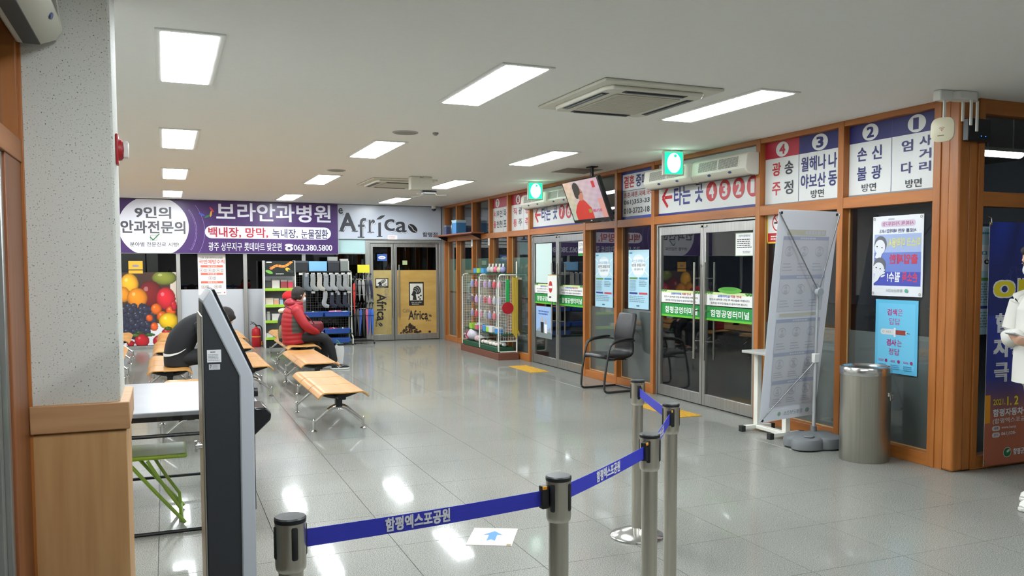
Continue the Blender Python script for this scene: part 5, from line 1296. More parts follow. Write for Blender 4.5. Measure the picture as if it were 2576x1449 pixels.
t, p, W_, H_ = board('route_sign', 'white sign with blue 2 and 1 panels beside the corner column', 'sign', 5.948, 4.982, 2.152, 2.76, SIGNW)
p.rect(0, H_ * 0.75, W_, H_, NAVY)
p.rect(W_ * 0.497, 0, W_ * 0.503, H_, ink(60, 62, 110))
disc_number(p, '2', W_ * 0.25, H_ * 0.875, 0.092, 0.070, SW, NAVY)
disc_number(p, '1', W_ * 0.765, H_ * 0.875, 0.092, 0.070, SW, NAVY)
for s_, a, b in (('손', 0.10, 0.49), ('불', 0.10, 0.22)):
    p.text(s_, W_ * a, H_ * b, W_ * (a + 0.115), H_ * (b + 0.19), NAVY, 0.02)
for s_, a, b in (('신', 0.275, 0.49), ('광', 0.275, 0.22)):
    p.text(s_, W_ * a, H_ * b, W_ * (a + 0.115), H_ * (b + 0.19), NAVY, 0.02)
p.text('방면', W_ * 0.16, H_ * 0.06, W_ * 0.33, H_ * 0.17, BK, 0.01)
p.text('엄', W_ * 0.61, H_ * 0.53, W_ * 0.73, H_ * 0.68, NAVY, 0.02); p.text('다', W_ * 0.61, H_ * 0.24, W_ * 0.73, H_ * 0.39, NAVY, 0.02)
for k, s_ in enumerate('사거리'):
    p.text(s_, W_ * 0.80, H_ * (0.57 - 0.165 * k), W_ * 0.92, H_ * (0.70 - 0.165 * k), NAVY, 0.02)
p.text('방면', W_ * 0.66, H_ * 0.05, W_ * 0.83, H_ * 0.16, BK, 0.01)
p.rect(0, 0, W_, H_ * 0.025, GREYE)
p.done(t)

def arrow(p, x, y, w, h, m):
    t_ = h * 0.09
    p.poly([(x, y + t_), (x, y - t_), (x - w * 0.80, y - t_), (x - w * 0.80, y + t_)], m)
    p.line(x - w, y, x - w * 0.45, y + h * 0.52, t_ * 2, m)
    p.line(x - w, y, x - w * 0.45, y - h * 0.52, t_ * 2, m)
def boarding(ya, yb, label, nums, x_text, x_end, z1, shift=0.0):
    t, p, W_, H_ = board('boarding_sign', label, 'sign', ya, yb, 2.152, z1, SIGNW)
    p.rect(0, 0, W_, 0.03, ink(44, 48, 130))
    cy = 0.215
    arrow(p, W_ * (0.155 + shift), cy, W_ * 0.11, 0.22, RED)
    p.text('타는', W_ * (0.175 + shift), cy - 0.11, W_ * (0.355 + shift), cy + 0.11, ink(40, 44, 120), 0.025)
    p.text('곳', W_ * (0.40 + shift), cy - 0.10, W_ * (0.48 + shift), cy + 0.12, ink(40, 44, 120), 0.025)
    k = len(nums)
    for i, n in enumerate(nums):
        cx = W_ * (0.565 + shift + i * 0.125)
        disc_number(p, n, cx, cy, 0.105, 0.108, RED, SW)
    p.done(t)
boarding(9.148, 7.182, 'white boarding sign with red arrow and numbers 4 3 2 1 above nearer door', '4321', 0, 0, 2.76)
boarding(13.068, 11.102, 'white boarding sign with red arrow partly hidden by the television', '765', 0, 0, 2.76)

t, p, W_, H_ = board('route_sign', 'narrow white sign with red 7 panel above the goods rack', 'sign', 14.958, 14.102, 2.152, 2.76, SIGNW)
p.rect(0, H_ * 0.72, W_, H_, CRIM)
disc_number(p, '7', W_ * 0.28, H_ * 0.86, 0.10, 0.075, SW, CRIM)
p.rect(W_ * 0.60, 0, W_ * 0.607, H_ * 0.72, BK)
for k, (s_, m_) in enumerate((('서울', RED), ('부천', BK), ('인천', BK))):
    for j in range(2):
        p.text(s_[j], W_ * (0.04 + 0.185 * k), H_ * (0.44 - 0.30 * j), W_ * (0.20 + 0.185 * k), H_ * (0.64 - 0.30 * j), RED if k == 0 else BK, 0.02)
for j, s_ in enumerate('목포'):
    p.text(s_, W_ * 0.64, H_ * (0.44 - 0.30 * j), W_ * 0.80, H_ * (0.64 - 0.30 * j), BK, 0.02)
p.done(t)
t, p, W_, H_ = board('route_sign', 'narrow white sign with red top left of the far boarding sign', 'sign', 14.028, 13.142, 2.152, 2.76, SIGNW)
p.rect(0, H_ * 0.72, W_, H_, CRIM)
disc_number(p, '6', W_ * 0.34, H_ * 0.86, 0.10, 0.075, SW, CRIM)
p.rect(W_ * 0.62, 0, W_ * 0.627, H_ * 0.72, BK)
for j, s_ in enumerate('직통'):
    p.text(s_, W_ * 0.10, H_ * (0.44 - 0.32 * j), W_ * 0.28, H_ * (0.64 - 0.32 * j), RED, 0.02)
for j, s_ in enumerate('광주'):
    p.text(s_, W_ * 0.36, H_ * (0.44 - 0.32 * j), W_ * 0.54, H_ * (0.64 - 0.32 * j), BK, 0.02)
    p.text(s_, W_ * 0.70, H_ * (0.44 - 0.32 * j), W_ * 0.88, H_ * (0.64 - 0.32 * j), RED, 0.02)
p.done(t)
t, p, W_, H_ = board('notice_sign', 'white sign with blue border and phone numbers beside the television', 'sign', 10.088, 9.222, 2.152, 2.76, SIGNW)
p.rect(0, 0, W_, 0.04, ink(30, 66, 170)); p.rect(0, 0, 0.035, H_, ink(40, 60, 140)); p.rect(0, H_ - 0.03, W_, H_, ink(40, 60, 140)); p.rect(W_ - 0.03, 0, W_, H_, ink(40, 60, 140))
p.rect(0.045, H_ * 0.60, W_ - 0.04, H_ * 0.61, BK)
p.text('결혼', 0.07, H_ * 0.66, 0.34, H_ * 0.92, RED, 0.03); p.text('중매', 0.38, H_ * 0.66, 0.65, H_ * 0.92, NAVY, 0.03)
p.text('초혼.재혼.국제.국내', 0.07, H_ * 0.46, W_ - 0.06, H_ * 0.57, RED, 0.015)
p.text('061)353-33', 0.07, H_ * 0.29, W_ - 0.14, H_ * 0.41, DK, 0.02)
p.text('010-3722-18', 0.07, H_ * 0.12, W_ - 0.14, H_ * 0.24, DK, 0.02)
p.done(t)

# ---- big banner and cafe sign on the back wall
PURP = noisy('banner_purple', C(64, 35, 94), C(72, 42, 102), 2, 0.35)
t = thing('hospital_banner', 'long purple hospital banner with white lettering across the back wall', 'banner', (0.97, YB - 0.088, 1.80))
MB().box((-2.25, 0, 0), (2.25, 0.045, 0.995)).build('banner_sheet', PURP, t)
MB().box((-2.26, 0.01, -0.008), (2.26, 0.046, 0)).box((2.25, 0.005, 0), (2.258, 0.046, 0.995)).build('edge', ALU, t)
p = Print((0, 0, 0), (1, 0, 0), (0, 0, 1))
PW = ink(226, 226, 236); LP = ink(156, 130, 196)
cx = -1.13
for r, dash in ((0.72, False), (0.70, True), (0.86, False)):
    p.ring(cx + 0.02, 0.42, r, r * 0.98, 0.006, LP, n=60, t0=-0.55, t1=0.62, dash=dash)
    p.ring(cx - 0.05, 0.52, r, r * 0.98, 0.006, LP, n=60, t0=2.5, t1=3.5, dash=dash)
pts = [(cx + 0.60 * cos(a), min(0.994, max(0.001, 0.49 + 0.57 * sin(a)))) for a in [2 * pi * k / 64 for k in range(64)]]
p.poly(pts, PW)
G1 = ink(78, 78, 84)
p.text('9인의', cx - 0.32, 0.64, cx + 0.30, 0.86, G1, 0.03)
p.text('안과전문의', cx - 0.56, 0.36, cx + 0.54, 0.60, G1, 0.03)
p.frame(cx - 0.07, 0.23, cx + 0.05, 0.335, 0.008, ink(110, 130, 120)); p.line(cx - 0.07, 0.30, cx - 0.02, 0.24, 0.022, ink(44, 104, 56)); p.line(cx - 0.02, 0.24, cx + 0.09, 0.36, 0.02, ink(44, 104, 56))
p.text('분야별 전문진료 시행!', cx - 0.41, 0.12, cx + 0.42, 0.20, ink(60, 60, 66), 0.01)
p.text('보라안과병원', 0.0 - 0.04, 0.62, 2.11, 0.97, PW, 0.02)
for (a, b, rot, c_) in ((-0.30, 0.735, -0.4, (70, 84, 190)), (-0.20, 0.70, 0.5, (40, 120, 80)), (-0.135, 0.75, 1.4, (220, 160, 60)), (-0.12, 0.83, 2.2, (200, 60, 70))):
    p.ell(a, b, 0.06, 0.018, ink(*c_), n=14, rot=rot)
p.pill(-0.25, 0.285, 2.11, 0.525, PW)
p.text('백내장,', -0.19, 0.30, 0.40, 0.50, ink(176, 36, 56), 0.025); p.text('망막,', 0.48, 0.30, 0.90, 0.50, ink(176, 36, 56), 0.025)
p.text('녹내장,', 0.98, 0.30, 1.46, 0.485, ink(52, 44, 84), 0.012); p.text('눈물질환', 1.53, 0.30, 2.05, 0.485, ink(52, 44, 84), 0.012)
p.text('광주 상무지구 롯데마트 맞은편', -0.19, 0.05, 1.15, 0.21, PW, 0.008)
p.ell(1.29, 0.10, 0.075, 0.05, PW, n=20); p.ell(1.29, 0.165, 0.08, 0.028, PW, n=20); p.ell(1.29, 0.11, 0.03, 0.024, PURP, n=16)
p.text('062.380.5800', 1.38, 0.06, 2.13, 0.18, PW, 0.015)
p.done(t)

t = thing('cafe_sign', 'pale grey cafe sign with black Africa lettering above the cafe doors', 'sign', (4.30, YB - 0.055, 2.105))
MB().box((-1.07, 0, 0), (1.085, 0.04, 0.69)).build('board', mat('sign_pale_blue', C(190, 196, 208), 0.25), t)
MB().box((-1.07, -0.004, 0), (1.085, 0, 0.008)).box((1.078, -0.004, 0.008), (1.085, 0, 0.69)).build('edge', ALU, t)
p = Print((0, 0, 0), (1, 0, 0), (0, 0, 1))
SH = ink(120, 124, 132); AF = ink(42, 44, 52); LT = ink(214, 218, 224)
def fancy(s_, a0, b0, a1, b1, bold=0.02):
    p.text(s_, a0 + 0.018, b0 - 0.018, a1 + 0.018, b1 - 0.018, AF, bold)
    p.text(s_, a0 + 0.012, b0 - 0.012, a1 + 0.012, b1 - 0.012, LT, bold)
    p.text(s_, a0, b0, a1, b1, AF, bold)
fancy('e', -1.06, 0.50, -0.97, 0.62)
fancy('A', -1.04, 0.16, -0.71, 0.53, 0.03)
p.rect(-1.06, 0.15, -0.95, 0.168, AF); p.rect(-0.80, 0.15, -0.67, 0.168, AF)
fancy('f', -0.67, 0.04, -0.50, 0.43, 0.005); p.rect(-0.68, 0.03, -0.54, 0.048, AF)
fancy('r', -0.45, 0.14, -0.32, 0.40, 0.012); p.rect(-0.48, 0.135, -0.34, 0.152, AF)
p.poly([(-0.255, 0.06), (-0.20, 0.06), (-0.20, 0.35), (-0.255, 0.34)], AF); p.rect(-0.29, 0.05, -0.17, 0.068, AF)
leafmark(p, -0.20, 0.45, 0.095)
fancy('c', -0.13, 0.17, 0.09, 0.42, 0.012)
fancy('a', 0.11, 0.15, 0.34, 0.37, 0.012)
bean(p, 0.47, 0.235, 0.115)
p.text('함평점', 0.68, 0.06, 1.0, 0.16, AF, 0.015)
p.rect(-0.06, 0.0, 0.14, 0.085, ink(226, 226, 228)); p.lines(-0.04, 0.02, 0.10, 0.065, 2, ink(200, 80, 80)); 
p.done(t)

# ---- fruit print on the shop glass
t = thing('fruit_film', 'large colour print of fruit stuck on the left shop window', 'window print', (-0.37, YB + 0.026, 0.07))
FR = [(323, 715, 23, 26, (238, 170, 40)), (307, 741, 17, 19, (226, 140, 30)), (413, 700, 32, 18, (120, 126, 46)), (376, 741, 32, 34, (116, 26, 30)), (342, 750, 26, 25, (232, 138, 28)), (416, 752, 25, 28, (204, 36, 50)),
      (390, 778, 14, 14, (224, 104, 30)), (405, 797, 14, 14, (222, 96, 34)), (428, 784, 13, 13, (226, 90, 34)), (436, 770, 8, 14, (190, 36, 46)), (422, 809, 26, 21, (236, 190, 34)), (384, 822, 10, 11, (222, 92, 36)), (372, 800, 9, 9, (218, 90, 30)),
      (419, 838, 17, 12, (176, 36, 44)), (351, 856, 19, 17, (190, 32, 44)), (397, 858, 18, 15, (176, 30, 42)), (322, 862, 10, 8, (170, 30, 40))]
rg = random.Random(5)
GR = [(rg.uniform(304, 382), rg.uniform(768, 846)) for k in range(150)]
GR = [(x, y, 8.5, 8.5, (52, 54, 74)) for x, y in GR if (x - 340) ** 2 / 46 ** 2 + (y - 806) ** 2 / 40 ** 2 < 1]
LF = [(430, 838, 12, 4, (70, 104, 44)), (372, 842, 14, 4, (64, 96, 40)), (335, 842, 10, 4, (84, 110, 50)), (420, 828, 10, 5, (60, 84, 40)), (345, 836, 10, 4, (50, 80, 40))]
ALLF = FR[:6] + GR + FR[6:] + LF
def fruit(a, b):
    X = 300 - 28 + a * 172; Y = 868 - b * 182
    top = max(0, (b - 0.86) / 0.14)
    base = (226, 226, 230) if b < 0.30 else (60 + 10 * a, 44, 36)
    if b > 0.55 and a > 0.9: base = (210, 196, 180)
    col = base
    for (x, y, rx, ry, c) in ALLF:
        dx = (X - x) / rx; dy = (Y - y) / ry
        d = dx * dx + dy * dy
        if d < 1:
            sh = 0.45 + 0.62 * sqrt(1 - d) + 0.25 * max(0, (-dx - dy) * 0.5)
            col = tuple(min(255, q * sh) for q in c)
            h = (dx + 0.35) ** 2 + (dy + 0.4) ** 2
            if h < 0.03: col = tuple(q + (255 - q) * 0.35 for q in col)
    return col
color_grid('print', t, (-0.57, 0, 0), (1, 0, 0), (0, 0, 1), 1.14, 1.37, 110, 130, fruit, vcol('fruit_print', 0.3))
t = thing('window_note', 'small orange note on the dark glass above the fruit print', 'note', (-0.49, YB + 0.024, 1.42))
MB().box((-0.12, 0, 0), (0.12, 0.002, 0.23)).build('sheet', ink(232, 172, 50), t)
p = Print((-0.12, 0, 0), (1, 0, 0), (0, 0, 1)); p.ell(0.12, 0.14, 0.06, 0.025, ink(150, 140, 150), n=14); p.rect(0, 0.055, 0.24, 0.075, ink(70, 54, 30)); p.done(t)

# ---- posters
def sheet(name, label, cat, o, u, w, h, m, th=0.0015, tilt=0):
    """poster: lower left corner o, horizontal axis u"""
    u = Vector(u); v = Vector((0, 0, 1)); n = u.cross(v)
    c = Vector(o) + u * (w / 2)
    t = thing(name, label, cat, c)
    b = MB()
    a = -u * (w / 2)
    vs = [a - n * th, a + u * w - n * th, a + u * w + v * h - n * th, a + v * h - n * th]
    vs += [q + n * th for q in vs]
    b.add(vs, [(3, 2, 1, 0), (4, 5, 6, 7), (0, 1, 5, 4), (1, 2, 6, 5), (2, 3, 7, 6), (3, 0, 4, 7)])
    b.build('sheet', m, t, smooth=False)
    return t, Print(a, u, v)
t, p = sheet('health_notice', 'white and red virus prevention notice on the shop window', 'poster', (0.585, YB + 0.022, 1.0), (1, 0, 0), 0.50, 0.785, ink(232, 228, 224))
OR = ink(214, 110, 90)
p.text('신종 코로나바이러스감염증', 0.05, 0.70, 0.45, 0.735, DK, 0.012)
p.text('국민예방수칙', 0.02, 0.60, 0.48, 0.68, ink(214, 92, 76), 0.02)
for y, s_ in ((0.53, '개인 위생수칙'), (0.385, '주요증상'), (0.225, '행동수칙')):
    p.rect(0.05, y, 0.45, y + 0.042, OR); p.text(s_, 0.17, y + 0.008, 0.34, y + 0.034, WHITE, 0.01)
for x, y in ((0.06, 0.475), (0.21, 0.475), (0.36, 0.475), (0.22, 0.325), (0.09, 0.16), (0.32, 0.16)):
    p.ring(x, y, 0.04, 0.037, 0.005, ink(150, 140, 140), n=18); p.ell(x, y, 0.018, 0.02, ink(190, 176, 172), n=10)
    p.lines(x + 0.05, y - 0.03, x + 0.11, y + 0.03, 3, ink(130, 124, 124))
p.lines(0.28, 0.035, 0.44, 0.05, 1, ink(120, 110, 110), 0.8); p.ell(0.47, 0.045, 0.012, 0.012, RED, n=10)
p.done(t)

LB = mat('pale_blue_paper', C(178, 212, 226), 0.4)
def mask_poster(o, label):
    t, p = sheet('mask_notice', label, 'poster', o, (0, -1, 0), 0.52, 0.745, LB)
    HX = ink(226, 234, 238); TL = ink(56, 140, 176)
    p.rect(0, 0, 0.52, 0.36, ink(166, 206, 224))
    p.line(0, 0.66, 0.12, 0.60, 0.012, HX); p.line(0.40, 0.60, 0.52, 0.66, 0.012, HX); p.line(0, 0.42, 0.12, 0.49, 0.012, HX); p.line(0.40, 0.49, 0.52, 0.42, 0.012, HX)
    p.ell(0.26, 0.545, 0.175, 0.145, ink(208, 222, 228), n=30)
    p.poly([(0.06, 0.545), (0.15, 0.655), (0.37, 0.655), (0.46, 0.545), (0.37, 0.435), (0.15, 0.435)], HX)
    p.text('마스크 미착용 시', 0.10, 0.585, 0.42, 0.625, TL, 0.02)
    p.text('10만원 과태료 부과', 0.08, 0.53, 0.44, 0.575, DK, 0.02)
    p.text('11월 13일부터 시행', 0.15, 0.485, 0.37, 0.515, DK, 0.01)
    p.lines(0.03, 0.695, 0.12, 0.72, 1, TL, 0.8)
    p.rect(0.03, 0.375, 0.24, 0.398, ink(90, 140, 80)); p.rect(0.28, 0.375, 0.49, 0.398, TL)
    p.rect(0.03, 0.185, 0.24, 0.208, ink(50, 56, 130)); p.rect(0.28, 0.185, 0.49, 0.208, ink(196, 60, 76))
    for a, b, k in ((0.03, 0.225, 9), (0.28, 0.28, 4)):
        p.lines(a, b, a + 0.20, 0.365, k, ink(120, 150, 164), seed=int(a * 100))
    p.lines(0.03, 0.08, 0.48, 0.17, 4, ink(130, 160, 176), seed=4)
    p.lines(0.22, 0.028, 0.31, 0.048, 1, ink(60, 100, 120), 0.8)
    p.done(t)
mask_poster((XG - 0.004, 10.87, 0.995), 'pale blue mask fine notice on the pane left of the chair back')
mask_poster((XG - 0.004, 9.92, 1.015), 'pale blue mask fine notice on the pane directly left of the nearer door')

# poster printed on the far side, showing through reversed
t, p = sheet('reversed_poster', 'white poster of masked faces with mirrored blue and red lettering', 'poster', (XG - 0.004, 5.67, 1.31), (0, -1, 0), 0.54, 0.66, ink(224, 226, 230))
Q = 0.54
p.rect(0.02, 0.085, Q - 0.02, 0.51, ink(160, 176, 214)); p.rect(0.02, 0.085, Q - 0.02, 0.36, ink(110, 128, 196)); p.rect(0.02, 0.085, Q - 0.02, 0.20, ink(74, 84, 176))
p.text('서로를 위한', 0.24, 0.625, 0.17, 0.64, ink(110, 120, 150), 0.01)
p.pill(0.09, 0.57, 0.46, 0.62, ink(206, 186, 206)); p.text('사회적 거리두기!', 0.44, 0.578, 0.11, 0.612, ink(160, 90, 120), 0.02)
p.text('서로를 위한 배려입니다.', 0.47, 0.52, 0.07, 0.552, ink(70, 76, 120), 0.015)
p.text('마스크 미착용시', 0.51, 0.40, 0.17, 0.48, ink(212, 208, 130), 0.03)
p.text('출입제한', 0.49, 0.265, 0.19, 0.345, ink(190, 66, 90), 0.035)
p.text('손소독', 0.49, 0.115, 0.33, 0.20, ink(196, 70, 100), 0.03); p.text('필수!', 0.31, 0.115, 0.17, 0.20, ink(230, 230, 236), 0.03)
FC = ink(222, 224, 228); FH = ink(104, 104, 112)
p.ell(0.09, 0.43, 0.068, 0.068, FH, n=24); p.ell(0.085, 0.405, 0.058, 0.062, FC, n=24); p.poly([(0.03, 0.32), (0.09, 0.30), (0.11, 0.35), (0.06, 0.38)], FC)
p.ell(0.085, 0.255, 0.068, 0.064, FH, n=24); p.ell(0.075, 0.22, 0.062, 0.058, FC, n=24); p.poly([(0.02, 0.10), (0.07, 0.13), (0.11, 0.19), (0.03, 0.20)], FC)
for k in range(3): p.ell(0.125, 0.165 + 0.022 * k, 0.026, 0.008, FC, n=10, rot=0.3)
for x, y in ((0.055, 0.41), (0.11, 0.40), (0.05, 0.235), (0.095, 0.225)): p.ell(x, y, 0.008, 0.005, DK, n=8)
p.text('함평군보건소', 0.34, 0.035, 0.16, 0.06, ink(150, 160, 160), 0.01); p.ell(0.38, 0.047, 0.018, 0.016, ink(90, 170, 140), n=12)
for x, y in ((0.02, 0.64), (0.52, 0.64), (0.02, 0.02), (0.52, 0.02)): p.ring(x, y, 0.012, 0.012, 0.005, ink(150, 140, 110), n=12)
p.done(t)
t, p = sheet('test_poster', 'sky blue poster with magenta lettering above the steel bin', 'poster', (XG - 0.004, 5.62, 0.675), (0, -1, 0), 0.455, 0.605, ink(96, 184, 220))
MG = ink(178, 30, 116)
p.rect(0.03, 0.04, 0.425, 0.575, ink(110, 194, 228))
p.text('검색', 0.13, 0.475, 0.235, 0.53, MG, 0.03); p.text('은', 0.245, 0.475, 0.295, 0.53, MG, 0.0)
p.text('답답', 0.155, 0.40, 0.27, 0.455, MG, 0.0)
p.pill(0.06, 0.315, 0.22, 0.362, ink(214, 216, 218)); p.rect(0.205, 0.30, 0.225, 0.375, ink(226, 228, 230)); p.rect(0.225, 0.32, 0.33, 0.358, ink(150, 60, 50)); p.rect(0.33, 0.332, 0.342, 0.346, ink(220, 220, 224)); p.line(0.342, 0.339, 0.375, 0.334, 0.005, DK)
p.text('AIDS', 0.12, 0.33, 0.175, 0.347, ink(150, 152, 156), 0.0); p.ring(0.092, 0.339, 0.01, 0.01, 0.003, ink(150, 152, 156), n=12)
p.text('검사', 0.13, 0.225, 0.235, 0.28, MG, 0.03); p.text('는', 0.245, 0.225, 0.295, 0.28, MG, 0.0)
p.text('정답', 0.155, 0.15, 0.27, 0.205, MG, 0.0)
for k in range(3):
    x = 0.045 + 0.135 * k
    p.lines(x, 0.03, x + 0.10, 0.075, 3, ink(70, 150, 190), seed=k); p.ell(x + 0.085, 0.10, 0.014, 0.014, ink(150, 40, 100), n=12); p.lines(x, 0.09, x + 0.06, 0.11, 2, MG, seed=k)
p.done(t)
t, p = sheet('no_smoking_sign', 'white no smoking sign with yellow border behind the standing banner', 'sign', (XG - 0.004, 7.09, 1.78), (0, -1, 0), 0.33, 0.31, ink(228, 228, 226))
p.frame(0, 0, 0.33, 0.31, 0.014, ink(226, 196, 40)); p.rect(0.014, 0.014, 0.316, 0.10, ink(190, 40, 44)); p.lines(0.06, 0.03, 0.27, 0.08, 2, WHITE, 0.5)
p.ring(0.165, 0.20, 0.085, 0.085, 0.014, RED, n=28); p.rect(0.11, 0.19, 0.21, 0.208, DK); p.line(0.105, 0.26, 0.225, 0.14, 0.013, RED)
p.done(t)
t, p = sheet('side_notice', 'pale blue notice half hidden behind the blue event banner', 'poster', (5.668, 4.797, 1.03), (1, 0, 0), 0.50, 0.83, LB)
p.poly([(0.0, 0.6), (0.06, 0.69), (0.36, 0.69), (0.44, 0.6), (0.36, 0.49), (0.06, 0.49)], ink(222, 232, 238))
p.text('마스크', 0.06, 0.605, 0.40, 0.645, ink(56, 140, 176), 0.02); p.text('10만원', 0.045, 0.54, 0.38, 0.585, DK, 0.02)
p.rect(0.01, 0.415, 0.44, 0.438, ink(90, 150, 80)); p.rect(0.01, 0.20, 0.44, 0.222, ink(60, 60, 140)); p.lines(0.02, 0.24, 0.42, 0.40, 8, ink(120, 150, 164)); p.lines(0.02, 0.05, 0.42, 0.18, 6, ink(120, 150, 164), seed=2)
p.lines(0.03, 0.77, 0.2, 0.79, 1, ink(56, 140, 176), 0.8)
p.done(t)

# ---- bus platform outside: dark canopy, a tube lamp and two added lamps that brighten the ground
MB().box((5.6, 4.9, 3.30), (13.0, 30.0, 3.42)).build('ceiling_platform', mat('canopy', C(96, 98, 100), 0.7), smooth=False)['kind'] = 'structure'
TUBE = mat('platform_tube', C(240, 245, 250), 0.4, emit=(0.86, 0.95, 1.0, 1), es=30.0)
for (x, y), lab in (((8.61, 7.0), 'bright tube lamp outside seen through the upper right pane'), ((8.6, 12.5), 'platform tube lamp outside beyond the nearer door'), ((8.6, 18.0), 'platform tube lamp outside beyond the farther door')):
    t = thing('platform_lamp', lab, 'lamp', (x, y, 2.81))
    MB().box((-0.33, -0.07, 0.02), (0.33, 0.07, 0.06)).cyl((-0.2, 0, 0.06), (-0.2, 0, 0.49), 0.008, n=6).cyl((0.2, 0, 0.06), (0.2, 0, 0.49), 0.008, n=6).build('housing', WHITEP, t)
    MB().loft([(-0.30, 0, 0.0), (0.30, 0, 0.0)], [(0.035, 0.06)] * 2, side=(0, 0, 1), n=14).build('tube', TUBE, t)

# ================================================================ benches
def make_bench():
    t = thing('bench', 'x', 'bench')
    L = 1.78
    n = 3
    seg = L / n
    prof = []
    for i in range(23):
        a = i / 22
        x = -0.235 + 0.47 * a
        e = abs(2 * a - 1)
        z = 0.405 - 0.006 * (1 - e) - (0.050 * max(0, (e - 0.66) / 0.34) ** 2.3)
        prof.append((x, z))
    for k in range(n):
        y0 = -L / 2 + k * seg + 0.009; y1 = y0 + seg - 0.018
        vs = []; fs = []
        th = 0.014
        m = len(prof)
        for y in (y0, y1):
            vs += [(x, y, z) for x, z in prof] + [(x * (1 - th / 0.5), y, z - th) for x, z in prof]
        for i in range(m - 1):
            fs += [(i, i + 1, 2 * m + i + 1, 2 * m + i), (m + i, 3 * m + i, 3 * m + i + 1, m + i + 1), (i, m + i, m + i + 1, i + 1), (2 * m + i, 2 * m + i + 1, 3 * m + i + 1, 3 * m + i)]
        fs += [(0, 2 * m, 3 * m, m), (m - 1, 2 * m - 1, 4 * m - 1, 3 * m - 1)]
        MB().add(vs, fs).build('seat', SEATW, t, bev=0.003)
    MB().box((-0.035, -L / 2 + 0.10, 0.315), (0.035, L / 2 - 0.10, 0.375)).build('beam', BLACKM, t, bev=0.006)
    for s in (-1, 1):
        y = s * (L / 2 - 0.30)
        b = MB()
        b.loft(spline([(-0.185, y, 0.366), (-0.15, y, 0.355), (-0.07, y, 0.33), (0, y, 0.325), (0.07, y, 0.33), (0.15, y, 0.355), (0.185, y, 0.366)], 4), (0.018, 0.022), n=8, side=(0, 1, 0))
        b.box((-0.03, y - 0.03, 0.225), (0.03, y + 0.03, 0.33))
        b.build('bracket', BLACKP, t)
        b = MB()
        for e in (-1, 1):
            b.loft(spline([(0, y, 0.235), (e * 0.07, y, 0.215), (e * 0.15, y, 0.15), (e * 0.225, y, 0.088)], 4), lerp_list([0.028, 0.020, 0.015, 0.013], 4), n=10)
            b.cyl((e * 0.232, y, 0.018), (e * 0.232, y, 0.105), 0.014, n=12)
            b.ell((e * 0.232, y, 0.105), 0.014, 10, 6)
        b.build('leg', CHROME, t)
        for e in (-1, 1):
            MB().lathe([(0.030, 0), (0.030, 0.006), (0.014, 0.016), (0.010, 0.022)], (e * 0.232, y, 0), n=18).build('foot', CHROME, t)
    return t
bench0 = make_bench()
BN = [((1.485, 8.95), 0.0, 'front plywood bench nearest the rope barrier, empty'),
      ((1.685, 11.50), 0.0, 'empty plywood bench in the right row just before the red jacket'),
      ((1.83, 13.82), 0.0, 'plywood bench under the person in the red jacket'),
      ((1.93, 15.65), 0.0, 'plywood bench in the right row nearest the goods shelves'),
      ((0.905, 11.45), 0.0, 'plywood bench just right of the kiosk, nearest of its row'),
      ((0.93, 13.88), 0.0, 'plywood bench right of the kiosk, second of its row'),
      ((0.99, 15.74), 0.0, 'plywood bench right of the kiosk, farthest of its row'),
      ((0.03, 11.42), 0.0, 'plywood bench under the person in the black hoodie'),
      ((0.18, 8.75), 0.0, 'plywood bench just behind the grey table'),
      ((0.06, 13.75), 0.0, 'plywood bench behind the person in black'),
      ((0.10, 15.68), 0.0, 'plywood bench in front of the fruit print'),
      ((-0.74, 13.15), 0.0, 'plywood bench beside the pillar edge, nearer of two'),
      ((-0.76, 15.95), 0.0, 'plywood bench beside the pillar edge, farther of two')]
for k, ((x, y), rz, lab) in enumerate(BN):
    if k == 0:
        bench0.location = (x, y, 0); bench0.rotation_euler.z = rz; bench0['label'] = lab; bench0['group'] = 'plywood waiting benches'
    else:
        dup(bench0, (x, y, 0), rz, lab, 'plywood waiting benches')

# ================================================================ rope barrier
STP = [(0.285, 2.329, 'stanchion post at the lower left of the rope barrier'),
       (1.109, 2.451, 'stanchion post where the lettered rope turns, with a black clip'),
       (1.714, 2.925, 'stanchion post third along the rope barrier, before the far pair'),
       (2.186, 3.535, 'stanchion post fourth along the rope barrier, beside the base'),
       (2.464, 4.346, 'stanchion post at the far end showing its round base')]
BELT = noisy('blue_belt', C(46, 52, 182), C(52, 58, 190), 30, 0.55, stretch=(1, 1, 30))
STEELP = noisy('post_steel', C(208, 203, 192), C(192, 187, 176), 4, 0.30, metal=1.0, stretch=(20, 20, 0.2))
def make_post():
    t = thing('stanchion', 'x', 'stanchion')
    MB().lathe([(0.155, 0), (0.157, 0.008), (0.150, 0.016), (0.085, 0.040), (0.040, 0.052), (0.034, 0.054)], n=40).build('base', mat('polished_steel', C(205, 205, 202), 0.18, 1.0), t)
    MB().cyl((0, 0, 0.05), (0, 0, 0.80), 0.0315, n=28).build('pole', STEELP, t)
    MB().lathe([(0.0325, 0.765), (0.038, 0.772), (0.0395, 0.782), (0.0395, 0.895), (0.036, 0.896)], n=28).build('head', STEELP, t)
    MB().lathe([(0.0405, 0.896), (0.041, 0.906), (0.038, 0.910), (0.004, 0.911)], n=28).build('cap', BLACKP, t)
    for k in range(4):
        a = k * pi / 2
        d = Vector((cos(a), sin(a), 0)); s = Vector((-sin(a), cos(a), 0))
        MB().loft([d * 0.039 + Vector((0, 0, z)) for z in (0.802, 0.806, 0.884, 0.888)], [(0.002, 0.006), (0.004, 0.0085), (0.004, 0.0085), (0.002, 0.006)], side=d, n=10).build('slot', BLACKP, t)
    return t
post0 = make_post()
def ang(i, j):
    return atan2(STP[j][1] - STP[i][1], STP[j][0] - STP[i][0])
rots = [ang(0, 1), ang(1, 2), ang(2, 3), ang(3, 4), ang(3, 4)]
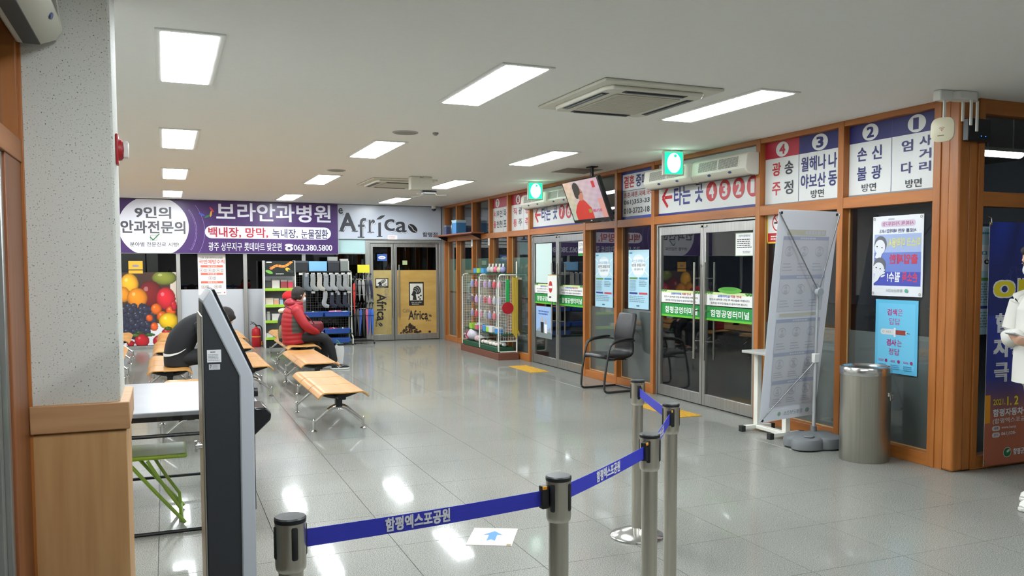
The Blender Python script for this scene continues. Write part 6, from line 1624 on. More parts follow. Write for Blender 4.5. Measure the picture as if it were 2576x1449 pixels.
for k, (x, y, lab) in enumerate(STP):
    if k == 0:
        post0.location = (x, y, 0); post0.rotation_euler.z = rots[0]; post0['label'] = lab; post0['group'] = 'stanchion posts'
        q = post0
    else:
        q = dup(post0, (x, y, 0), rots[k], lab, 'stanchion posts')
    c_ = None
BL = ['blue belt across the foreground with white lettering', 'blue belt with lettering between the second and third stanchion', 'short steep blue belt with part of the lettering', 'plain looking blue belt at the far end of the barrier']
AMB = mat('amber_button', C(232, 156, 30), 0.4)
for i in range(4):
    A = Vector((STP[i][0], STP[i][1], 0)); B = Vector((STP[i + 1][0], STP[i + 1][1], 0))
    d = (B - A).normalized()
    nrm = Vector((d.y, -d.x, 0))          # towards the camera side
    L = (B - A).length
    t = thing('barrier_belt', BL[i], 'belt', A + Vector((0, 0, 0.845)), 0, 'barrier belts')
    a0 = d * 0.043; a1 = d * (L - 0.066)
    MB().strip([a0 + (a1 - a0) * (k / 8) + Vector((0, 0, -0.004 * sin(pi * k / 8))) for k in range(9)], (0, 0, 0.024), nrm * 0.0008).build('webbing', BELT, t, smooth=False)
    c = d * (L - 0.0535)
    MB().obox(c + Vector((0, 0, 0.004)), d * 0.012, nrm * 0.012, (0, 0, 0.036)).build('clip', BLACKP, t, bev=0.003)
    MB().obox(c + Vector((0, 0, 0.034)) + nrm * 0.010 - d * 0.004, d * 0.0075, nrm * 0.0045, (0, 0, 0.005)).build('release_button', AMB, t, bev=0.001)
    p = Print(nrm * 0.0009, d, (0, 0, 1))
    m_ = L * (0.46, 0.52, 0.5, 0.5)[i]
    p.text('함평엑스포공원', m_ - 0.122, -0.022, m_ + 0.076, 0.018, mat('belt_white', C(225, 225, 232), 0.5), 0.04)
    if i < 3: p.done(t, 'lettering')

# arrow sheet taped on the floor
t = thing('floor_arrow', 'worn white sheet with a blue arrow taped on the floor', 'floor sign', (1.695, 4.67, 0), radians(-28))
MB().box((-0.13, -0.16, 0.0005), (0.13, 0.16, 0.002)).build('sheet', noisy('worn_paper', C(214, 212, 202), C(196, 193, 182), 12, 0.55), t, smooth=False)
MB().box((0.10, -0.165, 0.0005), (0.125, -0.13, 0.0025)).build('torn_corner', mat('tape_brown', C(150, 130, 100), 0.7), t, smooth=False)
p = Print((0, 0, 0.002), (1, 0, 0), (0, 1, 0))
p.poly([(-0.024, -0.08), (0.0, -0.055), (0.024, -0.08), (0.024, 0.03), (0.055, 0.03), (0.0, 0.10), (-0.055, 0.03), (-0.024, 0.03)], ink(64, 130, 190))
p.frame(-0.11, -0.15, 0.10, 0.15, 0.003, ink(180, 176, 164))
p.done(t)

# tactile paving tiles in front of the doors
def tactile(x0, y0, lab):
    t = thing('tactile_paving', lab, 'floor tile', (x0, y0, 0))
    for k in range(3):
        MB().box((-0.15, -0.45 + 0.3 * k + 0.002, 0.0005), (0.15, -0.15 + 0.3 * k - 0.002, 0.006)).build('slab', YELT, t, bev=0.002)
    b = MB()
    for k in range(18):
        for j in range(6):
            b.lathe([(0.014, 0.006), (0.012, 0.010), (0.006, 0.0115)], (-0.125 + 0.05 * j, -0.425 + 0.05 * k, 0), n=8)
    o = b.build('studs', YELT, t)
    o['kind'] = 'stuff'
tactile(5.0, 12.15, 'yellow studded tactile strip before the farther door')
tactile(4.93, 8.05, 'yellow studded tactile strip behind the blue belt')

# ================================================================ kiosk
t = thing('kiosk', 'tall black and silver touch kiosk with slanted top in the foreground', 'kiosk', (0.21, 3.70, 0))
SILV = mat('silver_paint', C(174, 178, 184), 0.42, 0.0)
b = MB()
# frame band: back strip, top and sloping front on both sides, as a shell 0.42 wide
band = [(-0.086, 1.427), (-0.052, 1.474), (0.087, 1.154), (0.092, 1.13), (0.088, 0.02), (0.034, 0.02), (0.040, 1.145)]
MB().prism(band, (0, -0.21, 0), (1, 0, 0), (0, 0, 1), (0, 0.42, 0)).build('front_frame', SILV, t, bev=0.006)
MB().prism([(-0.084, 0.02), (-0.084, 1.424), (0.041, 1.145), (0.035, 0.02)], (0, -0.203, 0), (1, 0, 0), (0, 0, 1), (0, 0.406, 0)).build('body', noisy('charcoal_shell', C(33, 35, 39), C(37, 39, 43), 200, 0.55), t, bev=0.003)
MB().box((-0.092, -0.205, 0.02), (-0.0845, 0.205, 1.375)).build('back_panel', STEEL, t, bev=0.002)
MB().obox((0.022, 0, 1.318), Vector((0.0695, 0, -0.160)) * 0.97, (0, 0.205, 0), (0.0046, 0, 0.002)).build('touch_screen', mat('black_glass', C(12, 13, 15), 0.06), t, bev=0.002)
MB().box((0.0885, -0.19, 0.62), (0.0945, 0.19, 1.115)).build('front_panel', BLACKP, t, bev=0.002)
MB().prism([(0.0945, 0.885), (0.0945, 1.0), (0.148, 1.0), (0.166, 0.975), (0.164, 0.95)], (0, -0.10, 0), (1, 0, 0), (0, 0, 1), (0, 0.2, 0)).build('ticket_tray', mat('gloss_black', C(24, 25, 27), 0.18), t, bev=0.008, seg=3)
MB().cyl((0.0945, -0.12, 1.068), (0.113, -0.12, 1.068), 0.018, n=16).build('sensor', BLACKP, t)
MB().lathe([(0.30, 0), (0.30, 0.008), (0.28, 0.018)], (0.01, 0, 0), n=4).build('foot_plate', SILV, t)
MB().cyl((-0.118, -0.19, 0.885), (-0.096, -0.19, 0.885), 0.012, n=12).box((-0.122, -0.20, 0.865), (-0.112, -0.18, 0.905)).build('lock', CHROME, t)
p = Print((0, -0.2035, 0), (1, 0, 0), (0, 0, 1))
p.rect(-0.072, 1.20, -0.022, 1.247, ink(214, 214, 216)); p.lines(-0.068, 1.205, -0.028, 1.232, 5, ink(130, 132, 138)); p.lines(-0.06, 1.236, -0.038, 1.242, 1, DK)
p.rect(-0.066, 1.172, -0.027, 1.193, ink(190, 190, 194)); p.lines(-0.053, 1.176, -0.031, 1.19, 3, ink(140, 140, 148)); p.text('7', -0.062, 1.178, -0.057, 1.19, DK, 0.02)
p.done(t, 'rating_label')

# ================================================================ folding table, vinyl screen, green chair behind the pillar
t = thing('folding_table', 'grey topped folding table with black legs behind the kiosk', 'table', (0.08, 6.02, 0))
hx, hy = 0.42, 0.68
MB().box((-hx, -hy, 0.712), (hx, hy, 0.74)).build('table_top', noisy('grey_laminate', C(128, 130, 135), C(140, 142, 147), 3, 0.35), t, bev=0.006)
MB().box((-hx + 0.01, -hy + 0.01, 0.685), (hx - 0.01, -hy + 0.04, 0.712)).box((-hx + 0.01, hy - 0.04, 0.685), (hx - 0.01, hy - 0.01, 0.712)).box((-hx + 0.01, -hy + 0.04, 0.685), (-hx + 0.04, hy - 0.04, 0.712)).box((hx - 0.04, -hy + 0.04, 0.685), (hx - 0.01, hy - 0.04, 0.712)).build('apron', BLACKM, t)
for s in (-1, 1):
    y = s * (hy - 0.14)
    for e in (-1, 1):
        MB().cyl((e * (hx - 0.05), y, 0.0), (e * (hx - 0.05), y, 0.70), 0.014, n=10).build('leg', BLACKM, t)
    for z in ((0.10,) if s > 0 else (0.58,)): MB().cyl((-hx + 0.05, y, z), (hx - 0.05, y, z), 0.011, n=8).build('crossbar', BLACKM, t)
    for e in (-1, 1): MB().cyl((e * (hx - 0.05), y, 0.45), (e * (hx - 0.05), y - s * 0.32, 0.70), 0.008, n=8).build('brace', BLACKM, t)
MB().cyl((-hx + 0.05, -hy + 0.14, 0.012), (hx - 0.05, -hy + 0.14, 0.012), 0.011, n=8).build('floor_bar', BLACKM, t)
t = thing('vinyl_screen', 'clear crinkled vinyl sheet hanging from the grey table edge', 'sheet', (0.19, 5.325, 0.07))
vs = []; fs = []
nx, nz = 24, 30
rg = random.Random(11)
for j in range(nz + 1):
    for i in range(nx + 1):
        a = i / nx; b_ = j / nz
        w_ = 0.006 * sin(a * 17 + b_ * 3) + 0.004 * sin(b_ * 14 + a * 9) + rg.uniform(-0.0012, 0.0012)
        vs.append((-0.25 + 0.50 * a, w_ * (1 - 0.7 * b_), b_ * 0.675))
for j in range(nz):
    for i in range(nx):
        k = j * (nx + 1) + i
        fs.append((k, k + 1, k + nx + 2, k + nx + 1))
MB().add(vs, fs).build('vinyl', CLEAR, t, fix=False)

GRN = mat('lime_plastic', C(142, 168, 44), 0.4); GRM = mat('lime_metal', C(122, 150, 40), 0.35)
t = thing('folding_chair', 'lime green folding chair tucked under the grey table', 'chair', (-0.07, 5.86, 0))
MB().box((-0.21, -0.20, 0.405), (0.17, 0.20, 0.432)).build('seat', GRN, t, bev=0.012, seg=3)
MB().loft([(-0.245, -0.20, 0.60), (-0.245, 0.20, 0.60)], [(0.075, 0.012)] * 2, side=(0.2, 0, 1), n=14).build('backrest', GRN, t)
for s in (-1, 1):
    y = s * 0.205
    MB().tube([(-0.27, y, 0.68), (-0.19, y, 0.45), (0.0, y, 0.20), (0.15, y, 0.012)], 0.011, n=8).build('front_leg', GRM, t)
    MB().tube([(-0.05, y * 0.92, 0.40), (0.05, y * 0.92, 0.22), (0.125, y * 0.92, 0.10), (0.13, y * 0.92, 0.012)], 0.010, n=8).build('back_leg', GRM, t)
MB().cyl((0.135, -0.2, 0.03), (0.135, 0.2, 0.03), 0.008, n=8).build('rung', GRM, t)

# ================================================================ alarm on the pillar, small ceiling stub
t = thing('alarm_sounder', 'red wall alarm with white strobe on the side of the pillar', 'alarm', (-0.188, 4.43, 2.085))
MB().box((0, -0.05, -0.068), (0.012, 0.05, 0.068)).build('back_box', mat('alarm_red', C(176, 34, 40), 0.4), t, bev=0.006)
MB().loft([(0.012, 0, 0), (0.024, 0, 0), (0.034, 0, 0)], [(0.05, 0.045), (0.047, 0.043), (0.032, 0.03)], side=(0, 0, 1), n=20).build('horn', _M['alarm_red'], t)
MB().box((0.030, -0.03, -0.036), (0.052, 0.03, 0.036)).build('strobe', mat('strobe_white', C(220, 214, 210), 0.3), t, bev=0.005)

# ================================================================ television
t = thing('television', 'black television hung from the ceiling, tilted down, showing a man in red', 'television', (4.90, 9.955, 2.385))
ux = Vector((0, -1, 0)); vv = Vector((-0.2, 0, 0.525)).normalized(); nn = ux.cross(vv)
W2, H2 = 0.515, 0.28
MB().obox((0, 0, 0), ux * W2, vv * H2, nn * 0.028).build('case', mat('tv_black', C(18, 18, 20), 0.25), t, bev=0.008)
MB().obox(-nn * 0.045, ux * 0.34, vv * 0.19, nn * 0.025).build('back_cover', BLACKP, t, bev=0.01)
def tvpic(a, b):
    c = (208 - 30 * a * (1 - b), 196 - 26 * a, 186)
    if a < 0.22: c = (176 + 60 * b, 196, 172)
    n_ = sin(a * 23 + b * 11) * sin(b * 31 - a * 7)
    c = tuple(q + 8 * n_ for q in c)
    if a > 0.62 and b < 0.5 and (a - 0.62) > (0.5 - b) * 0.2: c = (214, 150, 140) if a > 0.86 else c
    # shoulder and shirt
    if b < 0.52 - 0.9 * (a - 0.42) ** 2 * 4 and 0.12 < a < 0.62 and b < 0.56 - 1.6 * max(0, a - 0.44): c = (206, 50, 40)
    if ((a - 0.40) / 0.10) ** 2 + ((b - 0.66) / 0.17) ** 2 < 1: c = (196, 128, 104)
    if ((a - 0.345) / 0.10) ** 2 + ((b - 0.80) / 0.17) ** 2 < 1: c = (50, 42, 40)
    if ((a - 0.30) / 0.06) ** 2 + ((b - 0.68) / 0.14) ** 2 < 1: c = (54, 44, 42)
    if 0.40 < a < 0.49 and abs(b - 0.70) < 0.014: c = (60, 40, 40)
    if 0.82 < a < 0.90 and 0.76 < b < 0.93: c = (196, 40, 44)
    if 0.60 < a < 0.88 and 0.16 < b < 0.24 and sin(a * 160) > -0.2: c = (190, 60, 110)
    if 0.52 < a < 0.60 and 0.16 < b < 0.25: c = (150, 150, 60)
    return c
color_grid('screen', t, -ux * 0.485 - vv * 0.235 + nn * 0.0285, ux, vv, 0.97, 0.505, 96, 54, tvpic, vcol('tv_picture', 0.2, 0.95))
MB().obox(-vv * 0.257 + nn * 0.0285, ux * 0.02, vv * 0.004, nn * 0.0006).build('maker_badge', SILV, t)
MB().cyl((0.07, 0, 0.02), (0.07, 0, H - 2.385 - 0.01), 0.02, n=12).box((0.02, -0.07, H - 2.385 - 0.012), (0.12, 0.07, H - 2.385)).build('ceiling_mount', BLACKM, t)

# ================================================================ black visitor chair by the door
t = thing('visitor_chair', 'black leather cantilever armchair in front of the glazing', 'chair', (5.09, 9.68, 0), radians(186))
# local: chair faces +x
LEA = noisy('black_leather', C(26, 26, 28), C(34, 34, 36), 90, 0.32, bump=0.15)
GUN = mat('gunmetal_tube', C(74, 74, 74), 0.32, 0.7)
b = MB()
P_ = [(0.255, 0.435), (0.22, 0.455), (0.10, 0.452), (-0.05, 0.44), (-0.15, 0.445), (-0.20, 0.475), (-0.215, 0.54), (-0.205, 0.64), (-0.225, 0.78), (-0.265, 0.93), (-0.272, 0.965)]
tops = spline([(x, 0, z) for x, z in P_], 4)
R_ = lerp_list([(0.18, 0.018), (0.215, 0.030), (0.228, 0.034), (0.225, 0.036), (0.215, 0.038), (0.205, 0.036), (0.20, 0.034), (0.205, 0.034), (0.21, 0.032), (0.19, 0.028), (0.165, 0.018)], 4)
b.loft(tops[:21], R_[:21], side=(0, 1, 0), n=20, power=3.0)
b.build('seat', LEA, t)
b = MB(); b.loft(tops[18:], R_[18:], side=(0, 1, 0), n=20, power=3.0)
b.build('backrest', LEA, t)
for s in (-1, 1):
    y = s * 0.265
    MB().tube([(-0.27, y, 0.016), (0.0, y, 0.016), (0.20, y, 0.016), (0.245, y, 0.03), (0.26, y, 0.07), (0.245, y, 0.25), (0.205, y, 0.46), (0.18, y, 0.56), (0.13, y, 0.61), (0.02, y, 0.635), (-0.13, y * 0.97, 0.64), (-0.215, y * 0.80, 0.63)], 0.0135, n=10, smooth=4).build('side_tube', GUN, t)
    MB().loft(spline([(0.185, y, 0.54), (0.165, y, 0.595), (0.10, y, 0.635), (0.0, y, 0.655), (-0.10, y, 0.665), (-0.17, y, 0.66)], 4), lerp_list([(0.018, 0.013), (0.021, 0.014), (0.022, 0.014), (0.022, 0.013), (0.020, 0.012), (0.012, 0.010)], 4), side=(0, 1, 0), n=12).build('armrest', BLACKP, t)
MB().tube([(-0.27, -0.265, 0.016), (-0.27, 0.265, 0.016)], 0.0135, n=10).build('rear_bar', GUN, t)
MB().tube([(0.10, -0.262, 0.405), (0.10, 0.262, 0.405)], 0.011, n=8).tube([(-0.10, -0.2, 0.40), (-0.10, 0.2, 0.40)], 0.011, n=8).tube([(0.10, -0.16, 0.405), (-0.10, -0.16, 0.40)], 0.010, n=8).tube([(0.10, 0.16, 0.405), (-0.10, 0.16, 0.40)], 0.010, n=8).tube([(0.215, -0.265, 0.41), (0.10, -0.26, 0.405)], 0.010, n=8).tube([(0.215, 0.265, 0.41), (0.10, 0.26, 0.405)], 0.010, n=8).build('seat_frame', GUN, t)

# ================================================================ steel bin
t = thing('waste_bin', 'tall brushed steel cylindrical waste bin beside the corner column', 'bin', (5.145, 5.37, 0))
MB().lathe([(0.193, 0), (0.195, 0.006), (0.195, 0.70), (0.190, 0.702)], n=48).build('bin_body', STEEL, t)
MB().lathe([(0.198, 0.690), (0.201, 0.697), (0.201, 0.748), (0.195, 0.757), (0.183, 0.757), (0.177, 0.745)], n=48).build('rim', mat('bright_steel', C(205, 205, 205), 0.2, 1.0), t)
MB().lathe([(0.177, 0.738), (0.175, 0.742), (0.02, 0.748)], n=40).build('flap_lid', mat('lid_steel', C(150, 148, 144), 0.25, 1.0), t)
a = radians(-62)
d = Vector((cos(a), sin(a), 0)); s_ = Vector((-sin(a), cos(a), 0))
b = MB()
for e in (-1, 1):
    b.obox(d * 0.198 + s_ * (e * 0.035) + Vector((0, 0, 0.545)), d * 0.006, s_ * 0.012, (0, 0, 0.014))
b.build('handle_plate', CHROME, t)
MB().tube([d * 0.203 + s_ * 0.035 + Vector((0, 0, 0.54)), d * 0.209 + s_ * 0.035 + Vector((0, 0, 0.50)), d * 0.209 - s_ * 0.035 + Vector((0, 0, 0.50)), d * 0.203 - s_ * 0.035 + Vector((0, 0, 0.54))], 0.004, n=8).build('handle', CHROME, t)

# ================================================================ standing banner with water base
BT = [(4.611, 5.813, 2.02), (5.29, 5.864, 2.02), (5.348, 6.197, 0.22), (4.685, 6.094, 0.22)]
t = thing('standing_banner', 'tall pale banner seen from behind on a grey pole and water base', 'banner', (5.0, 5.93, 0))
org = Vector((5.0, 5.93, 0))
TLc, TRc, BRc, BLc = [Vector(q) - org for q in BT]
BLc = Vector((4.66, 6.10, 0.20)) - org
u_ = (TRc - TLc).normalized(); v_ = (TLc - BLc); 
nrm = u_.cross(v_).normalized()
b = MB()
nx, nz = 10, 24
vs = []; fs = []
for j in range(nz + 1):
    for i in range(nx + 1):
        a = i / nx; c = j / nz
        q = (BLc * (1 - a) + BRc * a) * (1 - c) + (TLc * (1 - a) + TRc * a) * c
        sag = 0.02 * sin(pi * a) * 0.5 + 0.008 * sin(pi * c)
        vs.append(q - nrm * sag)
m_ = len(vs)
vs2 = vs + [q - nrm * 0.0015 for q in vs]
for j in range(nz):
    for i in range(nx):
        k = j * (nx + 1) + i
        fs.append((k, k + 1, k + nx + 2, k + nx + 1)); fs.append((m_ + k, m_ + k + nx + 1, m_ + k + nx + 2, m_ + k + 1))
CLOTH = mat('banner_back', C(238, 241, 247), 0.6)
_nt = CLOTH.node_tree
_tl = _nt.nodes.new('ShaderNodeBsdfTranslucent'); _tl.inputs[0].default_value = C(244, 246, 250)
_mx = _nt.nodes.new('ShaderNodeMixShader'); _mx.inputs[0].default_value = 0.45
_nt.links.new(_nt.nodes['Principled BSDF'].outputs[0], _mx.inputs[1]); _nt.links.new(_tl.outputs[0], _mx.inputs[2]); _nt.links.new(_mx.outputs[0], _nt.nodes['Material Output'].inputs[0])
b.add(vs2, fs).build('banner_cloth', CLOTH, t, fix=False)
class Curved(Print):
    """print laid on the sagging cloth: a, b in 0..1"""
    def P(s, a, b, lift):
        q = (BLc * (1 - a) + BRc * a) * (1 - b) + (TLc * (1 - a) + TRc * a) * b
        sag = 0.02 * sin(pi * a) * 0.5 + 0.008 * sin(pi * b)
        return q - nrm * sag + nrm * (lift + 0.0012)
    def fine(s, a0, b0, a1, b1, m, k=8):
        l = s.lift()
        for i in range(k):
            x0 = a0 + (a1 - a0) * i / k; x1 = a0 + (a1 - a0) * (i + 1) / k
            kk = max(1, int(abs(b1 - b0) / 0.06))
            for j in range(kk):
                y0 = b0 + (b1 - b0) * j / kk; y1 = b0 + (b1 - b0) * (j + 1) / kk
                s.b.add([s.P(x, y, l) for x, y in ((x0, y0), (x1, y0), (x1, y1), (x0, y1))], [(0, 1, 2, 3)], s.mi(m))
p = Curved((0, 0, 0), (1, 0, 0), (0, 0, 1))
BB = ink(186, 193, 214); BP = ink(222, 225, 232); BL_ = ink(198, 200, 208); BY = ink(216, 214, 196); BD = ink(196, 198, 206)
secs = [(0.715, 0.865, 0.13), (0.545, 0.70, 0.13), (0.345, 0.485, 0.13), (0.245, 0.33, 0.1)]
p.fine(0.18, 0.885, 0.82, 0.912, BY); p.lines(0.80, 0.888, 0.4, 0.910, 1, BP, 0.8)
ys = [0.70, 0.532, 0.33, 0.20, 0.075]
tops_ = [0.865, 0.685, 0.48, 0.32, 0.185]
for y0, y1 in zip(ys, tops_):
    p.fine(0.12, y0, 0.88, y1, ink(226, 228, 234))
    p.fine(0.12, y1, 0.88, y1 + 0.016, BB)
    p.lines(0.66, y1 + 0.002, 0.34, y1 + 0.013, 1, BP, 0.7)
    for (a, b_, c, d_) in ((0.12, y0, 0.88, y0 + 0.0015), (0.12, y1 - 0.0015, 0.88, y1), (0.12, y0, 0.125, y1), (0.875, y0, 0.88, y1)):
        p.fine(a, b_, c, d_, BL_)
    hgt = y1 - y0
    for k in range(3):
        cx_ = 0.24 + 0.25 * k
        p.ring(cx_, y0 + hgt * 0.68, 0.07, 0.0235, 0.004, BD, n=18)
        p.ell(cx_, y0 + hgt * 0.74, 0.022, 0.008, ink(208, 210, 218), n=12); p.rect(cx_ - 0.03, y0 + hgt * 0.56, cx_ + 0.03, y0 + hgt * 0.66, ink(208, 210, 218))
        if y0 in (0.532, 0.20, 0.075) and k > 0: p.line(cx_ - 0.04, y0 + hgt * 0.68 + 0.014, cx_ + 0.04, y0 + hgt * 0.68 - 0.014, 0.006, BD)
        for r_ in range(3): p.rect(cx_ - 0.09, y0 + hgt * (0.14 + 0.09 * r_), cx_ + 0.08 - 0.02 * r_, y0 + hgt * (0.14 + 0.09 * r_) + 0.0035, BD)
p.fine(0.14, 0.51, 0.78, 0.525, BY)
p.text('함평군보건소', 0.72, 0.028, 0.38, 0.048, ink(160, 172, 180), 0.01); p.ell(0.8, 0.038, 0.035, 0.012, ink(150, 190, 186), n=12); p.ell(0.3, 0.038, 0.03, 0.011, ink(160, 200, 180), n=12)
p.done(t, 'reversed_print')
ex = (BRc - BLc).normalized()
hub1 = Vector((5.02, 5.86, 1.42)) - org
pole_b = Vector((5.08, 5.90, 0.14)) - org
hub1 = pole_b + Vector((0.02, 0.0, 1.20)); hub2 = pole_b + Vector((0.01, 0, 0.62))
hub1 -= Vector((0, 0, 0)); 
MB().tube([pole_b, hub2], 0.016, n=12).tube([hub2, hub1], 0.011, n=10).build('pole', mat('pale_grey_pole', C(186, 188, 190), 0.35, 0.4), t)
off = nrm * 0.012
rodm = mat('steel_rod', C(150, 152, 154), 0.3, 0.8)
for c_ in (TLc, TRc):
    MB().tube([hub1 + off, c_ + off * 0.6 - v_.normalized() * 0.02], 0.0055, n=8).build('rod', rodm, t)
for c_ in (BLc, BRc):
    MB().tube([hub2 + off, c_ + off * 0.6 + v_.normalized() * 0.02], 0.0055, n=8).build('rod', rodm, t)
MB().loft([hub1 + nrm * 0.0, hub1 + nrm * 0.035], [0.036, 0.036], n=20).build('hub', mat('hub_grey', C(176, 180, 182), 0.4), t)
MB().box(tuple(hub2 + Vector((-0.03, -0.02, -0.03))), tuple(hub2 + Vector((0.03, 0.02, 0.05)))).build('bracket', WHITEP, t, bev=0.006)
for c_, du, dv in ((TLc, 1, -1), (TRc, -1, -1), (BLc, 1, 1), (BRc, -1, 1)):
    q = c_ + u_ * (0.03 * du) + v_.normalized() * (0.025 * dv) + nrm * 0.004
    MB().loft([q, q + nrm * 0.003], [0.013, 0.010], n=14).build('eyelet', BLACKP, t)
# blow-moulded water base with four lobes
b = MB()
def lobes(z, sc):
    pts = []
    for k in range(48):
        a = 2 * pi * k / 48
        r = (0.165 + 0.062 * abs(cos(2 * a)) ** 0.8) * sc
        pts.append(pole_b * 1 + Vector((r * cos(a + 0.6) * 1.25, r * sin(a + 0.6) * 1.0, 0)) - Vector((0, 0, pole_b.z)) + Vector((0, 0, z)))
    return pts
rows = [(0.004, 0.93), (0.015, 1.0), (0.07, 1.0), (0.095, 0.96), (0.112, 0.82), (0.118, 0.55), (0.135, 0.22), (0.14, 0.10)]
vs = []; fs = []
for z, sc in rows: vs += lobes(z, sc)
for i in range(len(rows) - 1):
    for k in range(48): fs.append((i * 48 + k, i * 48 + (k + 1) % 48, (i + 1) * 48 + (k + 1) % 48, (i + 1) * 48 + k))
fs += [tuple(range(47, -1, -1)), tuple((len(rows) - 1) * 48 + k for k in range(48))]
b.add(vs, fs).build('water_base', GREYP, t)
MB().cyl(pole_b + Vector((0, 0, -0.02)), pole_b + Vector((0, 0, 0.045)), 0.026, n=18).build('pole_socket', GREYP, t)
fill = pole_b + Vector((-0.13, -0.10, -0.022))
MB().cyl(fill, fill + Vector((0, 0, 0.012)), 0.045, 0.04, n=24).build('filler_cap', GREYP, t, bev=0.002)

# white sign stand behind the banner
t = thing('sign_stand', 'low white metal stand with black feet behind the standing banner', 'stand', (5.10, 6.53, 0))
FT = mat('rubber_foot', C(30, 30, 32), 0.6)
for y in (0.21, -0.21):
    MB().box((-0.15, y - 0.025, 0.02), (0.20, y + 0.025, 0.055)).build('foot_bar', WIRE, t, bev=0.004)
    for x in (-0.155, 0.185):
        MB().box((x - 0.015, y - 0.026, 0.0), (x + 0.03, y + 0.026, 0.056)).build('rubber_foot', FT, t, bev=0.003)
    MB().box((0.0, y - 0.03, 0.055), (0.05, y + 0.03, 0.74)).build('upright', WIRE, t, bev=0.004)
MB().box((-0.01, -0.185, 0.02), (0.05, 0.185, 0.055)).build('crossbar', WIRE, t, bev=0.004)
MB().box((-0.12, -0.40, 0.74), (0.16, 0.27, 0.765)).build('shelf', mat('stand_grey', C(168, 168, 164), 0.5), t, bev=0.004)

# ---- event banner hung at the right edge
t = thing('event_banner', 'blue to orange event banner with yellow and white lettering at the right edge', 'banner', (6.02, 4.69, 0.03))
Wb, Hb = 0.68, 1.86
def evcol(a, b):
    r = random.Random(int(a * 40) * 91 + int(b * 90))
    if b < 0.20: c = (176, 98, 72)
    elif b < 0.36:
        f = (b - 0.20) / 0.16; c = (176 + (52 - 176) * f, 98 + (56 - 98) * f, 72 + (140 - 72) * f)
    elif b < 0.62: c = (40, 54, 148)
    else: c = (30, 40 , 108)
    if b > 0.80:
        d = abs(sin(a * 7 + (1 - b) * 5)) * max(0, (b - 0.80) / 0.20)
        c = (c[0] + 6 * d, c[1] + 20 * d, c[2] + 60 * d)
    dx = (a - 0.42) * Wb; dy = (b - 0.76) * Hb
    rr = sqrt(dx * dx + dy * dy)
    if 0.02 < rr < 0.11 and abs(sin(atan2(dy, dx) * 14)) > 0.93: c = (c[0] + 22, c[1] + 22, c[2] + 24)
    return c
MB().box((-Wb / 2, 0.0008, 0), (Wb / 2, 0.003, Hb)).build('backing', WHITEP, t, smooth=False)
color_grid('banner_print', t, (-Wb / 2, 0, 0), (1, 0, 0), (0, 0, 1), Wb, Hb, 60, 130, evcol, vcol('event_print', 0.35))
p = Print((-Wb / 2, 0, 0), (1, 0, 0), (0, 0, 1))
YEL = ink(232, 212, 40); EW = ink(226, 226, 230)
p.text('이', 0.05, 1.245, 0.40, 1.435, EW, 0.07); p.text('이', 0.06, 1.255, 0.39, 1.425, YEL, 0.035)
p.text('함', 0.085, 1.02, 0.245, 1.17, EW, 0.05); p.text('평', 0.28, 1.02, 0.44, 1.17, EW, 0.05)
p.text('자동차', 0.07, 0.83, 0.62, 0.98, EW, 0.05)
p.text('극', 0.085, 0.64, 0.245, 0.79, EW, 0.05); p.text('장', 0.28, 0.64, 0.44, 0.79, EW, 0.05)
p.rect(-0.001, 0.33, 0.055, 0.545, ink(226, 150, 30))
p.text('2021.', 0.085, 0.465, 0.215, 0.51, YEL, 0.01); p.text('1. 2', 0.235, 0.455, 0.36, 0.525, YEL, 0.03)
p.text('함평자동차극장', 0.085, 0.375, 0.55, 0.435, EW, 0.03)
p.text('(함평엑스포공원)', 0.085, 0.315, 0.52, 0.362, EW, 0.005)
for z, s_ in ((0.265, '예매'), (0.215, '문의')):
    p.pill(0.078, z, 0.165, z + 0.038, ink(206, 196, 200)); p.text(s_, 0.10, z + 0.008, 0.145, z + 0.03, ink(90, 70, 80), 0.01)
p.text('www.hamp', 0.18, 0.27, 0.34, 0.30, EW, 0.0); p.text('061)320-', 0.18, 0.22, 0.34, 0.252, EW, 0.015)
p.ell(0.25, 0.09, 0.045, 0.04, ink(210, 206, 196), n=20); p.ell(0.25, 0.09, 0.040, 0.035, ink(30, 110, 70), n=20); p.ell(0.26, 0.10, 0.02, 0.01, ink(200, 210, 190), n=12, rot=0.4)
p.text('함평군', 0.315, 0.065, 0.44, 0.115, EW, 0.03)
p.done(t, 'lettering')
for x, z in ((-Wb / 2 + 0.012, Hb - 0.015), (Wb / 2 - 0.012, Hb - 0.015), (-Wb / 2 + 0.012, 0.03), (Wb / 2 - 0.012, 0.03)):
    MB().loft([(x, -0.001, z), (x, -0.005, z)], [0.013, 0.009], n=16).build('eyelet', mat('brass', C(170, 146, 84), 0.3, 1.0), t)
MB().tube([(-Wb / 2 + 0.012, -0.004, Hb - 0.01), (-Wb / 2 + 0.014, 0.0, Hb + 0.03), (-Wb / 2 + 0.012, 0.044, Hb + 0.045)], 0.003, n=6).build('hook', CHROME, t)

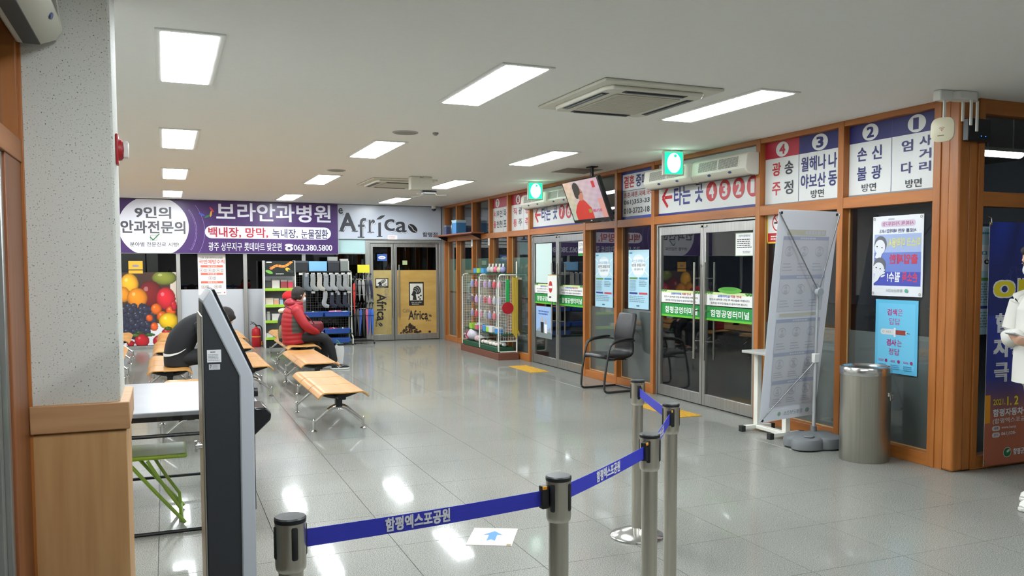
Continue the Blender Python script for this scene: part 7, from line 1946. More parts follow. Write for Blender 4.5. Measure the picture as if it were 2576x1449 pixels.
# ---- wireless access point bracket at the corner
t = thing('access_point_bracket', 'white ceiling bracket with round cream access point and downward arms', 'wireless unit', (5.27, 4.64, H))
MB().prism([(-0.12, 0.02), (-0.05, -0.06), (0.10, -0.07), (0.19, 0.0), (0.05, 0.06), (-0.06, 0.06)], (0, 0, -0.06), (1, 0, 0), (0, 1, 0), (0, 0, 0.06)).build('bracket_plate', WHITEP, t, bev=0.008)
MB().box((-0.215, -0.03, -0.075), (-0.09, 0.04, -0.0)).build('cable_box', WHITEP, t, bev=0.008)
for x, y, l in ((-0.165, -0.02, 0.18), (0.065, -0.05, 0.19), (0.075, 0.03, 0.15), (0.185, 0.0, 0.22)):
    MB().box((x - 0.011, y - 0.006, -0.05 - l), (x + 0.011, y + 0.006, -0.05)).build('arm', WHITEP, t, bev=0.003)
d = Vector((-0.97, -0.26, 0)).normalized()
cpos = Vector((-0.19, -0.035, -0.285))
sx_ = Vector((0, 0, 1)).cross(d).normalized()
b = MB(); b.loft([cpos - d * 0.012, cpos - d * 0.004, cpos + d * 0.010, cpos + d * 0.016], [(0.078, 0.078), (0.086, 0.086), (0.086, 0.086), (0.076, 0.076)], side=(0, 0, 1), n=32, power=3.2)
b.build('access_point', mat('ivory_plastic', C(224, 216, 186), 0.4), t)
p = Print(cpos + d * 0.016, (Vector((0, 0, 1)).cross(d)), (0, 0, 1))
for k in range(3): p.ring(0, -0.012, 0.012 + 0.009 * k, 0.012 + 0.009 * k, 0.0035, ink(170, 90, 70), n=12, t0=0.8, t1=2.34)
p.ell(0, -0.008, 0.004, 0.004, ink(170, 90, 70), n=8); p.lines(-0.03, -0.046, 0.03, -0.038, 1, ink(120, 110, 90), 0.8)
p.done(t, 'logo')
t = thing('router', 'black router box on the corner column below the white bracket', 'router', (5.52, 4.716, 2.48))
MB().box((-0.10, -0.035, 0), (0.135, 0.018, 0.165)).build('router_case', mat('router_black', C(20, 21, 24), 0.4), t, bev=0.006)
for x in (0.03, 0.075):
    MB().box((x, -0.0365, 0.035), (x + 0.004, -0.0345, 0.041)).build('status_light', mat('blue_led', C(60, 120, 240), 0.4, emit=C(40, 110, 255), es=6), t)

# red clock figures behind the banner
t = thing('led_clock', 'red lit digits peeking above the standing banner', 'clock', (XG - 0.03, 6.58, 2.004))
MB().box((0, -0.30, -0.045), (0.025, 0.30, 0.05)).build('clock_case', BLACKP, t, bev=0.003)
p = Print((0, 0.26, -0.03), (0, -1, 0), (0, 0, 1)); p.rects([(0.20 + 0.05 * k + (0.02 if k > 1 else 0), z, 0.235 + 0.05 * k + (0.02 if k > 1 else 0), z + 0.008) for k in range(4) for z in (0.005, 0.064)], mat('led_red', C(220, 30, 30), 0.4, emit=C(255, 20, 20), es=5)); p.done(t, 'digits')

# ================================================================ shelves of goods at the back wall
DG = mat('dark_green_shelf', C(24, 74, 48), 0.5); LG = mat('lime_shelf_edge', C(150, 196, 50), 0.4); BASK = mat('blue_basket', C(52, 92, 178), 0.4)
t = thing('goods_shelf', 'narrow shelf with lime green edges and a dark caterpillar header', 'shelf', (2.0, 17.42, 0))
for x in (-0.285, 0.275):
    MB().box((x, -0.17, 0), (x + 0.012, 0.17, 1.66)).build('side_panel', WHITEP, t, bev=0.002)
MB().box((-0.273, 0.155, 0.10), (0.275, 0.165, 1.36)).build('back_panel', mat('shelf_grey', C(120, 120, 120), 0.6), t)
SZ = [0.20, 0.52, 0.82, 1.13]
for z in SZ:
    MB().box((-0.272, -0.168, z - 0.012), (0.274, 0.155, z)).build('shelf_board', WHITEP, t)
    MB().box((-0.272, -0.178, z - 0.045), (0.274, -0.168, z + 0.008)).build('lime_edge', LG, t, bev=0.002)
MB().box((-0.27, -0.15, 0.0), (0.272, -0.14, 0.14)).build('plinth', BLACKP, t)
MB().box((-0.272, -0.168, 1.36), (0.274, -0.158, 1.65)).build('header_board', mat('header_dark', C(24, 32, 28), 0.4), t)
p = Print((-0.272, -0.168, 1.36), (1, 0, 0), (0, 0, 1))
for k in range(12):
    a = k / 11
    p.ell(0.12 + 0.36 * a, 0.15 + 0.10 * a + 0.025 * sin(a * 7), 0.034, 0.026 - 0.012 * abs(a - 0.4), ink(226, 120 + 30 * (k % 2), 60), n=12)
for k in range(5): p.line(0.2 + 0.05 * k, 0.17 + 0.02 * k, 0.2 + 0.05 * k, 0.21 + 0.02 * k, 0.006, ink(60, 40, 30))
p.line(0.13, 0.15, 0.09, 0.19, 0.006, ink(226, 120, 80)); p.ell(0.08, 0.085, 0.07, 0.03, ink(110, 176, 70), n=16, rot=-0.4); p.ell(0.42, 0.13, 0.05, 0.035, ink(214, 180, 60), n=14, rot=-0.5); p.ell(0.47, 0.10, 0.06, 0.025, ink(50, 60, 60), n=14, rot=-0.4)
p.pill(0.03, 0.255, 0.13, 0.278, WHITE); p.lines(0.2, 0.035, 0.38, 0.06, 1, ink(200, 210, 200), 0.7)
p.done(t, 'header_print')
def box_item(name, lab, cat, loc, s, col, group, lid=None, rz=0):
    t = thing(name, lab, cat, loc, rz, group)
    MB().box((-s[0] / 2, -s[1] / 2, 0), (s[0] / 2, s[1] / 2, s[2] * (0.82 if lid else 1))).build('carton', mat('carton_%d_%d_%d' % col, C(*col), 0.45), t, bev=0.003)
    if lid:
        MB().box((-s[0] / 2 - 0.002, -s[1] / 2 - 0.002, s[2] * 0.8), (s[0] / 2 + 0.002, s[1] / 2 + 0.002, s[2])).build('lid', mat('carton_%d_%d_%d' % lid, C(*lid), 0.45), t, bev=0.003)
    return t
def jar_item(lab, loc, r, h, col, group):
    t = thing('plastic_jar', lab, 'jar', loc, 0, group)
    MB().lathe([(r * 0.92, 0), (r, 0.006), (r, h * 0.72), (r * 0.7, h * 0.8)], n=16).build('jar_body', mat('jar_%d_%d_%d' % col, C(*col), 0.2), t)
    MB().lathe([(r * 0.75, h * 0.78), (r * 0.75, h * 0.97), (r * 0.7, h)], n=16).build('cap', mat('jar_cap', C(200, 200, 198), 0.4), t)
GI = 'packets on the lime edged shelf'
yy = 17.36
box_item('packet', 'dark packet at the left of the top lime shelf', 'packet', (1.80, yy, 1.131), (0.10, 0.10, 0.15), (60, 60, 60), GI, (40, 40, 44))
box_item('packet', 'clear box of white packets in the middle of the top lime shelf', 'packet', (1.93, yy, 1.131), (0.14, 0.12, 0.19), (196, 192, 184), GI, (110, 112, 112))
box_item('packet', 'red and grey packet at the right of the top lime shelf', 'packet', (2.08, yy, 1.131), (0.12, 0.12, 0.16), (150, 60, 66), GI, (150, 144, 140))
box_item('packet', 'pink packet at the right end of the top lime shelf', 'packet', (2.20, yy, 1.131), (0.09, 0.12, 0.15), (196, 60, 84), GI, (140, 134, 134))
box_item('packet', 'beige cartons at the left of the second lime shelf', 'packet', (1.81, yy, 0.821), (0.14, 0.12, 0.13), (206, 198, 180), GI, (190, 172, 150))
box_item('packet', 'orange carton in the middle of the second lime shelf', 'packet', (1.935, yy, 0.821), (0.09, 0.12, 0.12), (204, 150, 120), GI, (190, 184, 180))
box_item('packet', 'pale blue carton on the second lime shelf', 'packet', (2.045, yy, 0.821), (0.10, 0.12, 0.12), (150, 178, 196), GI, (90, 100, 120))
jar_item('clear jar at the left of the third lime shelf', (1.79, yy, 0.521), 0.04, 0.17, (186, 186, 186), GI)
box_item('packet', 'white packet in the middle of the third lime shelf', 'packet', (1.92, yy, 0.521), (0.14, 0.12, 0.13), (204, 202, 198), GI)
jar_item('pale jar at the right of the third lime shelf', (2.05, yy, 0.521), 0.045, 0.15, (204, 196, 180), GI)
box_item('packet', 'white cartons on the lowest lime shelf', 'packet', (1.80, yy, 0.201), (0.12, 0.12, 0.08), (206, 204, 198), GI)

t = thing('sock_rack', 'white wire rack of hanging socks and blue baskets', 'rack', (2.84, 17.52, 0))
W2 = 0.535
for s in (-1, 1):
    MB().tube([(s * W2, -0.22, 0.03), (s * W2, 0.16, 0.03), (s * W2, 0.17, 1.66)], 0.014, n=10).tube([(s * W2, -0.22, 0.03), (s * W2, -0.22, 0.16), (s * W2, -0.10, 0.30), (s * W2, -0.10, 1.34), (s * W2, -0.02, 1.44), (s * W2, 0.16, 1.46)], 0.014, n=10, smooth=3).build('side_frame', WIRE, t)
    MB().cyl((s * W2 - 0.012, -0.20, 0.018), (s * W2 + 0.012, -0.20, 0.018), 0.018, n=12).build('castor', BLACKP, t)
for z, d_ in ((1.455, 0.20), (1.085, 0.13), (0.57, 0.22), (0.235, 0.24), (0.05, 0.26)):
    MB().box((-W2, 0.15 - d_ - 0.1, z - 0.014), (W2, 0.16, z)).build('shelf_board', DG if z < 1.4 else BLACKP, t)
b = MB()
for k in range(22): b.box((-W2 + 0.02 + k * 0.049, 0.158, 0.08), (-W2 + 0.0235 + k * 0.049, 0.1615, 1.44))
for k in range(28): b.box((-W2, 0.154, 0.08 + k * 0.05), (W2, 0.158, 0.0835 + k * 0.05))
b.build('back_grid', mat('grey_wire', C(120, 120, 116), 0.4, 0.5), t, smooth=False)
for k in range(9):
    for z in ((1.425, 1.065) if k % 2 == 0 else (1.425,)):
        MB().box((-0.47 + 0.115 * k, -0.135, z - 0.04), (-0.47 + 0.115 * k + 0.07, -0.131, z)).build('price_tag', WHITEP, t)
def sock(lab, loc, col, s=1.0, lean=0):
    t = thing('sock', lab, 'sock', loc, 0, 'socks hanging on the wire rack')
    m = mat('sock_%d_%d_%d' % col, C(*col), 0.8)
    MB().loft(spline([(0, 0, 0), (0.004 * s + lean * .3, 0, -0.09 * s), (0.0 + lean, 0, -0.19 * s), (0.035 * s + lean, 0, -0.235 * s), (0.09 * s + lean, 0, -0.245 * s)], 4), lerp_list([(0.012, 0.042 * s), (0.013, 0.04 * s), (0.016, 0.042 * s), (0.014, 0.04 * s), (0.008, 0.028 * s)], 4), side=(0, 1, 0), n=10).build('knit', m, t)
    MB().box((-0.02, -0.018, -0.05), (0.024, -0.014, 0.0)).build('paper_band', mat('sock_band', C(150, 152, 154), 0.5), t)
    MB().tube([(0, 0, -0.002), (0, 0, 0.02), (0, 0.05, 0.022)], 0.003, n=6).build('hook', mat('hook_black', C(40, 40, 40), 0.4), t)
GS = [(96, 104, 110), (140, 142, 140), (168, 164, 156), (134, 138, 142), (150, 152, 152), (128, 130, 130), (140, 142, 142)]
PS = ['blue grey', 'pale grey with dots', 'cream', 'mid grey', 'light grey', 'ash grey', 'silver grey']
for k in range(7):
    sock('%s sock in the upper hanging row, number %d from left' % (PS[k], k + 1), (2.50 + 0.125 * k, 17.35, 1.40), GS[k], 1.2)
DS = [((146, 148, 150), 'grey sock leaning left in the lower hanging row'), ((34, 38, 52), 'wide navy sock in the lower hanging row'), ((30, 32, 44), 'dark navy sock in the lower hanging row'), ((36, 40, 54), 'navy spotted sock at the right of the lower row')]
for k, (c_, lab) in enumerate(DS):
    sock(lab, (2.86 + 0.125 * k, 17.35, 1.04), c_, 1.1, -0.03 if k == 0 else 0)
def basket(lab, x, z, w):
    t = thing('plastic_basket', lab, 'basket', (x, 17.40, z), 0, 'blue baskets on the sock rack')
    w /= 2
    MB().add([(-w + .02, -.12, 0), (w - .02, -.12, 0), (w - .02, .12, 0), (-w + .02, .12, 0), (-w, -.15, .095), (w, -.15, .095), (w, .15, .095), (-w, .15, .095), (-w + .012, -.14, .095), (w - .012, -.14, .095), (w - .012, .14, .095), (-w + .012, .14, .095), (-w + .03, -.11, .012), (w - .03, -.11, .012), (w - .03, .11, .012), (-w + .03, .11, .012)],
             [(3, 2, 1, 0), (0, 1, 5, 4), (1, 2, 6, 5), (2, 3, 7, 6), (3, 0, 4, 7), (4, 5, 9, 8), (5, 6, 10, 9), (6, 7, 11, 10), (7, 4, 8, 11), (8, 9, 13, 12), (9, 10, 14, 13), (10, 11, 15, 14), (11, 8, 12, 15), (12, 13, 14, 15)]).build('basket_tub', BASK, t, bev=0.004)
    MB().box((-w - 0.004, -0.156, 0.086), (w + 0.004, -0.149, 0.098)).build('lip', BASK, t, bev=0.002)
BKS = [('left blue basket on the middle rack shelf', 2.60, 0.571, 0.42), ('right blue basket on the middle rack shelf', 3.07, 0.571, 0.50), ('left blue basket on the lower rack shelf', 2.60, 0.236, 0.42), ('right blue basket on the lower rack shelf', 3.07, 0.236, 0.50), ('blue basket on the lowest rack shelf beside the bag', 3.07, 0.051, 0.50)]
for q in BKS: basket(*q)
def roll(name, lab, cat, loc, l, r, col, rz=0.0, group=None):
    t = thing(name, lab, cat, loc, rz, group)
    MB().loft([(-l / 2, 0, r), (-l / 2 + r * 0.4, 0, r), (l / 2 - r * 0.4, 0, r), (l / 2, 0, r)], [(r * 0.7, r * 0.7), (r, r * 1.3), (r, r * 1.3), (r * 0.7, r * 0.7)], side=(0, 0, 1), n=12).build('folded_cloth', mat('cloth_%d_%d_%d' % col, C(*col), 0.8), t)
    MB().loft([(-0.012, 0, r), (0.012, 0, r)], [(r * 1.04, r * 1.36)] * 2, side=(0, 0, 1), n=12).build('paper_band', mat('band_pale', C(206, 202, 200), 0.6), t)
RG = 'rolled cloths in the blue baskets'
roll('rolled_cloth', 'pink rolled cloth in the upper right basket', 'cloth', (3.05, 17.38, 0.62), 0.26, 0.032, (214, 110, 140), 0.1, RG)
roll('rolled_cloth', 'black rolled cloth in the upper left basket', 'cloth', (2.62, 17.38, 0.62), 0.26, 0.03, (50, 50, 56), 0.0, RG)
roll('rolled_cloth', 'white rolled cloth at the end of the upper right basket', 'cloth', (3.24, 17.38, 0.62), 0.11, 0.028, (190, 204, 206), 0.2, RG)
roll('rolled_cloth', 'red rolled cloth in the lower right basket', 'cloth', (3.0, 17.38, 0.285), 0.18, 0.034, (160, 40, 64), 0.5, RG)
roll('rolled_cloth', 'black rolled cloth in the lower right basket', 'cloth', (3.19, 17.38, 0.285), 0.16, 0.032, (44, 44, 50), -0.1, RG)
TG = 'packages on top of the sock rack'
box_item('gift_box', 'black package with grey marks on the rack top left', 'package', (2.42, 17.5, 1.456), (0.26, 0.14, 0.20), (34, 36, 40), TG, (70, 72, 78))
box_item('gift_box', 'pale blue package on top of the sock rack', 'package', (2.74, 17.5, 1.456), (0.34, 0.14, 0.19), (120, 176, 216), TG)
box_item('gift_box', 'black package right of the pale blue one', 'package', (3.04, 17.5, 1.456), (0.22, 0.14, 0.20), (38, 40, 46), TG, (60, 62, 70))
box_item('gift_box', 'grey clear package at the right end of the rack top', 'package', (3.25, 17.5, 1.456), (0.15, 0.12, 0.24), (116, 122, 118), TG, (170, 168, 164))
box_item('gift_box', 'silver wrapped package lying above the black one', 'package', (3.03, 17.5, 1.657), (0.18, 0.12, 0.08), (150, 150, 146), TG)

# umbrellas on their own stand
t = thing('umbrella_stand', 'black wheeled stand holding two tiers of umbrellas', 'stand', (3.62, 17.52, 0))
for s in (-1, 1):
    MB().tube([(s * 0.19, 0.08, 0.06), (s * 0.19, 0.08, 1.32)], 0.011, n=8).tube([(s * 0.19, -0.16, 0.05), (s * 0.19, 0.12, 0.05)], 0.012, n=8).build('upright', CHROME if s > 0 else BLACKM, t)
    MB().cyl((s * 0.19 - 0.012, -0.15, 0.025), (s * 0.19 + 0.012, -0.15, 0.025), 0.025, n=12).build('castor', BLACKP, t)
for z in (0.70, 0.98, 1.28):
    MB().tube([(-0.19, 0.08, z), (-0.19, -0.02, z), (0.19, -0.02, z), (0.19, 0.08, z)], 0.007, n=6).build('hanging_bar', CHROME, t)
MB().box((-0.20, -0.13, 0.055), (0.20, 0.12, 0.075)).build('drip_tray', BLACKP, t)
t = thing('yellow_label', 'yellow card fixed above the umbrellas', 'sign', (3.66, 17.60, 1.42))
MB().box((-0.12, 0, 0), (0.12, 0.004, 0.16)).build('card', ink(216, 206, 50), t); MB().box((-0.01, 0.004, -0.15), (0.01, 0.010, 0.02)).build('card_stem', ALU, t)
def umbrella(lab, loc, L, col, tip=0, r=0.03):
    t = thing('umbrella', lab, 'umbrella', loc, 0, 'umbrellas on the stand')
    m = mat('umb_%d_%d_%d' % col, C(*col), 0.45)
    b = MB(); n = 16
    rows = [(0.004, -L), (r * 0.45, -L * 0.8), (r * 0.8, -L * 0.45), (r, -L * 0.2), (r * 0.8, -L * 0.05), (0.008, 0)]
    vs = []; fs = []
    for rr, z in rows:
        for k in range(n):
            q = rr * (1 if k % 2 else 0.72); a = 2 * pi * k / n
            vs.append((q * cos(a) + tip * (-z / L), q * sin(a), z))
    for i in range(len(rows) - 1):
        for k in range(n): fs.append((i * n + k, i * n + (k + 1) % n, (i + 1) * n + (k + 1) % n, (i + 1) * n + k))
    b.add(vs, fs).build('canopy', m, t, fix=True)
    MB().lathe([(r * 0.96, -L * 0.26), (r * 0.98, -L * 0.24)], (tip * 0.25, 0, 0), n=14).build('strap', BLACKP, t)
    MB().tube([(0, 0, -0.01), (0, 0, 0.06)], 0.005, n=8).tube([(0, 0, 0.055), (0, 0, 0.10), (0.006, -0.015, 0.125), (0.012, -0.035, 0.12), (0.012, -0.04, 0.095)], 0.009, n=8, smooth=3).build('handle', BLACKP, t)
UC = [((66, 66, 70), 'charcoal'), ((92, 84, 76), 'brown grey'), ((62, 104, 196), 'first blue'), ((54, 54, 58), 'dark'), ((204, 110, 136), 'pink'), ((52, 92, 190), 'second blue'), ((64, 112, 206), 'third blue')]
for k, (c_, nm) in enumerate(UC):
    umbrella('%s closed umbrella in the lower tier of the stand' % nm, (3.452 + 0.0575 * k, 17.455, 0.70), 0.54, c_, 0.03 * sin(k * 2.1))
for k in range(5):
    c_ = ((70, 70, 74), (150, 150, 150), (168, 168, 166), (60, 62, 70), (52, 56, 84))[k]
    umbrella(('dark patterned', 'silver', 'pale clear', 'black', 'navy')[k] + ' closed umbrella in the upper tier of the stand', (3.475 + 0.07 * k, 17.45, 1.28), 0.42, c_, 0.02 * (k - 1), 0.034)
umbrella('red and green umbrella at the left side of the stand', (3.418, 17.34, 1.22), 0.62, (196, 56, 48), 0, 0.026)

# fire extinguisher
t = thing('fire_extinguisher', 'red fire extinguisher with yellow band standing by the shop window', 'extinguisher', (1.59, 17.66, 0))
FER = mat('extinguisher_red', C(176, 24, 34), 0.25)
MB().lathe([(0.08, 0), (0.085, 0.008), (0.085, 0.30), (0.075, 0.345), (0.03, 0.375), (0.022, 0.39)], n=28).build('cylinder', FER, t)
MB().lathe([(0.0858, 0.19), (0.0858, 0.21)], n=28).build('band', ink(226, 150, 40), t)
MB().box((-0.012, -0.012, 0.385), (0.012, 0.012, 0.43)).tube([(0.0, 0, 0.42), (-0.06, 0, 0.45), (-0.11, 0, 0.44)], 0.006, n=6).tube([(0, 0, 0.43), (-0.05, 0, 0.475), (-0.10, 0, 0.485)], 0.006, n=6).build('lever', BLACKM, t)
MB().tube([(0.01, 0, 0.405), (0.07, -0.01, 0.405), (0.105, -0.01, 0.34), (0.102, -0.01, 0.18), (0.098, -0.01, 0.10)], 0.011, n=8, smooth=4).build('hose', BLACKP, t)
MB().cyl((0.098, -0.01, 0.11), (0.098, -0.01, 0.04), 0.013, 0.017, n=10).build('nozzle', ink(226, 150, 40), t)

# ================================================================ wire goods rack by the right wall
t = thing('wire_goods_rack', 'white wire goods rack on a brown base against the wooden glazing', 'rack', (5.2, 14.5, 0))
MB().box((-0.19, -1.02, 0.0), (0.175, 0.98, 0.11)).build('base_box', mat('brown_base', C(112, 66, 50), 0.5), t, bev=0.004)
for y in (0.95, 0.0, -0.95):
    MB().tube([(-0.16, y, 0.13), (-0.16, y, 1.36), (-0.145, y, 1.395), (-0.11, y, 1.41), (0.17, y, 1.41)], 0.013, n=10).build('divider_frame', WIRE, t)
    MB().tube([(0.165, y, 0.11), (0.165, y, 1.63 if y < 0 else 1.5)], 0.013, n=10).tube([(0.16, y, 0.30), (-0.13, y, 0.30), (-0.165, y, 0.27), (-0.165, y, 0.16), (-0.13, y, 0.125), (0.16, y, 0.125)], 0.011, n=8).build('divider_foot', WIRE, t)
    b = MB()
    for k in range(7): b.box((-0.125 + 0.045 * k, y - 0.0015, 0.30), (-0.122 + 0.045 * k, y + 0.0015, 1.40))
    for k in range(24): b.box((-0.16, y - 0.0015, 0.32 + 0.045 * k), (0.165, y + 0.0015, 0.323 + 0.045 * k))
    b.build('wire_grid', WIRE, t, smooth=False)['kind'] = 'stuff'
b = MB()
for k in range(38): b.box((0.155, -0.93 + 0.05 * k, 0.30), (0.158, -0.927 + 0.05 * k, 1.40))
for k in range(22): b.box((0.155, -0.95, 0.33 + 0.05 * k), (0.158, 0.95, 0.333 + 0.05 * k))
b.build('back_grid', WIRE, t, smooth=False)['kind'] = 'stuff'
for z, x0 in ((1.43, -0.05), (0.42, -0.12)):
    MB().box((x0, -0.96, z - 0.016), (0.17, 0.96, z)).build('shelf_board', DG, t)
for k in range(10):
    z = (1.30, 1.02, 0.86)[k % 3]; y = -0.8 + 0.17 * k
    MB().tube([(0.155, y, z), (-0.04, y, z), (-0.055, y, z + 0.012)], 0.004, n=6).build('hook_arm', WIRE, t)
for y in (0.5, -0.47):
    MB().box((-0.17, y - 0.43, 0.112), (0.13, y + 0.43, 0.20)).build('base_tray', DG, t, bev=0.01)
IG = 'small goods on the wire rack'
TOPS = [((70, 150, 206), 0.62, 'blue box at the left of the rack top'), ((160, 200, 70), 0.44, 'lime box second from left on the rack top'), ((74, 154, 210), 0.22, 'long blue box third on the rack top')]
for c_, y, lab in TOPS:
    box_item('goods_box', lab, 'box', (5.215, 14.5 + y, 1.431), (0.10, 0.16, 0.085), c_, IG)
for k, (c_, lab) in enumerate((((176, 178, 172), 'clear bag of white cups on the rack top'), ((190, 188, 180), 'clear bag of pale trinkets on the rack top'), ((206, 90, 120), 'clear bag with a pink puff on the rack top'), ((180, 178, 150), 'clear bag with yellow trinkets on the rack top'), ((136, 130, 176), 'violet package at the right of the rack top'))):
    t = thing('trinket_bag', lab, 'bag', (5.22, 14.5 - 0.02 - 0.17 * k, 1.431), 0, IG)
    MB().ell((0, 0, 0.06), (0.05, 0.07, 0.06), 12, 8).build('bag_body', mat('bag_%d_%d_%d' % c_, C(*c_), 0.25), t)
    MB().loft([(0, 0, 0.11), (0, 0, 0.14), (0, 0, 0.165)], [(0.02, 0.03), (0.005, 0.045), (0.003, 0.06)], side=(1, 0, 0), n=10).build('gathered_top', mat('bag_top', C(200, 200, 198), 0.25), t)
LOW = [((70, 150, 206), 0.55, 'blue box on the lower rack shelf, farthest'), ((150, 196, 60), 0.62, 'lime box on the lower rack shelf, farthest'), ((206, 96, 116), 0.30, 'pink box on the lower rack shelf'), ((66, 146, 204), -0.10, 'blue box in the middle of the lower rack shelf'), ((156, 200, 66), -0.28, 'lime box in the middle of the lower rack shelf'), ((214, 214, 212), -0.42, 'white box on the lower rack shelf'), ((60, 130, 196), -0.72, 'blue box on the lower rack shelf nearest the door')]
for k, (c_, y, lab) in enumerate(LOW):
    box_item('goods_box', lab, 'box', (5.13 + (0.12 if k == 0 else 0), 14.5 + y, 0.421 ), (0.10, 0.15, 0.10), c_, IG, (200, 200, 198) if k % 2 == 0 else None)
def pouch(lab, y, x, z, c_, w=0.05, h=0.11):
    t = thing('hanging_pouch', lab, 'package', (x, y, z), 0, 'pouches hanging in the wire rack')
    MB().loft([(0, 0, 0), (0, 0, -0.02), (0, 0, -h * 0.6), (0, 0, -h)], [(0.006, w), (0.016, w * 1.1), (0.020, w * 1.15), (0.012, w * 1.1)], side=(1, 0, 0), n=12, power=6).build('pouch_body', mat('pouch_%d_%d_%d' % c_, C(*c_), 0.4), t)
    MB().box((-0.003, -w * 0.6, -0.004), (0.003, w * 0.6, 0.03)).build('header_card', mat('header_card', C(214, 212, 208), 0.5), t)
PC = [((150, 156, 196), 'lavender'), ((190, 150, 200), 'lilac'), ((214, 130, 160), 'pink'), ((196, 110, 116), 'rose'), ((150, 140, 170), 'violet grey'), ((170, 172, 176), 'silver'), ((120, 100, 110), 'plum'), ((196, 80, 90), 'coral')]
for k in range(21):
    c_, nm = PC[(k * 3 + k // 7) % 8]
    row = k // 7
    pouch('%s pouch hanging %s in the wire rack, place %d' % (nm, ('high', 'midway', 'low')[row], k % 7 + 1), 15.28 - 0.235 * (k % 7), 5.17, (1.29, 1.01, 0.75)[row], c_)
t = thing('plush_bag', 'white bag with crimson stripe lying at the far end of the rack base', 'bag', (5.14, 15.08, 0.215))
MB().ell((0, 0, 0.10), (0.13, 0.20, 0.11), 18, 12).ell((-0.03, 0.13, 0.06), (0.10, 0.10, 0.07), 12, 8).build('bag_body', noisy('white_plush', C(206, 202, 208), C(186, 182, 194), 9, 0.8, bump=0.6), t, remesh=0.012)
MB().tube([(-0.10, 0.02, 0.17), (-0.135, 0.07, 0.10), (-0.12, 0.02, 0.04), (-0.135, -0.05, 0.05)], 0.012, n=8, smooth=4).build('stripe', ink(176, 30, 76), t)
t = thing('plush_bag', 'dusty pink wrapped bundle on the rack base beside the white bag', 'bag', (5.13, 14.72, 0.205))
MB().ell((0, 0, 0.06), (0.11, 0.13, 0.065), 16, 10).build('bag_body', noisy('pink_wrap', C(170, 110, 120), C(206, 190, 190), 14, 0.4, bump=0.5), t)
MB().ell((-0.02, -0.10, 0.09), (0.06, 0.05, 0.04), 10, 6).build('knot', mat('wrap_clear', C(206, 204, 204), 0.3), t)
rg = random.Random(21)
for k in range(12):
    t = thing('wrapped_sponge', 'small clear wrapped sponge heaped in the base of the wire rack', 'packet', (5.08 + 0.10 * (k % 2), 14.40 - 0.068 * k, 0.204), rg.uniform(0, 3), 'wrapped sponges in the rack base')
    c_ = ((206, 206, 190), (196, 200, 180), (214, 196, 190), (200, 204, 206))[k % 4]
    MB().ell((0, 0, 0.035), (0.055, 0.045, 0.035), 10, 7).build('sponge', mat('sponge_%d_%d_%d' % c_, C(*c_), 0.3), t)
    MB().loft([(0.045, 0, 0.04), (0.07, 0, 0.05), (0.085, 0, 0.055)], [(0.012, 0.012), (0.003, 0.022), (0.002, 0.03)], side=(0, 0, 1), n=8).build('twist', mat('wrap_clear', C(206, 204, 204), 0.3), t)
# long things hung on the near divider
yb_ = 14.5 - 0.95 - 0.03
t = thing('scrub_paddle', 'red round paddle with long green handle hanging on the rack', 'paddle', (5.19, yb_, 1.36))
MB().loft([(0, 0, -0.50), (0, -0.012, -0.50)], [0.10, 0.10], n=30).build('paddle_head', ink(176, 24, 36), t)
MB().box((-0.030, -0.010, -0.41), (0.030, 0.0, -0.03)).build('handle', ink(24, 168, 84), t, bev=0.006)
MB().tube([(0, -0.004, -0.03), (0, 0.0, 0.02), (0, 0.028, 0.02)], 0.004, n=6).build('hook', ink(220, 200, 40), t)
for k in range(6):
    t = thing('yellow_strap', 'long yellow strap in the bundle hanging on the near end of the rack', 'strap', (5.275 + 0.022 * k, yb_ - 0.004 * (k % 2), 1.36), 0, 'yellow straps on the rack')
    L_ = 0.93 + 0.03 * ((k * 5) % 4)
    MB().strip([(0.0, 0, 0), (0.004, -0.004, -0.3), (0.0, -0.002, -0.7), (0.006, 0, -L_)], (0.010, 0, 0), (0, 0.002, 0)).build('strap_band', mat('strap_yellow', C(206, 176, 62), 0.6), t)
    MB().tube([(0, 0, -0.01), (0, 0, 0.02), (0, 0.028, 0.02)], 0.003, n=6).build('hook', ink(220, 200, 40), t)
for k in range(4):
    t = thing('black_belt', 'long black belt hanging between the yellow straps and the glass', 'belt', (5.40 - 0.012, 13.50 - 0.045 * k, 1.34), 0, 'black belts on the rack')
    MB().strip([(-0.01, 0, 0), (-0.012, 0, -0.4), (-0.01, 0, -0.86 - 0.02 * k)], (0, 0.016, 0), (0.002, 0, 0)).build('belt_strap', BLACKP, t)
    MB().box((-0.018, -0.02, -0.01), (-0.004, 0.02, 0.022)).build('buckle', ALU, t, bev=0.002)

# shelf high on the far glazing
t = thing('wall_shelf', 'brown wall shelf high on the far wooden glazing', 'shelf', (5.27, 16.45, 2.155))
MB().box((-0.12, -1.20, 0), (0.13, 1.30, 0.028)).build('shelf_board', noisy('brown_shelf', C(124, 66, 46), C(138, 78, 54), 4, 0.45, stretch=(6, 0.6, 6)), t, bev=0.003)
for y in (-1.0, 1.1):
    MB().prism([(0.13, 0), (-0.08, 0), (0.13, -0.10)], (0, y - 0.01, 0), (1, 0, 0), (0, 0, 1), (0, 0.02, 0)).build('bracket', BLACKM, t)
box_item('toy_box', 'blue and white boxed item standing on the high brown shelf', 'box', (5.27, 16.35, 2.184), (0.20, 0.26, 0.26), (64, 130, 186), 'boxes on the high shelf', (176, 206, 220))
box_item('toy_box', 'dark blue package on the high brown shelf, the farther one', 'box', (5.28, 17.05, 2.184), (0.16, 0.16, 0.19), (66, 76, 110), 'boxes on the high shelf', (110, 116, 130))
t = thing('bottle', 'slim dark bottle between the boxes on the high shelf', 'bottle', (5.26, 16.75, 2.184))
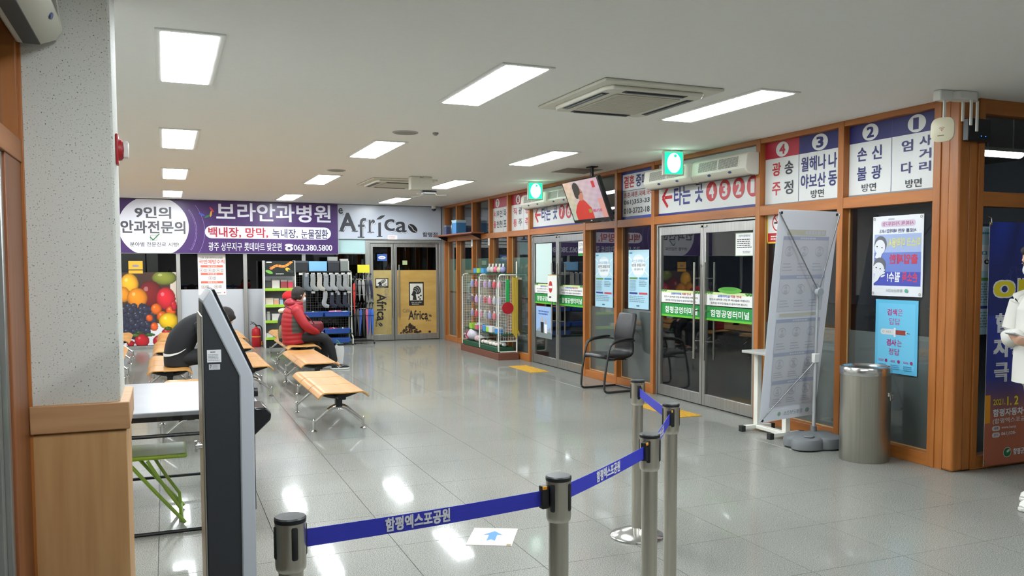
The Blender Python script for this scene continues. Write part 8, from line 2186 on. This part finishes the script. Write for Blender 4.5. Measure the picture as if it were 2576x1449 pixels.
MB().lathe([(0.035, 0), (0.036, 0.15), (0.015, 0.20), (0.013, 0.26)], n=16).build('glass_body', mat('bottle_dark', C(50, 44, 40), 0.2), t)
MB().lathe([(0.016, 0.25), (0.016, 0.28)], n=14).build('cap', mat('jar_cap', C(200, 200, 198), 0.4), t)
for y, lab in ((15.955, 'small white switch tag on the post left of the route sign'), (15.0, 'small white switch tag on the post below the red 7 sign')):
    t = thing('post_tag', lab, 'tag', (XW, y, 1.93))
    MB().box((-0.006, -0.04, 0), (0, 0.04, 0.13)).build('tag_plate', WHITEP, t, bev=0.002)
    p = Print((-0.006, 0.04, 0), (0, -1, 0), (0, 0, 1)); p.lines(0.02, 0.03, 0.06, 0.09, 3, BK); p.done(t)
t = thing('door_notice', 'white notice with a red no entry circle hung on the far door handles', 'notice', (XW - 0.045, 12.06, 1.02))
MB().box((0, -0.16, 0), (0.002, 0.18, 0.40)).build('sheet', WHITEP, t)
MB().tube([(0.001, -0.15, 0.40), (0.001, 0.17, 0.40)], 0.006, n=6).build('top_rod', ink(206, 160, 80), t)
p = Print((0, 0.18, 0), (0, -1, 0), (0, 0, 1)); p.ell(0.11, 0.22, 0.07, 0.09, RED, n=24); p.rect(0.05, 0.20, 0.17, 0.235, WHITE); p.lines(0.06, 0.05, 0.16, 0.08, 1, BK, 0.8); p.done(t)
t, p = sheet('door_poster', 'pale blue poster of two standing people low on the far door', 'poster', (XW + 0.060, 12.94, 0.42), (0, -1, 0), 0.62, 0.50, ink(150, 184, 226))
p.rect(0, 0, 0.62, 0.10, ink(120, 130, 130)); p.lines(0.1, 0.36, 0.5, 0.44, 2, ink(70, 100, 170), 0.6); p.rects([(0.04 + 0.06 * k, 0.10, 0.08 + 0.06 * k, 0.13 + 0.02 * (k % 3)) for k in range(9)], ink(150, 154, 160))
p.poly([(0.20, 0.08), (0.30, 0.08), (0.31, 0.25), (0.18, 0.25)], DK); p.ell(0.25, 0.29, 0.03, 0.04, ink(200, 170, 150), n=12); p.poly([(0.34, 0.08), (0.44, 0.08), (0.44, 0.22), (0.33, 0.22)], WHITE); p.ell(0.385, 0.26, 0.028, 0.038, ink(200, 170, 150), n=12)
p.done(t)
t, p = sheet('blank_poster', 'plain pale green sheet on the upper glass of the far door', 'poster', (XW + 0.060, 12.94, 1.29), (0, -1, 0), 0.62, 0.62, ink(196, 216, 212)); p.line(0.48, 0.35, 0.48, 0.5, 0.004, BL_); p.done(t)

# ================================================================ people
def hand(b, w, f, nr, sd, curl=0.5, s=1.0):
    """palm, four bent fingers and a thumb: wrist w, direction f, palm normal nr"""
    w = Vector(w); f = Vector(f).normalized(); nr = Vector(nr); nr = (nr - f * nr.dot(f)).normalized()
    l = f.cross(nr) * sd
    b.loft([w - f * 0.02, w + f * 0.02 * s, w + f * 0.06 * s, w + f * 0.088 * s], [(0.024 * s, 0.019 * s), (0.034 * s, 0.017 * s), (0.040 * s, 0.015 * s), (0.036 * s, 0.011 * s)], side=l, n=12)
    for i, L in enumerate((0.070, 0.078, 0.073, 0.056)):
        p = w + f * 0.082 * s + l * ((0.029 - 0.0195 * i) * s)
        pts = [p]; a = curl * 0.55
        for k in range(3):
            d = f * cos(a) + nr * sin(a)
            p = p + d * (L * s * (0.45, 0.32, 0.23)[k]); pts.append(p); a += curl
        b.loft(pts, [0.0088 * s, 0.0086 * s, 0.0078 * s, 0.0062 * s], n=8)
    p = w + f * 0.025 * s + l * 0.030 * s
    q = p + (f * 0.65 + l * 0.55 + nr * 0.45).normalized() * 0.042 * s
    r_ = q + (f * 0.85 + nr * 0.5 - l * 0.1).normalized() * 0.032 * s
    b.loft([p - l * 0.01, p, q, r_], [0.012 * s, 0.0125 * s, 0.0105 * s, 0.0075 * s], n=8)

def limb(b, pts, rad, k=4, n=12, quilt=0, mi=0, side=None):
    P = spline(pts, k); Rr = lerp_list(rad, k)
    if quilt:
        P = spline(pts, 14); Rr = lerp_list(rad, 14)
        acc = 0; out = []
        for i in range(len(P)):
            if i: acc += (P[i] - P[i - 1]).length
            g = 1 + 0.05 * abs(sin(pi * acc / quilt)) - 0.02
            out.append(Rr[i] * g if not isinstance(Rr[i], tuple) else (Rr[i][0] * g, Rr[i][1] * g))
        Rr = out
    b.loft(P, Rr, n=n, mi=mi, side=side)
    b.ell(P[0], Rr[0] if not isinstance(Rr[0], tuple) else min(Rr[0]), 10, 6, mi)
    b.ell(P[-1], Rr[-1] if not isinstance(Rr[-1], tuple) else min(Rr[-1]), 10, 6, mi)

def person(label, loc, spine, headc, fwd, arms, legs, top, legm, shoe, sole, quilt=0, panel=None, hem=0.0, hairm=HAIR, mask=True, hair_s=1.0, curl=0.5, wide=1.0):
    t = thing('person', label, 'person', loc)
    hc = Vector(headc); F = Vector(fwd).normalized(); S = Vector((0, 0, 1)).cross(F).normalized(); U = F.cross(S)
    M3 = Matrix((F, S, U)).transposed()
    W = lambda x, y, z: hc + M3 @ Vector((x, y, z))
    b = MB()
    limb(b, [p for p, a, d in spine], [(a * 0.84, d * 0.84) for p, a, d in spine], n=16, side=(0, 1, 0))
    b.ell(hc, (0.095, 0.076, 0.112), 18, 12, rot=M3)
    b.ell(W(0.028, 0, -0.055), (0.066, 0.056, 0.066), 14, 9, rot=M3)
    b.ell(W(0.098, 0, -0.018), (0.016, 0.012, 0.024), 10, 7, rot=M3)
    b.ell(W(0.085, 0, 0.028), (0.014, 0.05, 0.012), 10, 6, rot=M3)
    b.ell(W(0.088, 0, -0.062), (0.012, 0.024, 0.009), 10, 6, rot=M3)
    for s in (-1, 1): b.ell(W(-0.005, s * 0.078, -0.01), (0.018, 0.010, 0.03), 10, 6, rot=M3)
    nk = Vector(spine[-1][0])
    b.loft([nk - Vector((0, 0, 0.03)), nk, W(-0.012, 0, -0.06)], [0.055, 0.052, 0.050], n=12)
    for s, (sh, el, wr, fd, nr) in zip((-1, 1), arms):
        limb(b, [sh, el, wr], [0.050, 0.040, 0.027])
        hand(b, wr, fd, nr, s, curl)
    for hp, kn, an, toe in legs:
        limb(b, [hp, kn, an], [0.078, 0.056, 0.040])
        limb(b, [an, Vector(an) * 0.4 + Vector(toe) * 0.6, toe], [0.036, 0.032, 0.022])
    b.build('body', SKIN, t, remesh=0.0075)
    for s in (-1, 1):
        e = MB(); e.ell(W(0.086, s * 0.032, 0.008), (0.010, 0.014, 0.007), 10, 6, rot=M3); e.build('eye', mat('eye_dark', C(40, 32, 30), 0.2), t)
    # hair
    b = MB()
    b.ell(W(-0.022, 0, 0.026), (0.098 * hair_s, 0.089 * hair_s, 0.105 * hair_s), 18, 12, rot=M3)
    b.ell(W(0.045, 0, 0.082), (0.048, 0.062, 0.032), 12, 8, rot=M3)
    for s in (-1, 1): b.ell(W(-0.012, s * 0.068, -0.02), (0.045, 0.02, 0.055), 10, 7, rot=M3)
    b.ell(W(-0.055, 0, -0.04), (0.05, 0.07, 0.06), 12, 8, rot=M3)
    b.build('hair', hairm, t, remesh=0.009)
    if mask:
        b = MB(); b.ell(W(0.066, 0, -0.045), (0.050, 0.058, 0.052), 14, 10, rot=M3)
        b.build('face_mask', mat('mask_white', C(226, 226, 228), 0.7), t)
    # top
    b = MB()
    pts = [Vector(p) for p, a, d in spine]
    P = spline(pts, 16); A = lerp_list([(a, d) for p, a, d in spine], 16)
    if quilt:
        acc = 0; o2 = []
        for i in range(len(P)):
            if i: acc += (P[i] - P[i - 1]).length
            g = 0.985 + 0.034 * abs(sin(pi * acc / quilt)); o2.append((A[i][0] * g, A[i][1] * g))
        A = o2
    nP = len(P)
    mf = (lambda i, j: 1 if 0.22 < i / nP < 0.66 and (13 <= j <= 16 or j <= 1 or j >= 26) else 0) if panel else None
    b.loft(P, A, side=(0, 1, 0), n=28, mf=mf, power=2.3)
    for sh, el, wr, fd, nr in arms:
        wr2 = Vector(el) + (Vector(wr) - Vector(el)) * 0.93
        limb(b, [Vector(sh) * 0.85 + P[int(nP * 0.8)] * 0.15, sh, el, wr2], [0.070 * wide, 0.078 * wide, 0.066 * wide, 0.046 * wide], quilt=quilt, n=14)
    b.build('jacket' if quilt else 'top', [top] + ([panel] if panel else []), t)
    # trousers
    b = MB()
    for hp, kn, an, toe in legs:
        limb(b, [hp, kn, Vector(kn) * 0.12 + Vector(an) * 0.88], [0.098, 0.074, 0.056], n=14)
    b.ell(pts[0] + Vector((0, 0, 0.02)), (0.13, 0.155, 0.09), 16, 9)
    b.build('trousers', legm, t, remesh=0.012)
    for hp, kn, an, toe in legs:
        an = Vector(an); toe = Vector(toe); d = (toe - an); d.z = 0; d.normalize()
        g = Vector((an.x, an.y, 0.0)); base = toe.z - 0.028
        sh = MB().loft([g - d * 0.055 + Vector((0, 0, base + 0.052)), g + Vector((0, 0, base + 0.062)), g + d * 0.09 + Vector((0, 0, base + 0.045)), g + d * 0.17 + Vector((0, 0, base + 0.036)), g + d * 0.205 + Vector((0, 0, base + 0.026))], [(0.034, 0.040), (0.040, 0.052), (0.044, 0.036), (0.042, 0.026), (0.020, 0.012)], side=Vector((0, 0, 1)).cross(d), n=14).build('shoe', shoe, t)
        sl = MB()
        out = [(-0.075, 0.0), (-0.05, 0.038), (0.06, 0.042), (0.15, 0.046), (0.20, 0.030), (0.215, 0), (0.20, -0.030), (0.15, -0.046), (0.06, -0.042), (-0.05, -0.038)]
        sl.prism(out, g + Vector((0, 0, base)), d, Vector((0, 0, 1)).cross(d), (0, 0, 0.024)).build('sole', sole, sh, bev=0.005)
        if sole is not shoe:
            for s in (-1, 1):
                lat = Vector((0, 0, 1)).cross(d) * s
                pr = Print(g + lat * 0.0475 + d * 0.05 + Vector((0, 0, base + 0.028)), d * (1 if s < 0 else -1), (0, 0, 1))
                k = 1 if s < 0 else -1
                pr.poly([(-0.04 * k, 0.034), (-0.012 * k, 0.006), (0.0, 0.004), (0.075 * k, 0.034), (0.0, 0.014), (-0.012 * k, 0.016)][::k], ink(230, 230, 230)); pr.done(sh, 'side_mark')
    return t

DOWN = Vector((0, 0, -1))
REDJ = mat('red_puffer', C(164, 24, 34), 0.55); GPAN = mat('charcoal_panel', C(70, 72, 68), 0.6)
BTR = mat('black_trousers', C(26, 26, 30), 0.75); BSH = mat('black_shoe', C(24, 24, 26), 0.5); WSO = mat('white_sole', C(226, 226, 226), 0.5)
# seated, red puffer jacket, seen from behind and to the side
t = person('seated person in red puffer jacket and black trousers looking at the shelves', (1.765, 13.40, 0),
    [((-0.02, 0, 0.41), 0.205, 0.165), ((-0.03, 0, 0.55), 0.205, 0.165), ((-0.035, 0, 0.72), 0.215, 0.165), ((-0.02, 0, 0.86), 0.20, 0.15), ((0.01, 0, 0.96), 0.135, 0.115), ((0.03, 0, 1.01), 0.085, 0.085)],
    (0.055, 0.0, 1.125), (0.93, 0.30, -0.22),
    [((0.0, -0.185, 0.885), (0.13, -0.245, 0.665), (0.30, -0.13, 0.565), (0.9, 0.25, -0.15), (0.2, 0.5, -1)),
     ((0.0, 0.185, 0.885), (0.13, 0.235, 0.665), (0.31, 0.06, 0.565), (0.9, -0.4, -0.15), (0.2, -0.5, -1))],
    [((0.0, -0.09, 0.49), (0.41, -0.11, 0.475), (0.555, -0.10, 0.095), (0.68, -0.11, 0.030)), ((0.0, 0.09, 0.49), (0.40, 0.12, 0.475), (0.44, 0.14, 0.095), (0.56, 0.16, 0.030))],
    REDJ, BTR, BSH, WSO, quilt=0.062, panel=GPAN, curl=0.45)
HD = mat('crimson_hood', C(150, 24, 44), 0.5)
MB().ell((-0.06, 0, 1.005), (0.10, 0.125, 0.075), 18, 10).ell((0.02, 0, 1.00), (0.10, 0.11, 0.05), 16, 8).build('hood', HD, t, remesh=0.012)
t2 = thing('shoulder_bag', 'dark red bag on the lap of the person in the red jacket', 'bag', (2.03, 13.30, 0.575))
MB().loft([(0, 0, 0), (0, 0, 0.05), (0, 0, 0.13), (0, 0, 0.16)], [(0.06, 0.10), (0.075, 0.13), (0.06, 0.12), (0.02, 0.09)], side=(0, 1, 0), n=18, power=3).build('bag_body', mat('dark_red_leather', C(104, 18, 30), 0.4), t2)
MB().tube([(-0.02, -0.07, 0.13), (-0.13, -0.14, 0.24), (-0.29, -0.10, 0.33), (-0.41, -0.02, 0.40), (-0.40, 0.06, 0.45), (-0.30, 0.14, 0.44), (-0.10, 0.17, 0.25), (-0.02, 0.08, 0.13)], 0.007, n=6, smooth=5).build('strap', mat('dark_red_leather', C(104, 18, 30), 0.4), t2)
t2 = thing('shopping_bag', 'white shopping bag standing on the floor by the black trousers', 'bag', (2.445, 13.74, 0))
MB().loft([(0, 0, 0.004), (0.01, 0, 0.10), (0.02, 0, 0.24), (0.03, 0, 0.345)], [(0.07, 0.06), (0.075, 0.065), (0.08, 0.07), (0.085, 0.05)], side=(0, 1, 0), n=16, power=5).build('bag_body', mat('white_bag', C(214, 214, 212), 0.45), t2)
MB().loft([(0.03, 0, 0.325), (0.03, 0, 0.349)], [(0.087, 0.054), (0.087, 0.053)], side=(0, 1, 0), n=16, power=5).build('dark_trim', BLACKP, t2)
MB().tube([(0.03, -0.05, 0.34), (-0.01, -0.04, 0.40), (-0.03, 0.02, 0.40), (0.02, 0.05, 0.34)], 0.005, n=6, smooth=4).build('handle', ink(70, 160, 90), t2)

# seated behind, red beanie and dark coat
NAVC = mat('dark_coat', C(34, 34, 40), 0.75)
t = person('seated person in red beanie and dark coat behind the red jacket', (1.75, 13.98, 0),
    [((-0.02, 0, 0.41), 0.18, 0.14), ((-0.03, 0, 0.55), 0.18, 0.14), ((-0.03, 0, 0.70), 0.185, 0.14), ((-0.01, 0, 0.80), 0.165, 0.125), ((0.0, 0, 0.88), 0.10, 0.09), ((0.01, 0, 0.91), 0.07, 0.07)],
    (0.02, 0, 1.03), (0.97, 0.2, -0.1),
    [((0.0, -0.15, 0.80), (0.10, -0.20, 0.62), (0.28, -0.10, 0.56), (0.9, 0.3, -0.15), DOWN), ((0.0, 0.15, 0.80), (0.10, 0.20, 0.62), (0.28, 0.08, 0.56), (0.9, -0.3, -0.15), DOWN)],
    [((0.0, -0.08, 0.485), (0.40, -0.09, 0.47), (0.45, -0.09, 0.095), (0.57, -0.09, 0.030)), ((0.0, 0.08, 0.485), (0.40, 0.09, 0.47), (0.45, 0.09, 0.095), (0.57, 0.09, 0.030))],
    NAVC, BTR, BSH, WSO)
MB().ell((0.015, 0, 1.085), (0.118, 0.108, 0.095), 18, 12).loft([(0.018, 0, 1.05), (0.018, 0, 1.085)], [(0.104, 0.114), (0.109, 0.119)], side=(0, 1, 0), n=20).build('beanie', mat('red_knit', C(190, 24, 34), 0.85), t, remesh=0.012)
MB().loft(spline([(-0.03 + 0.10 * cos(a), 0.115 * sin(a), 0.885 + 0.02 * cos(a)) for a in [pi * 2 * k / 10 for k in range(11)]], 3), 0.034, n=10).build('cream_collar', mat('cream_fleece', C(216, 208, 188), 0.9), t)
t2 = thing('khaki_bag', 'khaki shoulder bag hanging at the back of the beanie wearer', 'bag', (1.615, 13.72, 0.47))
MB().loft([(0, 0, 0.0), (-0.01, 0, 0.06), (0.0, 0, 0.17), (0.02, 0, 0.21)], [(0.05, 0.05), (0.06, 0.06), (0.045, 0.045), (0.015, 0.02)], side=(0, 1, 0), n=14).build('bag_body', mat('khaki_cloth', C(126, 116, 92), 0.8), t2)
MB().tube([(0.02, 0, 0.20), (0.04, 0.04, 0.32), (0.07, 0.12, 0.40)], 0.008, n=6).build('strap', _M['khaki_cloth'], t2)

# bent forward on the left, black hoodie
t = person('person in black hoodie bent forward on the bench behind the kiosk', (0.13, 11.0, 0),
    [((-0.01, 0, 0.41), 0.20, 0.15), ((-0.005, 0, 0.55), 0.205, 0.155), ((0.04, 0, 0.70), 0.215, 0.16), ((0.14, 0, 0.83), 0.21, 0.145), ((0.27, 0, 0.91), 0.165, 0.12), ((0.35, 0, 0.935), 0.085, 0.085)],
    (0.505, 0.0, 0.935), (0.72, 0, -0.70),
    [((0.24, -0.19, 0.86), (0.36, -0.22, 0.60), (0.53, -0.08, 0.55), (0.8, 0.4, 0.1), (0.2, 0.6, -0.5)), ((0.24, 0.19, 0.86), (0.36, 0.22, 0.60), (0.53, 0.08, 0.55), (0.8, -0.4, 0.1), (0.2, -0.6, -0.5))],
    [((0.0, -0.10, 0.49), (0.43, -0.13, 0.475), (0.29, -0.12, 0.095), (0.42, -0.13, 0.030)), ((0.0, 0.10, 0.49), (0.43, 0.13, 0.475), (0.29, 0.13, 0.095), (0.42, 0.14, 0.030))],
    mat('black_sweat', C(24, 25, 29), 0.85), mat('black_track', C(22, 23, 27), 0.8), BSH, WSO, mask=False, wide=1.05, hair_s=1.12)
MB().ell((0.22, 0, 0.955), (0.13, 0.13, 0.05), 18, 9, rot=Matrix.Rotation(-0.45, 3, 'Y')).ell((0.13, 0, 0.93), (0.06, 0.09, 0.035), 14, 8).build('hood', _M['black_sweat'], t, remesh=0.012)
b = MB()
pts = [(-0.168, -0.03, 0.545), (-0.15, -0.12, 0.540), (-0.09, -0.19, 0.545), (0.0, -0.219, 0.57), (0.075, -0.222, 0.615)]
pp = spline(pts, 4)
vs = []; fs = []
for i, q in enumerate(pp):
    a = i / (len(pp) - 1); w_ = 0.020 * (1 - a) + 0.002
    vs += [q - Vector((0, 0, w_)), q + Vector((0, 0, w_))]
for i in range(len(pp) - 1): fs.append((2 * i, 2 * i + 2, 2 * i + 3, 2 * i + 1))
b.add(vs, fs).build('white_piping', ink(226, 226, 226), t, fix=False)

# standing at the right edge, white jacket, both hands on a phone
t = person('person in white jacket standing at the right edge holding a phone', (5.20, 3.85, 0),
    [((0.0, 0, 0.80), 0.205, 0.15), ((0.0, 0, 0.95), 0.20, 0.145), ((0.01, 0, 1.10), 0.20, 0.14), ((0.02, 0, 1.28), 0.205, 0.135), ((0.0, 0, 1.40), 0.12, 0.10), ((-0.02, 0, 1.44), 0.075, 0.075)],
    (-0.105, 0, 1.60), (-0.93, 0, -0.36),
    [((0.01, 0.185, 1.31), (-0.02, 0.235, 1.09), (-0.165, 0.085, 1.105), (-0.85, -0.35, -0.10), (-0.1, -0.8, 0.55)), ((0.01, -0.185, 1.31), (-0.02, -0.235, 1.07), (-0.165, -0.055, 1.085), (-0.85, 0.3, -0.05), (-0.1, 0.8, 0.55))],
    [((0.03, -0.09, 0.86), (-0.01, -0.08, 0.47), (-0.055, -0.06, 0.09), (-0.20, -0.06, 0.030)), ((0.05, 0.09, 0.86), (0.12, 0.10, 0.47), (0.16, 0.10, 0.09), (0.04, 0.10, 0.030))],
    mat('white_jacket', C(216, 214, 206), 0.8), mat('cream_trousers', C(190, 186, 176), 0.8), mat('white_shoe', C(222, 220, 212), 0.5), mat('white_shoe', C(222, 220, 212), 0.5), curl=0.75, wide=1.05)
for x, y, z, sx in ((-0.15, 0.095, 1.102, 1), (-0.15, -0.067, 1.082, 1)):
    MB().loft([(x + 0.02, y + 0.012, z), (x - 0.012, y, z)], [0.043, 0.043], n=18).build('cuff', _M['white_jacket'], t)
t2 = thing('phone', 'slim silver phone held in both hands at the right edge', 'phone', (4.945, 3.865, 1.115))
MB().obox((0, 0, 0), Vector((-0.068, 0, 0.022)), (0, 0.034, 0), Vector((0.0012, 0, 0.0036))).build('phone_case', SILV, t2, bev=0.002)
MB().obox(Vector((0.0015, 0, 0.0042)), Vector((-0.064, 0, 0.0207)), (0, 0.031, 0), Vector((0.0002, 0, 0.0006))).build('phone_screen', mat('black_glass', C(12, 13, 15), 0.06), t2)
flush_prints()
